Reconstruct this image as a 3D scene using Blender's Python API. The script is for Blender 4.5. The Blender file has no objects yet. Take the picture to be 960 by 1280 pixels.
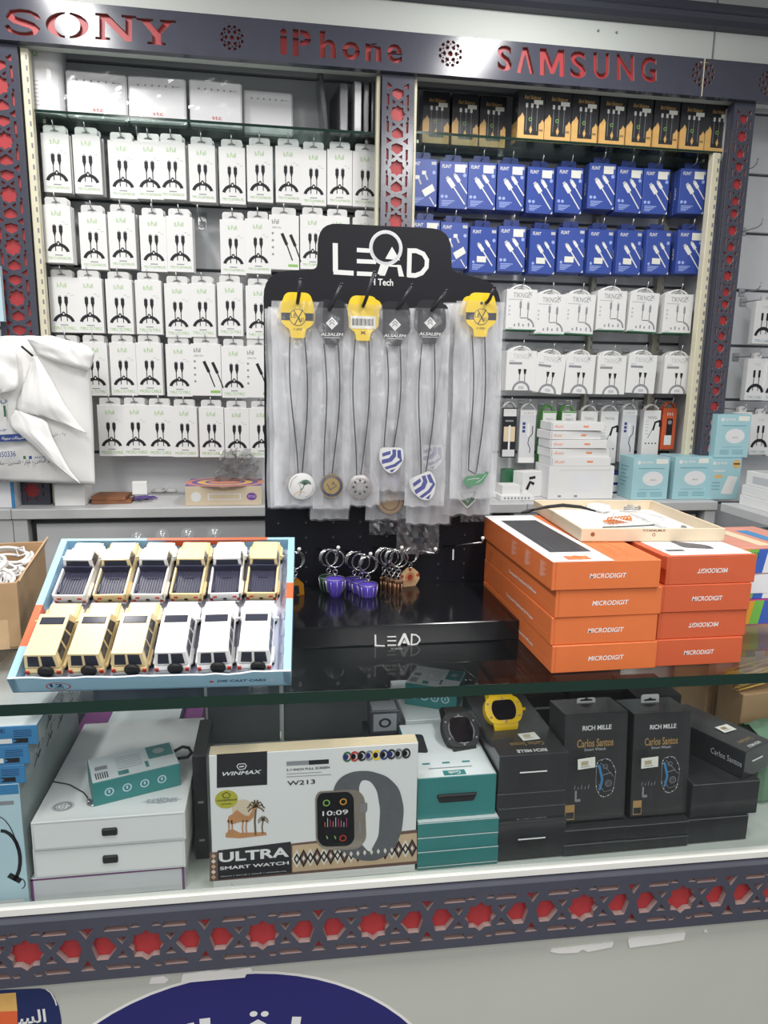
import bpy, math, random
from mathutils import Vector, Matrix, noise
from mathutils.geometry import delaunay_2d_cdt
random.seed(7)
PI = math.pi
C = bpy.context.scene.collection
R_ = math.radians

# ------------------------------------------------------------ camera numbers
FPX = 885.0
ax = Vector((5870, -75, 885)).normalized()
zd = Vector((-70, 4630, 885)); zd = (zd - ax * zd.dot(ax)).normalized()
ay = ax.cross(zd)
ZC = 1.5
def ray(px, py):
    c = Vector((px - 480, py - 640, FPX))
    return Vector((ax.dot(c), ay.dot(c), -zd.dot(c)))
def AY(px, py, Y):
    d = ray(px, py); t = Y / d.y
    return Vector((d.x * t, Y, ZC + d.z * t))
def AZ(px, py, z):
    d = ray(px, py); t = (z - ZC) / d.z
    return Vector((d.x * t, d.y * t, z))

# ------------------------------------------------------------ materials
def lin(h):
    h = h.lstrip('#')
    r = []
    for i in (0, 2, 4):
        c = int(h[i:i + 2], 16) / 255
        r.append(c / 12.92 if c <= .04045 else ((c + .055) / 1.055) ** 2.4)
    return tuple(r) + (1,)
MATS = {}
TABLE = {
 # name: (hex, roughness, metallic, colour noise, noise scale)
 'cut_edge': ('94807c', .5, 0, .06, 20), 'panel': ('454753', .2, 0, .05, 30), 'panel_red': ('a93539', .45, 0, .06, 12), 'slat': ('d9dbdd', .55, 0, .03, 14),
 'groove': ('7d7f84', .6, 0, .02, 10), 'upper': ('cbd0ca', .6, 0, .02, 5), 'cream_rail': ('d8d2b8', .4, 0, .04, 20), 'rail_metal': ('a9a79a', .35, .6, .04, 20),
 'moulding': ('3f414c', .35, 0, .03, 10), 'ceiling': ('e6e2e0', .7, 0, .02, 4), 'floor': ('5f5d5a', .4, 0, .05, 6),
 'counter_grey': ('c0c1c1', .5, 0, .06, 9), 'counter_edge': ('b6b7b6', .5, 0, .06, 14), 'counter_dark': ('989a9b', .6, 0, .05, 9),
 'front_panel': ('bdbfb6', .45, 0, .04, 3), 'sill': ('e2e2da', .35, 0, .03, 10), 'case_floor': ('c9d0c8', .3, 0, .03, 6), 'case_back': ('575a5f', .5, 0, .05, 8),
 'white': ('e3e3e1', .45, 0, .01, 10), 'white_gloss': ('e4e4e5', .18, 0, .01, 10), 'offwhite': ('e2e2e4', .4, 0, .02, 10), 'greywhite': ('cfd0d2', .45, 0, .03, 12), 'white_top': ('d7dcdc', .4, 0, .02, 12),
 'tab': ('d6d6d4', .25, 0, .02, 10), 'black_print': ('26262b', .5, 0, .02, 20), 'grey_print': ('8d8f93', .5, 0, .02, 20), 'lightgrey_print': ('bfc1c3', .5, 0, .02, 20),
 'green_print': ('88b95c', .5, 0, .03, 20), 'darkgreen': ('2f6b48', .5, 0, .04, 20), 'blue_box': ('3a519f', .38, 0, .04, 16), 'navy': ('2a3a74', .4, 0, .04, 16), 'blue_pale': ('9fb0e6', .5, 0, .02, 16),
 'black_box': ('2a2b2f', .3, 0, .06, 14), 'black_lit': ('303032', .32, 0, .08, 14), 'black': ('1d1e22', .35, 0, .05, 12), 'black_gloss': ('16171b', .14, 0, .03, 12), 'black_board': ('17181f', .45, 0, .06, 16), 'black_rubber': ('1b1b1d', .6, 0, .05, 30),
 'gold': ('e0b268', .45, 0, .08, 30), 'gold_text': ('b8935a', .4, .2, .04, 30), 'yellow_card': ('f0cd1c', .4, 0, .03, 20), 'yellow_plastic': ('e0b816', .25, 0, .04, 20),
 'orange': ('d4703c', .42, 0, .05, 14), 'orange_red': ('c65c38', .42, 0, .05, 14), 'orange_edge': ('b84f20', .5, 0, .05, 14), 'orange_light': ('ee8a50', .5, 0, .02, 14),
 'keyboard': ('54545a', .5, 0, .15, 60), 'teal': ('367f7d', .35, 0, .06, 14), 'teal_dark': ('1f6f6c', .4, 0, .05, 14), 'cyan_box': ('a4ccd2', .42, 0, .04, 14), 'cyan_side': ('9ac4cb', .42, 0, .04, 14), 'cyan_dark': ('6aa3ad', .5, 0, .04, 14),
 'beige': ('d9c7a6', .5, 0, .04, 20), 'beige_light': ('d6c5aa', .5, 0, .04, 20), 'cardboard': ('b08f6a', .7, 0, .1, 18), 'cardboard_in': ('c7a680', .7, 0, .08, 18), 'leather': ('8a5a3c', .5, 0, .12, 20), 'purple': ('6d5aa0', .45, 0, .06, 20), 'purple_edge': ('7d4a7a', .45, 0, .06, 20),
 'tray_blue': ('9cc8de', .4, 0, .03, 12), 'tray_orange': ('e0663a', .4, 0, .04, 12), 'insert': ('d9d9ea', .4, 0, .03, 25), 'car_white': ('f2f2f2', .2, 0, .01, 10), 'car_cream': ('ecd8a6', .25, 0, .02, 10), 'car_glass': ('3a3d48', .15, 0, .05, 20), 'bed_liner': ('3a3a4e', .4, 0, .06, 40),
 'chrome': ('c9c9c9', .15, 1, .03, 30), 'steel': ('b5b6b8', .3, .8, .04, 30), 'bronze': ('8b6a52', .3, .8, .08, 40), 'dark_hook': ('34353a', .35, .4, .05, 30),
 'purple_glass': ('5a46b8', .12, 0, .08, 30), 'green_dark_glass': ('20402f', .15, .2, .1, 30), 'orange_gold': ('c98a2a', .25, .5, .08, 30), 'flower_beige': ('d9b88c', .4, .1, .12, 60), 'flower_red': ('a8452c', .4, 0, .05, 60),
 'shield_blue': ('26348c', .35, 0, .04, 20), 'map_green': ('3f8a5b', .35, 0, .08, 40), 'coin_gold': ('b79a4a', .3, .5, .06, 40), 'coin_blue': ('23284e', .35, 0, .05, 20), 'brown_ring': ('7a4a3c', .4, .2, .06, 30), 'lace': ('b8b3b0', .35, .5, .15, 120),
 'lightblue_box': ('b9d3dc', .4, 0, .03, 12), 'box_blue': ('3d7fb0', .4, 0, .05, 16), 'side_grey': ('9ea9a8', .45, 0, .06, 16), 'watch_grey': ('5c5d62', .55, 0, .08, 80), 'watch_case': ('a49b90', .25, .6, .05, 30), 'olive': ('b5b13a', .45, 0, .05, 30), 'camel': ('c08a5c', .5, 0, .06, 40), 'palm': ('6e5a3a', .5, 0, .06, 40), 'pattern_brown': ('6b5048', .5, 0, .06, 40), 'pattern_tan': ('c7ad8c', .5, 0, .06, 40), 'pattern_white': ('e0d8cc', .5, 0, .04, 40),
 'sticker': ('e6e6dc', .45, 0, .02, 20), 'sticker_blue': ('25256a', .4, 0, .03, 8), 'sticker_navy': ('1f2c5c', .35, 0, .03, 8), 'paint_white': ('e8e6e2', .6, 0, .03, 12), 'bag_cloth': ('f0efec', .55, 0, .02, 10), 'bag_blue': ('28407c', .5, 0, .03, 14), 'pink': ('c2478a', .4, 0, .08, 20), 'rainbow_green': ('77b84c', .4, 0, .06, 20), 'rainbow_yellow': ('dfa030', .4, 0, .06, 20), 'rainbow_purple': ('7a4fa0', .4, 0, .08, 20), 'rainbow_blue': ('3f62b8', .4, 0, .05, 20),
 'salmon': ('c98a78', .5, 0, .08, 20), 'cord_black': ('17171b', .5, 0, .04, 40), 'case_dark': ('3b3d46', .3, 0, .08, 30), 'case_light': ('d5d6d8', .3, 0, .04, 30), 'screen': ('0e0f16', .12, 0, .03, 20), 'red_print': ('c0392b', .5, 0, .03, 20), 'green_box': ('4fa03c', .4, 0, .05, 16), 'coil_orange': ('e08a50', .5, 0, .05, 30), 'straw': ('c9a24a', .6, 0, .12, 60), 'green_cloth': ('6f8f74', .6, 0, .1, 20), 'glass_edge': ('183028', .12, 0, .05, 8),
}
def M(n):
    if n in MATS: return MATS[n]
    m = bpy.data.materials.new(n); m.use_nodes = True
    nt = m.node_tree; N = nt.nodes; L = nt.links
    if n in GLASSY:
        N.clear()
        col, op, f0, rough, diff = GLASSY[n]
        out = N.new('ShaderNodeOutputMaterial')
        tr = N.new('ShaderNodeBsdfTransparent'); tr.inputs[0].default_value = lin(col)
        gl = N.new('ShaderNodeBsdfGlossy'); gl.inputs['Roughness'].default_value = rough
        lw = N.new('ShaderNodeLayerWeight'); lw.inputs['Blend'].default_value = .5
        pw = N.new('ShaderNodeMath'); pw.operation = 'POWER'; L.new(lw.outputs['Facing'], pw.inputs[0]); pw.inputs[1].default_value = 5
        ma = N.new('ShaderNodeMath'); ma.operation = 'MULTIPLY_ADD'; L.new(pw.outputs[0], ma.inputs[0]); ma.inputs[1].default_value = 1 - f0; ma.inputs[2].default_value = f0
        mx = N.new('ShaderNodeMixShader'); L.new(ma.outputs[0], mx.inputs[0])
        base = tr
        if op > 0:
            df = N.new('ShaderNodeBsdfDiffuse'); df.inputs[0].default_value = lin(diff)
            tc = N.new('ShaderNodeTexCoord'); nz = N.new('ShaderNodeTexNoise'); nz.inputs['Scale'].default_value = 22; nz.inputs['Detail'].default_value = 4; mpg = N.new('ShaderNodeMapping'); mpg.inputs['Scale'].default_value = (1.6, 1, .45); L.new(tc.outputs['Object'], mpg.inputs[0]); L.new(mpg.outputs[0], nz.inputs['Vector'])
            mr = N.new('ShaderNodeMapRange'); mr.inputs[1].default_value = .35; mr.inputs[2].default_value = .7; mr.inputs[3].default_value = op * .6; mr.inputs[4].default_value = op * 1.4
            L.new(nz.outputs[0], mr.inputs[0])
            m2 = N.new('ShaderNodeMixShader'); L.new(mr.outputs[0], m2.inputs[0]); L.new(tr.outputs[0], m2.inputs[1]); L.new(df.outputs[0], m2.inputs[2]); base = m2
        L.new(base.outputs[0], mx.inputs[1]); L.new(gl.outputs[0], mx.inputs[2]); L.new(mx.outputs[0], out.inputs[0])
        MATS[n] = m; return m
    hx, ro, me, nv, ns = TABLE[n]
    b = N['Principled BSDF']; c = lin(hx)
    b.inputs['Roughness'].default_value = ro; b.inputs['Metallic'].default_value = me
    if n in ('car_glass', 'screen', 'black_board', 'black_print', 'black_box', 'black_lit'): b.inputs['Specular IOR Level'].default_value = .25
    tc = N.new('ShaderNodeTexCoord'); nz = N.new('ShaderNodeTexNoise'); nz.inputs['Scale'].default_value = ns; nz.inputs['Detail'].default_value = 3
    L.new(tc.outputs['Object'], nz.inputs['Vector'])
    mr = N.new('ShaderNodeMix'); mr.data_type = 'RGBA'
    mr.inputs[6].default_value = tuple(max(0, x * (1 - nv * 2)) for x in c[:3]) + (1,)
    mr.inputs[7].default_value = tuple(min(1, x * (1 + nv * 2)) for x in c[:3]) + (1,)
    L.new(nz.outputs[0], mr.inputs[0]); L.new(mr.outputs[2], b.inputs['Base Color'])
    MATS[n] = m; return m
GLASSY = {  # tint, veil, f0, roughness, veil colour
 'glass': ('f9fbfb', 0, .022, .02, 'ffffff'), 'shelf_glass': ('e6f1ed', 0, .06, .03, 'ffffff'), 'bag_film_front': ('fafafa', .07, .05, .16, 'f0f0f4'), 'bag_film_back': ('f6f6f6', .40, .05, .22, 'f4f6fa'), 'film_dark': ('dcdcdc', .14, .10, .18, 'c8c8d0'), 'wrap': ('ffffff', .012, .03, .1, 'ffffff'), 'clear_plastic': ('f2f4f4', .10, .10, .1, 'ffffff'),
}

# ------------------------------------------------------------ 2D text
_TX = {}
def text2d(s, bold=0.0, shear=0.0):
    k = (s, bold, shear)
    if k in _TX: return _TX[k]
    cu = bpy.data.curves.new('t', 'FONT'); cu.body = s; cu.resolution_u = 3; cu.offset = bold; cu.shear = shear
    ob = bpy.data.objects.new('t', cu); C.objects.link(ob)
    me = bpy.data.meshes.new_from_object(ob)
    vs = [(v.co.x, v.co.y) for v in me.vertices]; fs = [tuple(p.vertices) for p in me.polygons]
    bpy.data.objects.remove(ob); bpy.data.curves.remove(cu); bpy.data.meshes.remove(me)
    if not vs: vs = [(0, 0), (1, 0), (1, 1)]; fs = []
    # weld duplicate points
    mp = {}; nv = []; idx = []
    for v in vs:
        q = (round(v[0], 5), round(v[1], 5))
        if q not in mp: mp[q] = len(nv); nv.append(v)
        idx.append(mp[q])
    fs = [tuple(idx[i] for i in f) for f in fs]; fs = [f for f in fs if len(set(f)) == len(f)]
    x0 = min(v[0] for v in nv); x1 = max(v[0] for v in nv); y0 = min(v[1] for v in nv); y1 = max(v[1] for v in nv)
    nv = [((v[0] - x0) / max(1e-6, x1 - x0), (v[1] - y0) / max(1e-6, y1 - y0)) for v in nv]
    _TX[k] = (nv, fs, (x1 - x0) / max(1e-6, y1 - y0)); return _TX[k]
def text_loops(s, bold=0.0):
    nv, fs, asp = text2d(s, bold)
    cnt = {}
    for f in fs:
        for i in range(len(f)):
            a, b = f[i], f[(i + 1) % len(f)]
            cnt[(a, b)] = 1
    bd = {}
    for (a, b) in cnt:
        if (b, a) not in cnt: bd[a] = b
    loops = []; seen = set()
    for a in list(bd):
        if a in seen: continue
        lp = []; c = a
        while c not in seen and c in bd:
            seen.add(c); lp.append(nv[c]); c = bd[c]
        if len(lp) > 2: loops.append(lp)
    return loops

# ------------------------------------------------------------ mesh builder
class Fr:  # a 2D frame on a face
    def __init__(s, o, u, v):
        s.o = Vector(o); s.u = Vector(u).normalized(); s.v = Vector(v).normalized(); s.n = s.u.cross(s.v).normalized()
    def at(s, x, y, lv=0): return s.o + s.u * x + s.v * y + s.n * lv
EPS = .00035
class MB:
    def __init__(s): s.v = []; s.f = []; s.m = []; s.s = []; s.mats = []
    def mi(s, n):
        if n not in s.mats: s.mats.append(n)
        return s.mats.index(n)
    def add(s, vs, fs, mat, sm=False):
        b = len(s.v); s.v += [tuple(v) for v in vs]; k = s.mi(mat)
        for f in fs: s.f.append(tuple(i + b for i in f)); s.m.append(k); s.s.append(sm)
        return s
    def box(s, c, d, mat, b=0, R=None):
        c = Vector(c); hx, hy, hz = d[0] / 2, d[1] / 2, d[2] / 2
        if b <= 0:
            vs = [Vector((x, y, z)) for x in (-hx, hx) for y in (-hy, hy) for z in (-hz, hz)]
            fs = [(0, 1, 3, 2), (4, 6, 7, 5), (0, 4, 5, 1), (2, 3, 7, 6), (0, 2, 6, 4), (1, 5, 7, 3)]
        else:
            b = min(b, hx * .9, hy * .9, hz * .9); vs = []; ix = {}
            for sx in (-1, 1):
                for sy in (-1, 1):
                    for sz in (-1, 1):
                        for a in range(3):
                            p = [sx * hx, sy * hy, sz * hz]
                            for q in range(3):
                                if q != a: p[q] -= (sx, sy, sz)[q] * b
                            ix[(sx, sy, sz, a)] = len(vs); vs.append(Vector(p))
            fs = []
            for a in range(3):
                o1, o2 = [q for q in range(3) if q != a]
                for sg in (-1, 1):
                    q4 = []
                    for (s1, s2) in ((-1, -1), (1, -1), (1, 1), (-1, 1)):
                        k = [0, 0, 0]; k[a] = sg; k[o1] = s1; k[o2] = s2; q4.append(ix[(*k, a)])
                    fs.append(tuple(q4))
            for a in range(3):
                o1, o2 = [q for q in range(3) if q != a]
                for s1 in (-1, 1):
                    for s2 in (-1, 1):
                        k0 = [0, 0, 0]; k1 = [0, 0, 0]
                        k0[a] = -1; k1[a] = 1; k0[o1] = k1[o1] = s1; k0[o2] = k1[o2] = s2
                        fs.append((ix[(*k0, o1)], ix[(*k1, o1)], ix[(*k1, o2)], ix[(*k0, o2)]))
            for sx in (-1, 1):
                for sy in (-1, 1):
                    for sz in (-1, 1): fs.append(tuple(ix[(sx, sy, sz, a)] for a in range(3)))
        if R is not None: vs = [R @ v for v in vs]
        return s.add([v + c for v in vs], fs, mat)
    def poly(s, F, pts, mat, lv=1):
        return s.add([F.at(x, y, lv * EPS) for x, y in pts], [tuple(range(len(pts)))], mat)
    def rect(s, F, x0, y0, x1, y1, mat, lv=1): return s.poly(F, [(x0, y0), (x1, y0), (x1, y1), (x0, y1)], mat, lv)
    def disc(s, F, cx, cy, rx, mat, lv=1, ry=None, n=20, a0=0, a1=2 * PI):
        ry = ry or rx
        return s.poly(F, [(cx + rx * math.cos(a0 + (a1 - a0) * i / n), cy + ry * math.sin(a0 + (a1 - a0) * i / n)) for i in range(n if a1 - a0 > 6.28 else n + 1)], mat, lv)
    def ring(s, F, cx, cy, r0, r1, mat, lv=1, n=24, a0=0, a1=2 * PI, k=1.0):
        vs = []; fs = []
        for i in range(n + 1):
            a = a0 + (a1 - a0) * i / n
            for r in (r0, r1): vs.append(F.at(cx + r * math.cos(a), cy + r * k * math.sin(a), lv * EPS))
        for i in range(n): fs.append((2 * i, 2 * i + 1, 2 * i + 3, 2 * i + 2))
        return s.add(vs, fs, mat)
    def line(s, F, pts, w, mat, lv=1):
        P = [Vector(p) for p in pts]; vs = []; fs = []
        for i, p in enumerate(P):
            d = (P[min(i + 1, len(P) - 1)] - P[max(i - 1, 0)]).normalized(); q = Vector((-d.y, d.x)) * w / 2
            vs += [F.at(p.x + q.x, p.y + q.y, lv * EPS), F.at(p.x - q.x, p.y - q.y, lv * EPS)]
        for i in range(len(P) - 1): fs.append((2 * i, 2 * i + 1, 2 * i + 3, 2 * i + 2))
        return s.add(vs, fs, mat)
    def text(s, F, t, x0, y0, x1, y1, mat, lv=2, bold=0.0, shear=0.0, rot=False):
        nv, fs, asp = text2d(t, bold, shear)
        if rot: nv = [(1 - x, 1 - y) for x, y in nv]
        return s.add([F.at(x0 + (x1 - x0) * x, y0 + (y1 - y0) * y, lv * EPS) for x, y in nv], fs, mat)
    def prism(s, F, pts, d, mat, side=None):  # front at F plane, depth d behind
        n = len(pts); vs = [F.at(x, y, 0) for x, y in pts] + [F.at(x, y, -d) for x, y in pts]
        s.add(vs, [tuple(range(n)), tuple(range(2 * n - 1, n - 1, -1))], mat)
        s.add(vs, [(i, n + i, n + (i + 1) % n, (i + 1) % n) for i in range(n)], side or mat)
        return s
    def tube(s, path, r, mat, n=8, closed=False):
        P = [Vector(p) for p in path]; m = len(P); vs = []; fs = []
        up = None
        for i in range(m):
            if closed: d = (P[(i + 1) % m] - P[i - 1]).normalized()
            else: d = (P[min(i + 1, m - 1)] - P[max(i - 1, 0)]).normalized()
            if up is None:
                up = d.orthogonal().normalized()
            up = (up - d * up.dot(d))
            up = up.normalized() if up.length > 1e-6 else d.orthogonal().normalized()
            w = d.cross(up); rr = r[i] if isinstance(r, (list, tuple)) else r
            for k in range(n):
                a = 2 * PI * k / n; vs.append(P[i] + (up * math.cos(a) + w * math.sin(a)) * rr)
        for i in range(m if closed else m - 1):
            for k in range(n):
                a = i * n; b = ((i + 1) % m) * n
                fs.append((a + k, a + (k + 1) % n, b + (k + 1) % n, b + k))
        if not closed: fs += [tuple(range(n - 1, -1, -1)), tuple(range((m - 1) * n, m * n))]
        return s.add(vs, fs, mat, True)
    def torus(s, c, u, v, R, r, mat, n=20, k=6):
        c = Vector(c); u = Vector(u); v = Vector(v)
        return s.tube([c + u * R * math.cos(2 * PI * i / n) + v * R * math.sin(2 * PI * i / n) for i in range(n)], r, mat, k, True)
    def lathe(s, prof, mat, c=(0, 0, 0), n=20, axis='z'):
        vs = []; fs = []; c = Vector(c)
        for (r, z) in prof:
            for k in range(n):
                a = 2 * PI * k / n
                p = Vector((r * math.cos(a), r * math.sin(a), z))
                if axis == 'x': p = Vector((p.z, p.x, p.y))
                if axis == 'y': p = Vector((p.x, p.z, p.y))
                vs.append(c + p)
        for i in range(len(prof) - 1):
            for k in range(n): fs.append((i * n + k, i * n + (k + 1) % n, (i + 1) * n + (k + 1) % n, (i + 1) * n + k))
        s.add(vs, fs, mat, True)
        return s.add([vs[k] for k in range(n)] + [vs[(len(prof) - 1) * n + k] for k in range(n)], [tuple(range(n)), tuple(range(2 * n - 1, n - 1, -1))], mat)
    def build(s, name, parent=None, loc=None, rot=None):
        me = bpy.data.meshes.new(name); me.from_pydata(s.v, [], s.f)
        for n in s.mats: me.materials.append(M(n))
        me.polygons.foreach_set('material_index', s.m); me.polygons.foreach_set('use_smooth', s.s); me.update()
        o = bpy.data.objects.new(name, me); C.objects.link(o)
        if parent: o.parent = parent
        if loc is not None: o.location = loc
        if rot is not None: o.rotation_euler = rot
        return o
def tag(o, label, cat, group=None):
    o['label'] = label; o['category'] = cat
    if group: o['group'] = group
    return o
def struct(o): o['kind'] = 'structure'; return o
def empty(name, loc=(0, 0, 0), rot=(0, 0, 0)):
    o = bpy.data.objects.new(name, None); C.objects.link(o); o.location = loc; o.rotation_euler = rot; o.empty_display_size = .02; return o
def dup(o, loc=None, rot=None, label=None, group=None, parent=None):
    c = o.copy(); C.objects.link(c)
    if parent: c.parent = parent
    if loc is not None: c.location = loc
    if rot is not None: c.rotation_euler = rot
    if label: c['label'] = label
    if group: c['group'] = group
    for ch in list(o.children): dup(ch, parent=c)
    return c
PROTO = {}
def spawn(key, make, loc, rot, label, cat, group=None):
    if key not in PROTO: PROTO[key] = o = make(); o.location = loc; o.rotation_euler = rot
    else: o = dup(PROTO[key], loc, rot)
    return tag(o, label, cat, group)
ORD = 'first second third fourth fifth sixth seventh eighth ninth tenth eleventh twelfth thirteenth'.split()

class Bx:  # a carton: origin at the middle of its base, front towards -y
    def __init__(s, w, d, h, mat, side=None, top=None, b=.0008):
        s.w, s.d, s.h = w, d, h; s.mb = MB(); s.mb.box((0, 0, h / 2), (w, d, h), mat, b)
        s.F = Fr((-w / 2, -d / 2, 0), (1, 0, 0), (0, 0, 1)); s.T = Fr((-w / 2, -d / 2, h), (1, 0, 0), (0, 1, 0))
        s.L = Fr((-w / 2, d / 2, 0), (0, -1, 0), (0, 0, 1)); s.R = Fr((w / 2, -d / 2, 0), (0, 1, 0), (0, 0, 1))
        e = .001
        if side: s.mb.rect(s.L, e, e, d - e, h - e, side, .5); s.mb.rect(s.R, e, e, d - e, h - e, side, .5)
        if top: s.mb.rect(s.T, e, e, w - e, d - e, top, .5)
    def done(s, name, label, cat, loc, rz=0, group=None, rot=None):
        return tag(s.mb.build(name, None, loc, rot or (0, 0, rz)), label, cat, group)

def cut_panel(name, outer, holes, depth, mat, F, parent=None, edge='cut_edge'):
    """a flat board with real cut-outs; holes and outer are 2D loops in frame F (front at F, depth behind)"""
    loops = [outer] + holes; V = []; E = []
    for lp in loops:
        b0 = len(V); V += [Vector(p) for p in lp]; E += [(b0 + i, b0 + (i + 1) % len(lp)) for i in range(len(lp))]
    ov, oe, of, _, _, _ = delaunay_2d_cdt(V, E, [], 0, 1e-6)
    bb = [(min(p[0] for p in lp), max(p[0] for p in lp), min(p[1] for p in lp), max(p[1] for p in lp), lp) for lp in loops]
    def inside_(x, y):
        odd = False
        for x0, x1, y0, y1, lp in bb:
            if x < x0 or x > x1 or y < y0 or y > y1: continue
            j = len(lp) - 1; r = False
            for i in range(len(lp)):
                xi, yi = lp[i]; xj, yj = lp[j]
                if (yi > y) != (yj > y) and x < (xj - xi) * (y - yi) / (yj - yi) + xi: r = not r
                j = i
            odd ^= r
        return odd
    ts = []
    for f in of:
        cx = sum(ov[i].x for i in f) / len(f); cy = sum(ov[i].y for i in f) / len(f)
        if inside_(cx, cy): ts.append(tuple(f))
    n = len(ov); vs = [F.at(v.x, v.y, 0) for v in ov] + [F.at(v.x, v.y, -depth) for v in ov]
    fs = list(ts) + [tuple(i + n for i in reversed(f)) for f in ts]
    he = {}
    for f in ts:
        for i in range(len(f)): he[(f[i], f[(i + 1) % len(f)])] = 1
    X0, X1, Y0, Y1 = bb[0][:4]; on = lambda v: (abs(v.x - X0) < 1e-5, abs(v.x - X1) < 1e-5, abs(v.y - Y0) < 1e-5, abs(v.y - Y1) < 1e-5)
    rim = [any(p and q for p, q in zip(on(ov[a]), on(ov[b]))) for (a, b) in he if (b, a) not in he]
    nf = len(fs); fs += [(a, b, b + n, a + n) for (a, b) in he if (b, a) not in he]
    me = bpy.data.meshes.new(name); me.from_pydata([tuple(v) for v in vs], [], fs); me.materials.append(M(mat)); me.materials.append(M(edge))
    for p in me.polygons: p.material_index = 1 if p.index >= nf and not rim[p.index - nf] else 0
    o = bpy.data.objects.new(name, me); C.objects.link(o)
    if parent: o.parent = parent
    return o
def lattice_holes(length, H, W, phase, margin=.0):
    """star-and-hexagon fretwork, u along the strip, v across (centre 0)"""
    hs = []
    def keep(p): 
        if all(margin < x < length - margin for x, y in p): hs.append(p)
    k0 = int(-phase / W) - 2
    for k in range(k0, k0 + int(length / W) + 5):
        u = phase + k * W
        keep([(u + H * (.245 if i % 2 == 0 else .195) * math.cos(i * PI / 8 + PI / 8 * 0), H * (.245 if i % 2 == 0 else .195) * math.sin(i * PI / 8)) for i in range(16)])
        for sx, c in ((1, .368), (-1, .632)):
            cx = u + c * W
            keep([(cx + sx * a * W / 1.85, b * H) for a, b in ((-.225, .0), (-.075, .18), (.10, .18), (.17, .03), (.10, -.18), (-.075, -.18))])
        for sv in (1, -1):
            keep([(u + .5 * W - .1 * H, sv * .335 * H), (u + .5 * W + .1 * H, sv * .335 * H), (u + .5 * W, sv * .17 * H)])
            for c, sx in ((.245, 1), (.755, -1)):
                cx = u + c * W
                keep([(cx - .17 * H, sv * .27 * H), (cx + .15 * H * 1, sv * .27 * H), (cx + .17 * H, sv * .345 * H), (cx - .14 * H, sv * .345 * H)])
            for c in (.205, .795):
                cx = u + c * W
                keep([(cx - .075 * H, sv * .165 * H), (cx + .075 * H, sv * .165 * H), (cx, sv * .055 * H)])
            for c in (-.09, .09):
                cx = u + c * W
                keep([(cx - .065 * H, sv * .3 * H), (cx + .065 * H, sv * .3 * H), (cx + .035 * H, sv * .355 * H), (cx - .035 * H, sv * .355 * H)])
    return hs
def rounded(pts, r, n=6):
    """round the corners of a polygon; r is one radius or one per corner"""
    out = []; m = len(pts)
    for i in range(m):
        p = Vector(pts[i]); a = Vector(pts[i - 1]); b = Vector(pts[(i + 1) % m]); rr = r[i] if isinstance(r, (list, tuple)) else r
        if rr <= 0: out.append(tuple(p)); continue
        da = (a - p).normalized(); db = (b - p).normalized(); rr = min(rr, (a - p).length * .49, (b - p).length * .49)
        for k in range(n + 1):
            t = k / n; q = (p + da * rr) * (1 - t) ** 2 + p * 2 * t * (1 - t) + (p + db * rr) * t ** 2
            out.append((q.x, q.y))
    return out
# ============================================================ THE SETTING
YP = 2.40      # front plane of the fretwork pillars
YH = 2.38      # front plane of the header board
YW = 2.635      # slat wall
CZ = 1.075     # top of the low counter by the wall
mb = MB(); mb.box((.6, .6, -.05), (6, 6, .1), 'floor'); struct(mb.build('floor'))
mb = MB(); mb.box((.6, -.6, 2.80), (6, 7.1, .06), 'ceiling'); struct(mb.build('ceiling'))
# slat wall: boards with grooves between them
mb = MB(); mb.box((.6, YW + .04, 1.4), (4.6, .03, 2.8), 'groove')
z = .02
gz = [AY(940, y, YW).z for y in (500, 432, 365, 292, 217, 142)]
pitch = (gz[-1] - gz[0]) / 5
z = gz[0] - pitch * 10
while z < 2.9:
    mb.box((.6, YW + .012, z + pitch / 2), (4.6, .024, pitch - .010), 'slat', .002); z += pitch
struct(mb.build('wall_back'))
zt = AY(480, 37, YH).z + .0
mb = MB(); mb.box((.6, 2.44, (2.44 + 2.80) / 2), (4.6, .05, .36), 'upper'); w = struct(mb.build('wall_upper'))
p = AY(892, 55, 2.414); mb = MB(); mb.box((p.x, 2.414, 2.66), (.004, .004, .22), 'groove'); struct(mb.build('trim_1'))
for px in (748, 771):
    p = AY(px, 38 + (px - 748) * .1, 2.412); mb = MB(); mb.lathe([(.0035, 0), (.0035, .004), (.001, .006)], 'groove', n=8, axis='y'); o = mb.build('screw', None, (p.x, 2.411, p.z)); tag(o, ['small dark screw head on the pale wall above the header, nearer the pillar', 'small dark screw head on the pale wall, nearer the wall seam'][px > 750], 'screw', 'wall screws')
# dark rounded moulding under the ceiling
p0 = AY(602, 4, 2.36); p1 = AY(960, 31, 2.36)
mb = MB(); zb = (p0.z + p1.z) / 2
prof = [(0, 0), (-.03, .004), (-.044, .016), (-.05, .03), (-.044, .036), (-.05, .045), (-.05, .06), (-.03, .066), (0, .066)]
vs = []; fs = []
for X in (-1.7, 2.9):
    for (y, zz) in prof: vs.append((X, 2.415 + y, zb + zz))
n = len(prof)
for i in range(n): fs.append((i, (i + 1) % n, n + (i + 1) % n, n + i))
mb.add(vs, fs, 'moulding'); struct(mb.build('trim_2'))

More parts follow.
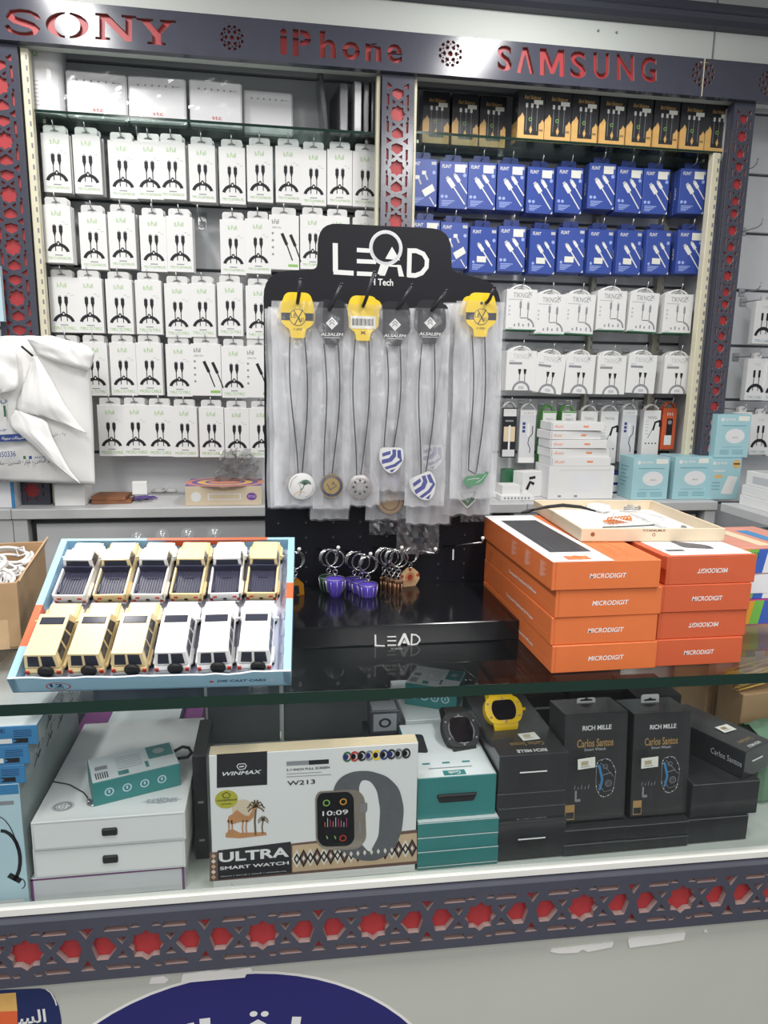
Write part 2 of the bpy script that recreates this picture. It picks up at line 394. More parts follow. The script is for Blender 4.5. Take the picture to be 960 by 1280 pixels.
# ------------------------------------------------------------ header boards
def H2(px, py, Y=YH): p = AY(px, py, Y); return (p.x, p.z)
FH = Fr((0, YH, 0), (1, 0, 0), (0, 0, 1))
def bilin(loops, c):  # map unit loops to the pixel quad tl,tr,br,bl on the header plane
    tl, tr, br, bl = [Vector(H2(*q)) for q in c]
    out = []
    for lp in loops:
        o = []
        for x, y in lp:
            q = (bl * (1 - x) + br * x) * (1 - y) + (tl * (1 - x) + tr * x) * y; o.append((q.x, q.y))
        out.append(o)
    return out
def stroke(pts, ws):
    P = [Vector(p) for p in pts]; L_ = []; R2 = []
    for i, p in enumerate(P):
        d = (P[min(i + 1, len(P) - 1)] - P[max(i - 1, 0)]).normalized(); q = Vector((-d.y, d.x)) * ws[i] / 2
        L_.append((p.x + q.x, p.y + q.y)); R2.append((p.x - q.x, p.y - q.y))
    return L_ + R2[::-1]
S_ = stroke([(.95, .66), (.86, .80), (.66, .91), (.42, .92), (.2, .85), (.14, .7), (.3, .57), (.52, .49), (.74, .41), (.87, .27), (.8, .13), (.58, .07), (.36, .08), (.16, .18), (.06, .36)], [.12, .13, .13, .14, .18, .24, .25, .26, .25, .24, .18, .14, .13, .13, .12])
def arc(cx, cy, rx, ry, a0, a1, n=14): return [(cx + rx * math.cos(R_(a0 + (a1 - a0) * i / n)), cy + ry * math.sin(R_(a0 + (a1 - a0) * i / n))) for i in range(n + 1)]
O_ = [arc(.5, .5, .5, .5, 97, 263) + arc(.5, .5, .3, .42, 260, 100), arc(.5, .5, .5, .5, -83, 83) + arc(.5, .5, .3, .42, 80, -80)]
N_ = [(0, 0), (0, .1), (.1, .1), (.1, .9), (0, .9), (0, 1), (.3, 1), (.74, .36), (.74, .9), (.64, .9), (.64, 1), (1, 1), (1, .9), (.9, .9), (.9, 0), (.74, 0), (.24, .72), (.24, .1), (.36, .1), (.36, 0)]
Y_ = [(0, 1), (.42, 1), (.42, .9), (.34, .9), (.52, .58), (.68, .9), (.6, .9), (.6, 1), (1, 1), (1, .9), (.9, .9), (.62, .42), (.62, .1), (.74, .1), (.74, 0), (.28, 0), (.28, .1), (.4, .1), (.4, .42), (.12, .9), (0, .9)]
LETTER = {'M': [(0, 0), (0, 1), (.26, 1), (.5, .42), (.74, 1), (1, 1), (1, 0), (.79, 0), (.79, .62), (.58, .08), (.42, .08), (.21, .62), (.21, 0)], 'A': [(0, 0), (.36, 1), (.64, 1), (1, 0), (.74, 0), (.5, .72), (.26, 0)]}
holes = []
def put(loops, x0, x1, yt, yb): holes.extend(bilin(loops, [(x0, yt), (x1, yt + (x1 - x0) * .072), (x1, yb + (x1 - x0) * .070), (x0, yb)]))
put([S_], 5, 51, 9, 43); put(O_, 57, 111, 13, 46); put([N_], 119, 170, 16, 49); put([Y_], 170, 220, 22, 54)
for ch, x0, x1, yt, yb in (('i', 350, 359, 35, 68), ('P', 366, 389, 36, 70), ('h', 400, 420, 38, 72), ('o', 428, 450, 51, 74), ('n', 457, 477, 53, 76), ('e', 484, 503, 54, 78),
                           ('S', 622, 640, 56, 88), ('A', 646, 668, 58, 91), ('M', 675, 706, 60, 94), ('S', 713, 733, 63, 97), ('U', 742, 762, 65, 98), ('N', 771, 793, 67, 100), ('G', 801, 821, 70, 102)):
    put([LETTER[ch]] if ch in LETTER else text_loops(ch, .02 if ch == 'e' else .03), x0, x1, yt, yb)
def rosette(px, py, rad):
    c = Vector(H2(px, py)); k = (Vector(H2(px + rad, py)) - c).length
    hs = []
    for cnt, rr, s in ((12, .84, .15), (6, .48, .17)):
        for i in range(cnt):
            a = 2 * PI * (i + .5 * (cnt == 12)) / cnt; m = c + Vector((math.cos(a), math.sin(a))) * k * rr
            u = Vector((math.cos(a), math.sin(a))); v = Vector((-u.y, u.x))
            hs.append([tuple(m + (u * math.cos(t) * s * .8 + v * math.sin(t) * s) * k) for t in [2 * PI * j / 8 for j in range(8)]])
    for i in range(12):
        a = 2 * PI * i / 12; m = c + Vector((math.cos(a), math.sin(a))) * k * .67
        hs.append([tuple(m + Vector((math.cos(t), math.sin(t))) * .07 * k) for t in [2 * PI * j / 6 for j in range(6)]])
    hs.append([tuple(c + Vector((math.cos(t), math.sin(t))) * .2 * k) for t in [2 * PI * j / 8 for j in range(8)]])
    return hs
for px, py in ((290, 47), (563, 67)): holes += rosette(px, py, 15.5)
XS = H2(879.5, 90)[0]; zt = AY(480, 37, YH).z; zb = AY(480, 88, YH).z
def rosette_half(px, py, rad, side):
    out = []
    for h in rosette(px, py, rad):
        m = sum(x for x, y in h) / len(h)
        if all((x - XS) * side > .0015 for x, y in h): out.append(h)
    return out
holes += rosette_half(879.5, 92, 15, -1)
hd = cut_panel('header_board', [(-1.35, zb), (XS - .0015, zb), (XS - .0015, zt), (-1.35, zt)], holes, .009, 'panel', FH)
tag(hd, 'long dark header board with red cut-out lettering and flower rosettes above the wall bays', 'sign')
mb = MB(); mb.box(((-1.35 + XS) / 2, YH + .0155, (zt + zb) / 2), (XS + 1.34, .006, zt - zb - .014), 'panel_red'); mb.build('red_backing', hd)
mb = MB()
for x0, y0, x1, y1 in ((427, 61.5, 451, 63.5), (365, 47, 390, 48.5), (484, 66, 504, 67.3), (373, 35, 375.5, 72), (655, 91, 656, 92)):
    a = Vector(H2(x0, y0)); b = Vector(H2(x1, y1)); mb.box(((a.x + b.x) / 2, YH + .0045, (a.y + b.y) / 2), (abs(b.x - a.x), .0088, abs(a.y - b.y)), 'panel'); mb.build('stencil_bridge', hd); mb = MB()
hd2 = cut_panel('header_board', [(XS + .0015, zb), (2.6, zb), (2.6, zt), (XS + .0015, zt)], rosette_half(879.5, 92, 15, 1) + rosette(962, 104, 14), .009, 'panel', FH)
tag(hd2, 'shorter dark header board with a rosette, past the pale seam at the far end', 'sign')
mb = MB(); mb.box(((2.6 + XS) / 2, YH + .0155, (zt + zb) / 2), (2.6 - XS, .006, zt - zb - .014), 'panel_red'); mb.build('red_backing', hd2)
for x0, x1, par in ((-1.35, XS - .0015, hd), (XS + .0015, 2.6, hd2)):
    mb = MB()
    mb.box(((x0 + x1) / 2, YH + .018, zb + .003), (x1 - x0, .018, .006), 'panel'); mb.build('bottom_edge', par)
mb = MB(); mb.box((XS, YH + .004, (zt + zb) / 2), (.0026, .012, zt - zb), 'cream_rail'); tag(mb.build('seam_strip'), 'thin pale strip in the seam between the two header boards', 'strip')

# ------------------------------------------------------------ fretwork pillars
def pillar(xa, xb, starpx, starys, label):
    z0, z1 = CZ, zb - .001; W = xb - xa; n = len(starys)
    zs = [AY(starpx, y, YP).z for y in starys]; pitch = abs(zs[0] - zs[-1]) / (n - 1)
    F = Fr(((xa + xb) / 2, YP, z0), (0, 0, 1), (-1, 0, 0))   # u up, v to the left, normal towards the viewer
    hs = lattice_holes(z1 - z0, W, pitch, zs[-1] - z0, .004)
    o = cut_panel('fretwork_pillar', [(0, -W / 2), (z1 - z0, -W / 2), (z1 - z0, W / 2), (0, W / 2)], hs, .007, 'panel', F)
    tag(o, label, 'pillar', 'fretwork pillars')
    m = MB(); m.box(((xa + xb) / 2, YP + .0120, (z0 + z1) / 2), (W - .009, .006, z1 - z0), 'panel_red'); m.build('red_backing', o)
    m = MB()
    for x in (xa + .002, xb - .002): m.box((x, YP + .026, (z0 + z1) / 2), (.004, .028, z1 - z0), 'panel')
    m.box(((xa + xb) / 2, YP + .041 + (YW - YP - .045) / 2, (z0 + z1) / 2), (W * .7, YW - YP - .045, z1 - z0), 'counter_grey'); m.build('side_panel', o)
    return o
xl = AY(24, 100, YP).x
pillar(xl - .107, xl, 40, (109, 178, 244, 310, 373), 'dark fretwork pillar with red stars rising behind the crumpled white bag')
xm0, xm1 = AY(478, 92, YP).x, AY(518, 97, YP).x
pillar(xm0, xm1, 497, (142, 207, 276), 'dark fretwork pillar with red stars between the white packs and the blue boxes')
xr0, xr1 = AY(920, 117, YP).x, AY(945, 132, YP).x
pillar(xr0, xr1, 915, (169.6, 229, 288, 346, 400, 454, 508), 'dark fretwork pillar with red stars above the pale blue boxes')
# slotted uprights and cream rails beside the pillars
def rail(x, y, w, z0, z1, label, mat='cream_rail', slots=True):
    m = MB(); m.box((x, y, (z0 + z1) / 2), (w, .03, z1 - z0), mat, .002); o = tag(m.build('shelf_upright'), label, 'upright', 'slotted shelf uprights')
    if slots:
        s = MB(); F = Fr((x - w / 2, y - .015, z0), (1, 0, 0), (0, 0, 1)); k = .03
        while k < z1 - z0 - .03: s.rect(F, w * .62, k, w * .84, k + .014, 'groove', 1); k += .03
        s.build('slot_row', o)
rail(xl + .014, YP + .03, .022, CZ, zb - .002, 'cream slotted upright against the pillar behind the white bag')
rail(xm0 - .009, YP + .03, .012, CZ, zb - .002, 'narrow cream upright on the white pack side of the middle pillar', slots=False)
rail(xm1 + .008, YP + .03, .010, CZ, zb - .002, 'narrow cream upright on the blue box side of the middle pillar', slots=False)
zr = AY(893, 190, YP + .03).z
rail(xr0 - .024, YP + .05, .028, CZ, zr, 'cream slotted upright against the pillar above the pale blue boxes')
rail(xl + .05, YW - .02, .02, CZ, 2.25, 'grey metal upright at the back of the white pack bay', 'rail_metal')
rail(xr0 - .10, YW - .02, .03, CZ, 2.25, 'grey metal upright at the back of the blue box bay', 'rail_metal')
rail(AY(745, 300, YW - .02).x, YW - .016, .02, CZ, 2.25, 'grey metal upright between the hooks of the blue box bay', 'rail_metal')

# ------------------------------------------------------------ glass shelves in the bays
def shelf(x0, x1, z, y0, label):
    m = MB(); m.box(((x0 + x1) / 2, (y0 + YW) / 2, z - .004), (x1 - x0, YW - y0 - .004, .008), 'shelf_glass')
    F = Fr((x0, y0, z - .008), (1, 0, 0), (0, 0, 1)); m.rect(F, 0, 0, x1 - x0, .008, 'glass_edge', 1)
    o = tag(m.build('glass_shelf'), label, 'shelf')
    for x in (x0 + .03, x1 - .03): s = MB(); s.box((x, (y0 + YW) / 2 + .03, z - .0135), (.008, YW - y0 - .06, .0105), 'rail_metal'); s.build('bracket', o)
    return o
YS = 2.44
ZS1 = (AY(30, 136, YS).z + AY(473, 165, YS).z) / 2
ZS2 = (AY(517, 170, YS).z + AY(913, 184, YS).z) / 2
shelf(xl + .004, xm0 - .004, ZS1, YS, 'long glass shelf holding the white routers over the white packs')
shelf(xm1 + .004, xr0 - .004, ZS2, YS, 'long glass shelf holding the black and gold boxes over the blue boxes')

# ------------------------------------------------------------ low counter along the wall
yc = .5 * (AZ(50, 637, CZ).y + AZ(870, 627, CZ).y)
def low_counter(x0, x1, label, y0=None):
    y0 = y0 or yc; t = empty('wall_counter', ((x0 + x1) / 2, y0, 0)); tag(t, label, 'counter', 'grey wall counter units'); w = x1 - x0
    m = MB(); m.box((0, (YW - y0) / 2, CZ - .016), (w - .002, YW - y0, .032), 'counter_grey', .002); m.rect(Fr((-w / 2, 0, CZ - .032), (1, 0, 0), (0, 0, 1)), .003, .003, w - .003, .029, 'counter_edge', .6); m.build('countertop', t)
    m = MB(); m.box((0, .05 + (YW - y0) / 2, (CZ - .034) / 2), (w - .01, YW - y0 - .101, CZ - .034), 'counter_dark'); m.build('carcass', t)
    for sx in (-1, 1):
        m = MB(); m.box((sx * (w / 2 - .022), .03, (CZ - .034) / 2), (.042, .04, CZ - .034), 'counter_edge', .001); m.build('side_panel', t)
    m = MB(); m.box((0, .044, (CZ - .05) / 2), (w - .12, .012, CZ - .06), 'counter_grey', .001); m.build('door', t)
    return t
xs = [AZ(px, 640, CZ).x for px in (-230, 14, 335, 640, 900)]
xs = [AY(px, 637, yc).x for px in (-260, 13)] + [0.32, .86, AY(898, 630, yc).x]
nm = ['grey laminate counter unit at the edge behind the cable carton', 'grey laminate counter unit behind the toy car tray', 'grey laminate counter unit behind the black pegboard', 'grey laminate counter unit under the pale blue boxes']
for i in range(4): low_counter(xs[i], xs[i + 1], nm[i])
# side counter that turns towards the viewer
a = AZ(899, 628, CZ); b = AZ(960, 646, CZ); d = (b - a); d.z = 0; L_ = 1.0; d.normalize(); q = Vector((-d.y, d.x, 0))
ang = math.atan2(d.y, d.x)
t = empty('side_counter', (a.x + .004, a.y - .004, 0), (0, 0, ang)); tag(t, 'grey laminate side counter turning towards the viewer, with white boxes on it', 'counter', 'grey wall counter units')
m = MB(); m.box((L_ / 2, .30, CZ - .016), (L_, .60, .032), 'counter_grey', .002); m.build('countertop', t)
m = MB(); m.box((L_ / 2, .42, (CZ - .034) / 2), (L_ - .02, .34, CZ - .034), 'counter_dark'); m.build('carcass', t)
SIDE = (Vector((a.x, a.y, 0)), d, q, ang)

# ------------------------------------------------------------ goods hooks
def make_hook(L):
    t = MB(); t.tube([(0, L, 0), (0, .012, 0), (0, -.006, .006), (0, -.012, .024)], .0021, 'steel', 6)
    o = t.build('display_hook'); m = MB(); m.box((0, L, 0), (.026, .006, .03), 'steel', .001); m.build('mounting_plate', o); return o
def hook(x, z, yfront, label, key='h'):
    L = YW - yfront
    return spawn(('hook', round(L, 2)), lambda: make_hook(round(L, 2)), (x, yfront, z), (0, 0, 0), label, 'hook', 'metal display hooks on the slat wall')

# ------------------------------------------------------------ white cable packs
PW, PH, PD = .083, .172, .0125
def bfull(kind):
    m = MB(); w, h = PW, PH
    m.box((0, PD / 2, -h / 2), (w, PD, h), 'white', .0008)
    F = Fr((-w / 2, 0, -h), (1, 0, 0), (0, 0, 1))
    if kind == 'stick':
        w = .098; m = MB(); m.box((0, PD / 2, -h / 2), (w, PD, h), 'white', .0008); F = Fr((-w / 2, 0, -h), (1, 0, 0), (0, 0, 1))
        m.text(F, 'b.Full', .010, h - .028, .032, h - .014, 'black_print', 1); m.text(F, 'cable line', .01, h - .042, .04, h - .035, 'grey_print', 1)
        for i, (x, y) in enumerate(((.042, .115), (.070, .112))):
            m.line(F, [(x, y), (x + .016, y - .036)], .010, 'black_print', 1); m.line(F, [(x + .015, y - .034), (x + .034, y - .085)], .004, 'black_print', 1)
        for i in range(4): m.disc(F, .012, .048 + i * .022, .004, 'grey_print', 1, n=10)
        m.rect(F, .062, .01, .094, .018, 'green_print', 1)
    else:
        m.text(F, 'b.Full', w * .32, h - .031, w * .66, h - .017, 'green_print', 1)
        for x in (-.009, .010):
            cx = w / 2 + x
            m.rect(F, cx - .0055, .092, cx + .0055, .112, 'black_print', 1); m.rect(F, cx - .003, .112, cx + .003, .116, 'grey_print', 1)
            m.poly(F, [(cx - .0045, .092), (cx + .0045, .092), (cx + .0015, .080), (cx - .0015, .080)], 'black_print', 1); m.rect(F, cx - .0014, .036, cx + .0014, .080, 'black_print', 1)
        m.ring(F, w / 2, .028, .024, .034, 'black_print', 1.4, 20, R_(14), R_(166), .95); m.disc(F, w / 2, .058, .0055, 'black_print', 2, .008, 12); m.disc(F, w / 2, .058, .002, 'white', 2.6, .0035, 8)
        for i, x in enumerate((.052, .062)): m.rect(F, x + .004, .122 - i * .006, x + .013, .124 - i * .006, 'lightgrey_print', 1)
        m.rect(F, w * .36, .0225, w * .64, .0255, 'grey_print', 1)
        m.text(F, kind, w * .10, .009, w * .92, .0185, 'green_print', 1)
    o = m.build('cable_box')
    tb = MB(); tw = w * .40
    tb.prism(Fr((0, .0035, -.002), (1, 0, 0), (0, 0, 1)), rounded([(-tw, 0), (tw, 0), (tw, .026), (-tw, .026)], [0, 0, .009, .009]), .001, 'tab')
    tb.poly(Fr((0, .0035, .0), (1, 0, 0), (0, 0, 1)), [(-.014, .006), (.014, .006), (.010, .0105), (.0035, .012), (0, .015), (-.0035, .012), (-.010, .0105)], 'groove', 1)
    tb.build('hang_tab', o); return o
YF = 2.50
def hang(key, make, px, py, rowname, idx, noun, cat, group, n=3, step=.0135, Y=YF, w=PW, jit=.4, hz=.010, rz=0, ry=0, hooklbl=True):
    tl = AY(px, py, Y); cx = tl.x + w / 2; z = tl.z
    random.seed(int(px * 13 + py * 7))
    for k in range(n):
        lb = ('front ' + noun + ', ' + rowname) if k == 0 else (noun + (', second in depth, ' if k == 1 else ', %s in depth, ' % ORD[k]) + rowname)
        dx = 0 if k == 0 else random.uniform(-.2, 1) * .003 * k; dz = 0 if k == 0 else random.uniform(-.6, .3) * .002
        spawn(key, make, (cx + dx, Y + k * step, z + dz), (0, ry if k == 0 else ry * .3, rz + (random.uniform(-.03, .03) * jit)), lb, cat, group)
    if hooklbl: hook(cx, z + hz, Y - .004, 'metal hook through the ' + noun + ('es, ' if noun[-1] == 'x' else 's, ') + rowname)
L1, L2, L3 = 'TYPE-C TO LIGHTNING (PD)', 'TYPE-C TO TYPE-C', 'MICRO CABLE'
ROWS = [
 ('top row below the routers', [(50, 165.6), (89.6, 168), (134, 174.5), (168, 175.5), (197, 176), (235, 180), (273, 183), (308, 181), (344, 182), (376, 186), (409, 186), (441, 188.5)], [L1] * 12),
 ('second row below the routers', [(52, 255.5), (97.4, 265.4), (134, 264.7), (173.5, 269), (207, 269.7), (274.4, 274), (306, 273), (336, 268), (375, 268), (406, 270), (441, 271.7)], [L1] * 7 + ['stick', L1, L1, L1]),
 ('third row below the routers', [(59.5, 346), (93, 347), (131, 348.6), (168, 349.7), (204.7, 354), (236, 354), (271, 353), (306.7, 357)], [L2] * 8),
 ('fourth row below the routers', [(66, 428), (100, 428), (136, 428), (169, 428), (206.4, 430), (238, 429.4), (276, 432.6), (305, 432.6)], [L2, L2, L2, L3, L2, 'stick', L2, 'stick']),
 ('bottom row above the low counter', [(120.8, 506), (151.6, 506), (182.7, 507), (214, 508), (248, 508.7), (280, 510), (311, 510)], [L3] * 7)]
for rn, pts, kinds in ROWS:
    for i, (px, py) in enumerate(pts):
        k = kinds[i]
        hang(('bf', k), lambda k=k: bfull(k), px, py, '%s hook, %s' % (ORD[i], rn), i, 'white cable box' if k != 'stick' else 'wide white cable box', 'cable box', 'white cable boxes, ' + rn, n=3 if px < 300 else 2, Y=YF - (.03 if (px, py) == (52, 255.5) else 0), w=PW if k != 'stick' else .098)
# bare hooks and a small price holder in the gap of the second row
for i, (px, py) in enumerate(((171, 160), (247, 258), (190, 252))):
    p = AY(px, py, YF); hook(p.x, p.z - .02, YF, 'bare metal hook between the white cable boxes, ' + ['top row near the fourth box', 'second row over the empty gap', 'second row between fourth and fifth boxes'][i])
p = AY(253, 276, YW - .01); m = MB(); m.box((0, 0, 0), (.028, .006, .055), 'clear_plastic', .001); m.box((0, -.004, -.012), (.022, .002, .02), 'lightgrey_print'); tag(m.build('label_holder', None, (p.x, YW - .0032, p.z)), 'clear plastic label holder on the wall in the gap of the second row', 'holder')

# ------------------------------------------------------------ blue boxes
BW, BH, BD = .098, .150, .034
def blue(kind):
    w, h = BW, BH; m = MB(); m.box((0, BD / 2, -h / 2), (w, BD, h), 'blue_box', .0012); F = Fr((-w / 2, 0, -h), (1, 0, 0), (0, 0, 1))
    m.text(F, 'FLINT', .008, h - .022, .040, h - .011, 'white', 1, .02, .2)
    S = Fr((-w / 2, BD, -h), (0, -1, 0), (0, 0, 1)); 
    S2 = Fr((-w / 2, BD / 2 + .006, -h + .05), (0, 0, 1), (0, 1, 0)); S2.n = Vector((-1, 0, 0)); m.text(S2, 'FLINT', 0, -.002, .04, .008, 'white', 1, .02)
    m.disc(F, .087, h - .042, .006, 'blue_pale', 1, n=12); m.rect(F, .078, h - .018, .094, h - .008, 'lightgrey_print', 1)
    def plug(x, y, s, L):
        m.line(F, [(x, y), (x + .016 * s, y - .020 * s)], .013 * s, 'white', 1.2); m.line(F, [(x - .004 * s, y + .005 * s), (x, y)], .009 * s, 'lightgrey_print', 1.2)
        m.line(F, [(x + .014 * s, y - .018 * s), (x + L, y - L * 1.3)], .0042, 'white', 1)
    if kind == 'short':
        for x, y in ((.03, .085), (.052, .1)):
            m.rect(F, x - .006, y, x + .008, y + .012, 'white', 1); m.line(F, [(x + .006, y), (x + .014, y - .016)], .006, 'lightgrey_print', 1)
        m.poly(F, [(.046, .05), (.082, .072), (.092, .052), (.058, .03)], 'sticker', 1.6); m.line(F, [(.074, .03), (.09, .006)], .003, 'white', 1)
    elif kind == 'low':
        plug(.032, .092, 1, .052); plug(.058, .104, .8, .038); m.rect(F, .026, .034, .060, .054, 'sticker', 2)
        m.disc(F, .014, .034, .005, 'blue_pale', 1, n=10)
    else:
        plug(.030, .094, 1.25, .060); plug(.054, .106, .95, .043); m.disc(F, .011, .038, .0055, 'blue_pale', 1, n=10); m.disc(F, .025, .038, .0055, 'blue_pale', 1, n=10)
        m.rect(F, .052, h - .034, .088, h - .009, 'sticker', 2)
    for i in range(4): m.rect(F, .010, .024 - i * .005, .055 - i * .008, .0265 - i * .005, 'blue_pale', 1)
    m.poly(F, [(.090, .001), (.097, .001), (.097, .010)], 'white', 1)
    o = m.build('cable_box')
    tb = MB(); tb.prism(Fr((0, BD * .5, -.002), (1, 0, 0), (0, 0, 1)), rounded([(-.028, 0), (.028, 0), (.028, .026), (-.028, .026)], [0, 0, .006, .006]), .0012, 'navy'); tb.build('hang_tab', o); return o
BR = [('upper row of blue boxes', [(511, 197), (550, 200.6), (586, 201.8), (622.6, 203.6), (660, 208), (696.7, 208), (737.6, 203), (772.5, 208), (806, 210), (852, 210)], ['short'] + ['tall'] * 9),
      ('lower row of blue boxes', [(515, 274), (551, 277), (588, 283), (624, 282), (663, 285.4), (699, 284), (736, 286), (772.5, 287), (809, 287), (849, 287)], ['tall', 'short', 'low', 'tall', 'low', 'low', 'low', 'low', 'low', 'tall'])]
ang_b = [0, 0, 0, 0, .10, .12, 0, .10, .05, 0]
for r, (rn, pts, kinds) in enumerate(BR):
    for i, (px, py) in enumerate(pts):
        k = kinds[i]
        hang(('bl', k), lambda k=k: blue(k), px, py, '%s hook, %s' % (ORD[i], rn), i, 'blue cable box', 'cable box', 'blue cable boxes, ' + rn, n=2, step=.0365, Y=YF, w=BW, hz=.012, rz=[0, .10][r and i in (2, 4, 6, 7, 8)] + (.06 if not r and i in (4, 5, 7) else 0))
# ------------------------------------------------------------ white packs with carry loops
TW, TH, TD = .112, .140, .022
def tik(kind):
    w, h = TW, TH; m = MB(); m.box((0, TD / 2, -h / 2), (w, TD, h), 'white', .001); F = Fr((-w / 2, 0, -h), (1, 0, 0), (0, 0, 1))
    m.text(F, 'TIKNGL', .024, h - .028, .086, h - .011, 'lightgrey_print' if kind else 'grey_print', 1)
    m.line(F, [(.080, h - .006), (.092, h - .022)], .002, 'grey_print', 1.4); m.line(F, [(.092, h - .008), (.080, h - .02)], .002, 'grey_print', 1.4)
    if kind == 0:
        for x, y in ((.052, .098), (.080, .094)):
            m.rect(F, x - .004, y - .022, x + .004, y, 'grey_print', 1); m.rect(F, x - .001, y - .052, x + .001, y - .022, 'black_print', 1); m.rect(F, x - .003, y, x + .003, y + .006, 'lightgrey_print', 1)
        m.rect(F, .052, .042, .078, .044, 'black_print', 1); m.ring(F, .074, .012, .026, .032, 'grey_print', 1.2, 14, 0, R_(80))
        for i in range(3): m.disc(F, .012, .054 + i * .014, .004, 'lightgrey_print', 1, n=10)
        for i, x in enumerate((.03, .046, .062, .082)): m.rect(F, x, .014, x + .005, .022 + (i % 2) * .004, 'grey_print', 1)
        m.rect(F, .008, .006, .026, .009, 'lightgrey_print', 1); m.rect(F, .008, h - .036, .06, h - .033, 'lightgrey_print', 1)
        m.rect(Fr((-w / 2, 0, -h), (1, 0, 0), (0, 1, 0)), 0, 0, w, TD, 'darkgreen', -1)
        m.rect(F, 0, 0, w, .004, 'darkgreen', 1)
    else:
        m.rect(F, .010, h - .048, .058, h - .040, 'grey_print', 1); m.rect(F, .010, h - .036, .03, h - .033, 'lightgrey_print', 1)
        for x in (.050, .070): m.poly(F, [(x - .006, .076), (x + .006, .076), (x + .003, .058), (x - .003, .058)], 'black_print', 1); m.rect(F, x - .0012, .03, x + .0012, .06, 'black_print', 1)
        m.ring(F, .058, .0, .026, .034, 'grey_print', 1.2, 18, 0, PI); m.rect(F, .048, .006, .068, .016, 'lightgrey_print', 1.4)
    o = m.build('cable_pack')
    tb = MB(); pts = [(-.036 + .072 * i / 12, .016 * math.sin(PI * i / 12) ** .7) for i in range(13)]
    tb.tube([(x, TD / 2, z - .001) for x, z in pts], .0035, 'white', 6); tb.tube([(x * .55, TD / 2 + .004, z * .6) for x, z in pts], .003, 'tab', 6); tb.build('carry_loop', o); return o
TR = [('upper loop-handle row', 0, [(634, 361), (670.6, 367), (708.5, 367), (748, 362.7), (789, 365), (832, 367)]),
      ('lower loop-handle row', 1, [(634, 438), (672, 442), (709, 442.6), (748, 444), (787, 443), (832, 444)])]
for rn, k, pts in TR:
    for i, (px, py) in enumerate(pts):
        hang(('tk', k), lambda k=k: tik(k), px, py, '%s from the pegboard, %s' % (ORD[i], rn), i, 'white loop-handled pack', 'cable pack', 'white packs with carry loops', n=3, step=.0245, Y=YF - .01, w=TW, hz=.012, rz=.0, ry=[0, .10][k == 1 and i == 1] + (.03 if i in (2, 4) else 0))
# ------------------------------------------------------------ mixed narrow packs at the bottom of the blue box bay
def narrow(kind, w, h, d):
    body = {'black': 'black_box', 'white': 'white', 'grey': 'greywhite', 'green': 'white', 'orange': 'orange_red', 'clip': 'white', 'plain': 'white'}[kind]
    m = MB(); m.box((0, d / 2, -h / 2), (w, d, h), body, .0015); F = Fr((-w / 2, 0, -h), (1, 0, 0), (0, 0, 1)); S = Fr((-w / 2, d, -h), (0, -1, 0), (0, 0, 1))
    if kind == 'black':
        m.rect(F, .003, h - .03, w - .003, h - .003, 'white', 1); m.rect(F, w * .12, .06, w * .9, .115, 'beige', 1); m.rect(F, w * .45, .03, w * .58, .12, 'white', 1.5); m.rect(F, .004, .004, w - .004, .030, 'greywhite', 1); m.rect(F, w * .2, h - .05, w * .75, h - .044, 'grey_print', 1)
    elif kind == 'grey':
        m.rect(F, 0, .002, w, .022, 'white', 1); m.rect(F, 0, h - .02, w, h - .002, 'white', 1); m.text(F, 'c a b l e', w * .2, h - .016, w * .8, h - .008, 'grey_print', 2)
        for i in range(3): m.rect(F, w * .16, .115 + i * .014, w * .34, .125 + i * .014, 'bag_blue', 1)
        m.rect(F, w * .48, .1, w * .60, .15, 'white', 1); m.line(F, [(w * .8, .14), (w * .8, .11), (w * .6, .095), (w * .55, .075), (w * .7, .055), (w * .68, .04)], .003, 'black_print', 1.5)
    elif kind == 'green':
        m.rect(S, 0, 0, d, h, 'green_box', .6); m.rect(F, .002, h - .006, w - .002, h - .001, 'green_box', 1)
        m.text(F, 'TIKNGL', w * .25, h - .036, w * .8, h - .026, 'grey_print', 1)
        for i in range(6): m.rect(F, w * .2, .04 + i * .018, w * (.5 + .06 * (i % 3)), .043 + i * .018, 'lightgrey_print', 1)
    elif kind == 'orange':
        m.rect(F, w * .3, .05, w * .74, h - .04, 'black_box', 1); m.disc(F, w * .52, h * .66, w * .15, 'grey_print', 2, n=12); m.rect(F, w * .2, .018, w * .72, .055, 'white', 2); m.text(F, 'FM', w * .3, h - .03, w * .7, h - .018, 'white', 1)
    else:
        m.text(F, 'TIKNGL', w * .2, h - .032, w * .8, h - .022, 'grey_print', 1)
        if kind == 'clip':
            m.line(F, [(w * .58, .105), (w * .68, .135), (w * .98, .142)], .008, 'black_print', 1); m.line(F, [(w * .98, .142), (w * .98, .118)], .01, 'black_print', 1); m.line(F, [(w * .3, .075), (w * .62, .12)], .002, 'black_print', 1)
            for i in range(4): m.disc(F, w * (.2 + .2 * i), .055, .003, 'black_print', 1, n=8)
            for i in range(5): m.rect(F, w * .1, .09 + i * .012, w * .3, .093 + i * .012, 'lightgrey_print', 1)
            m.rect(F, w * .1, .0, w * .9, .03, 'white', 1)
    o = m.build('accessory_pack'); tb = MB()
    c = {'green': 'green_box', 'orange': 'orange_red'}.get(kind, 'tab')
    pts = [(-.42 * w + .84 * w * i / 10, .022 * math.sin(PI * i / 10) ** .6) for i in range(11)]
    for j in range(2): tb.tube([(x, d * (.3 + .4 * j), z - .001) for x, z in pts], .003, c, 6)
    tb.build('carry_loop', o); return o
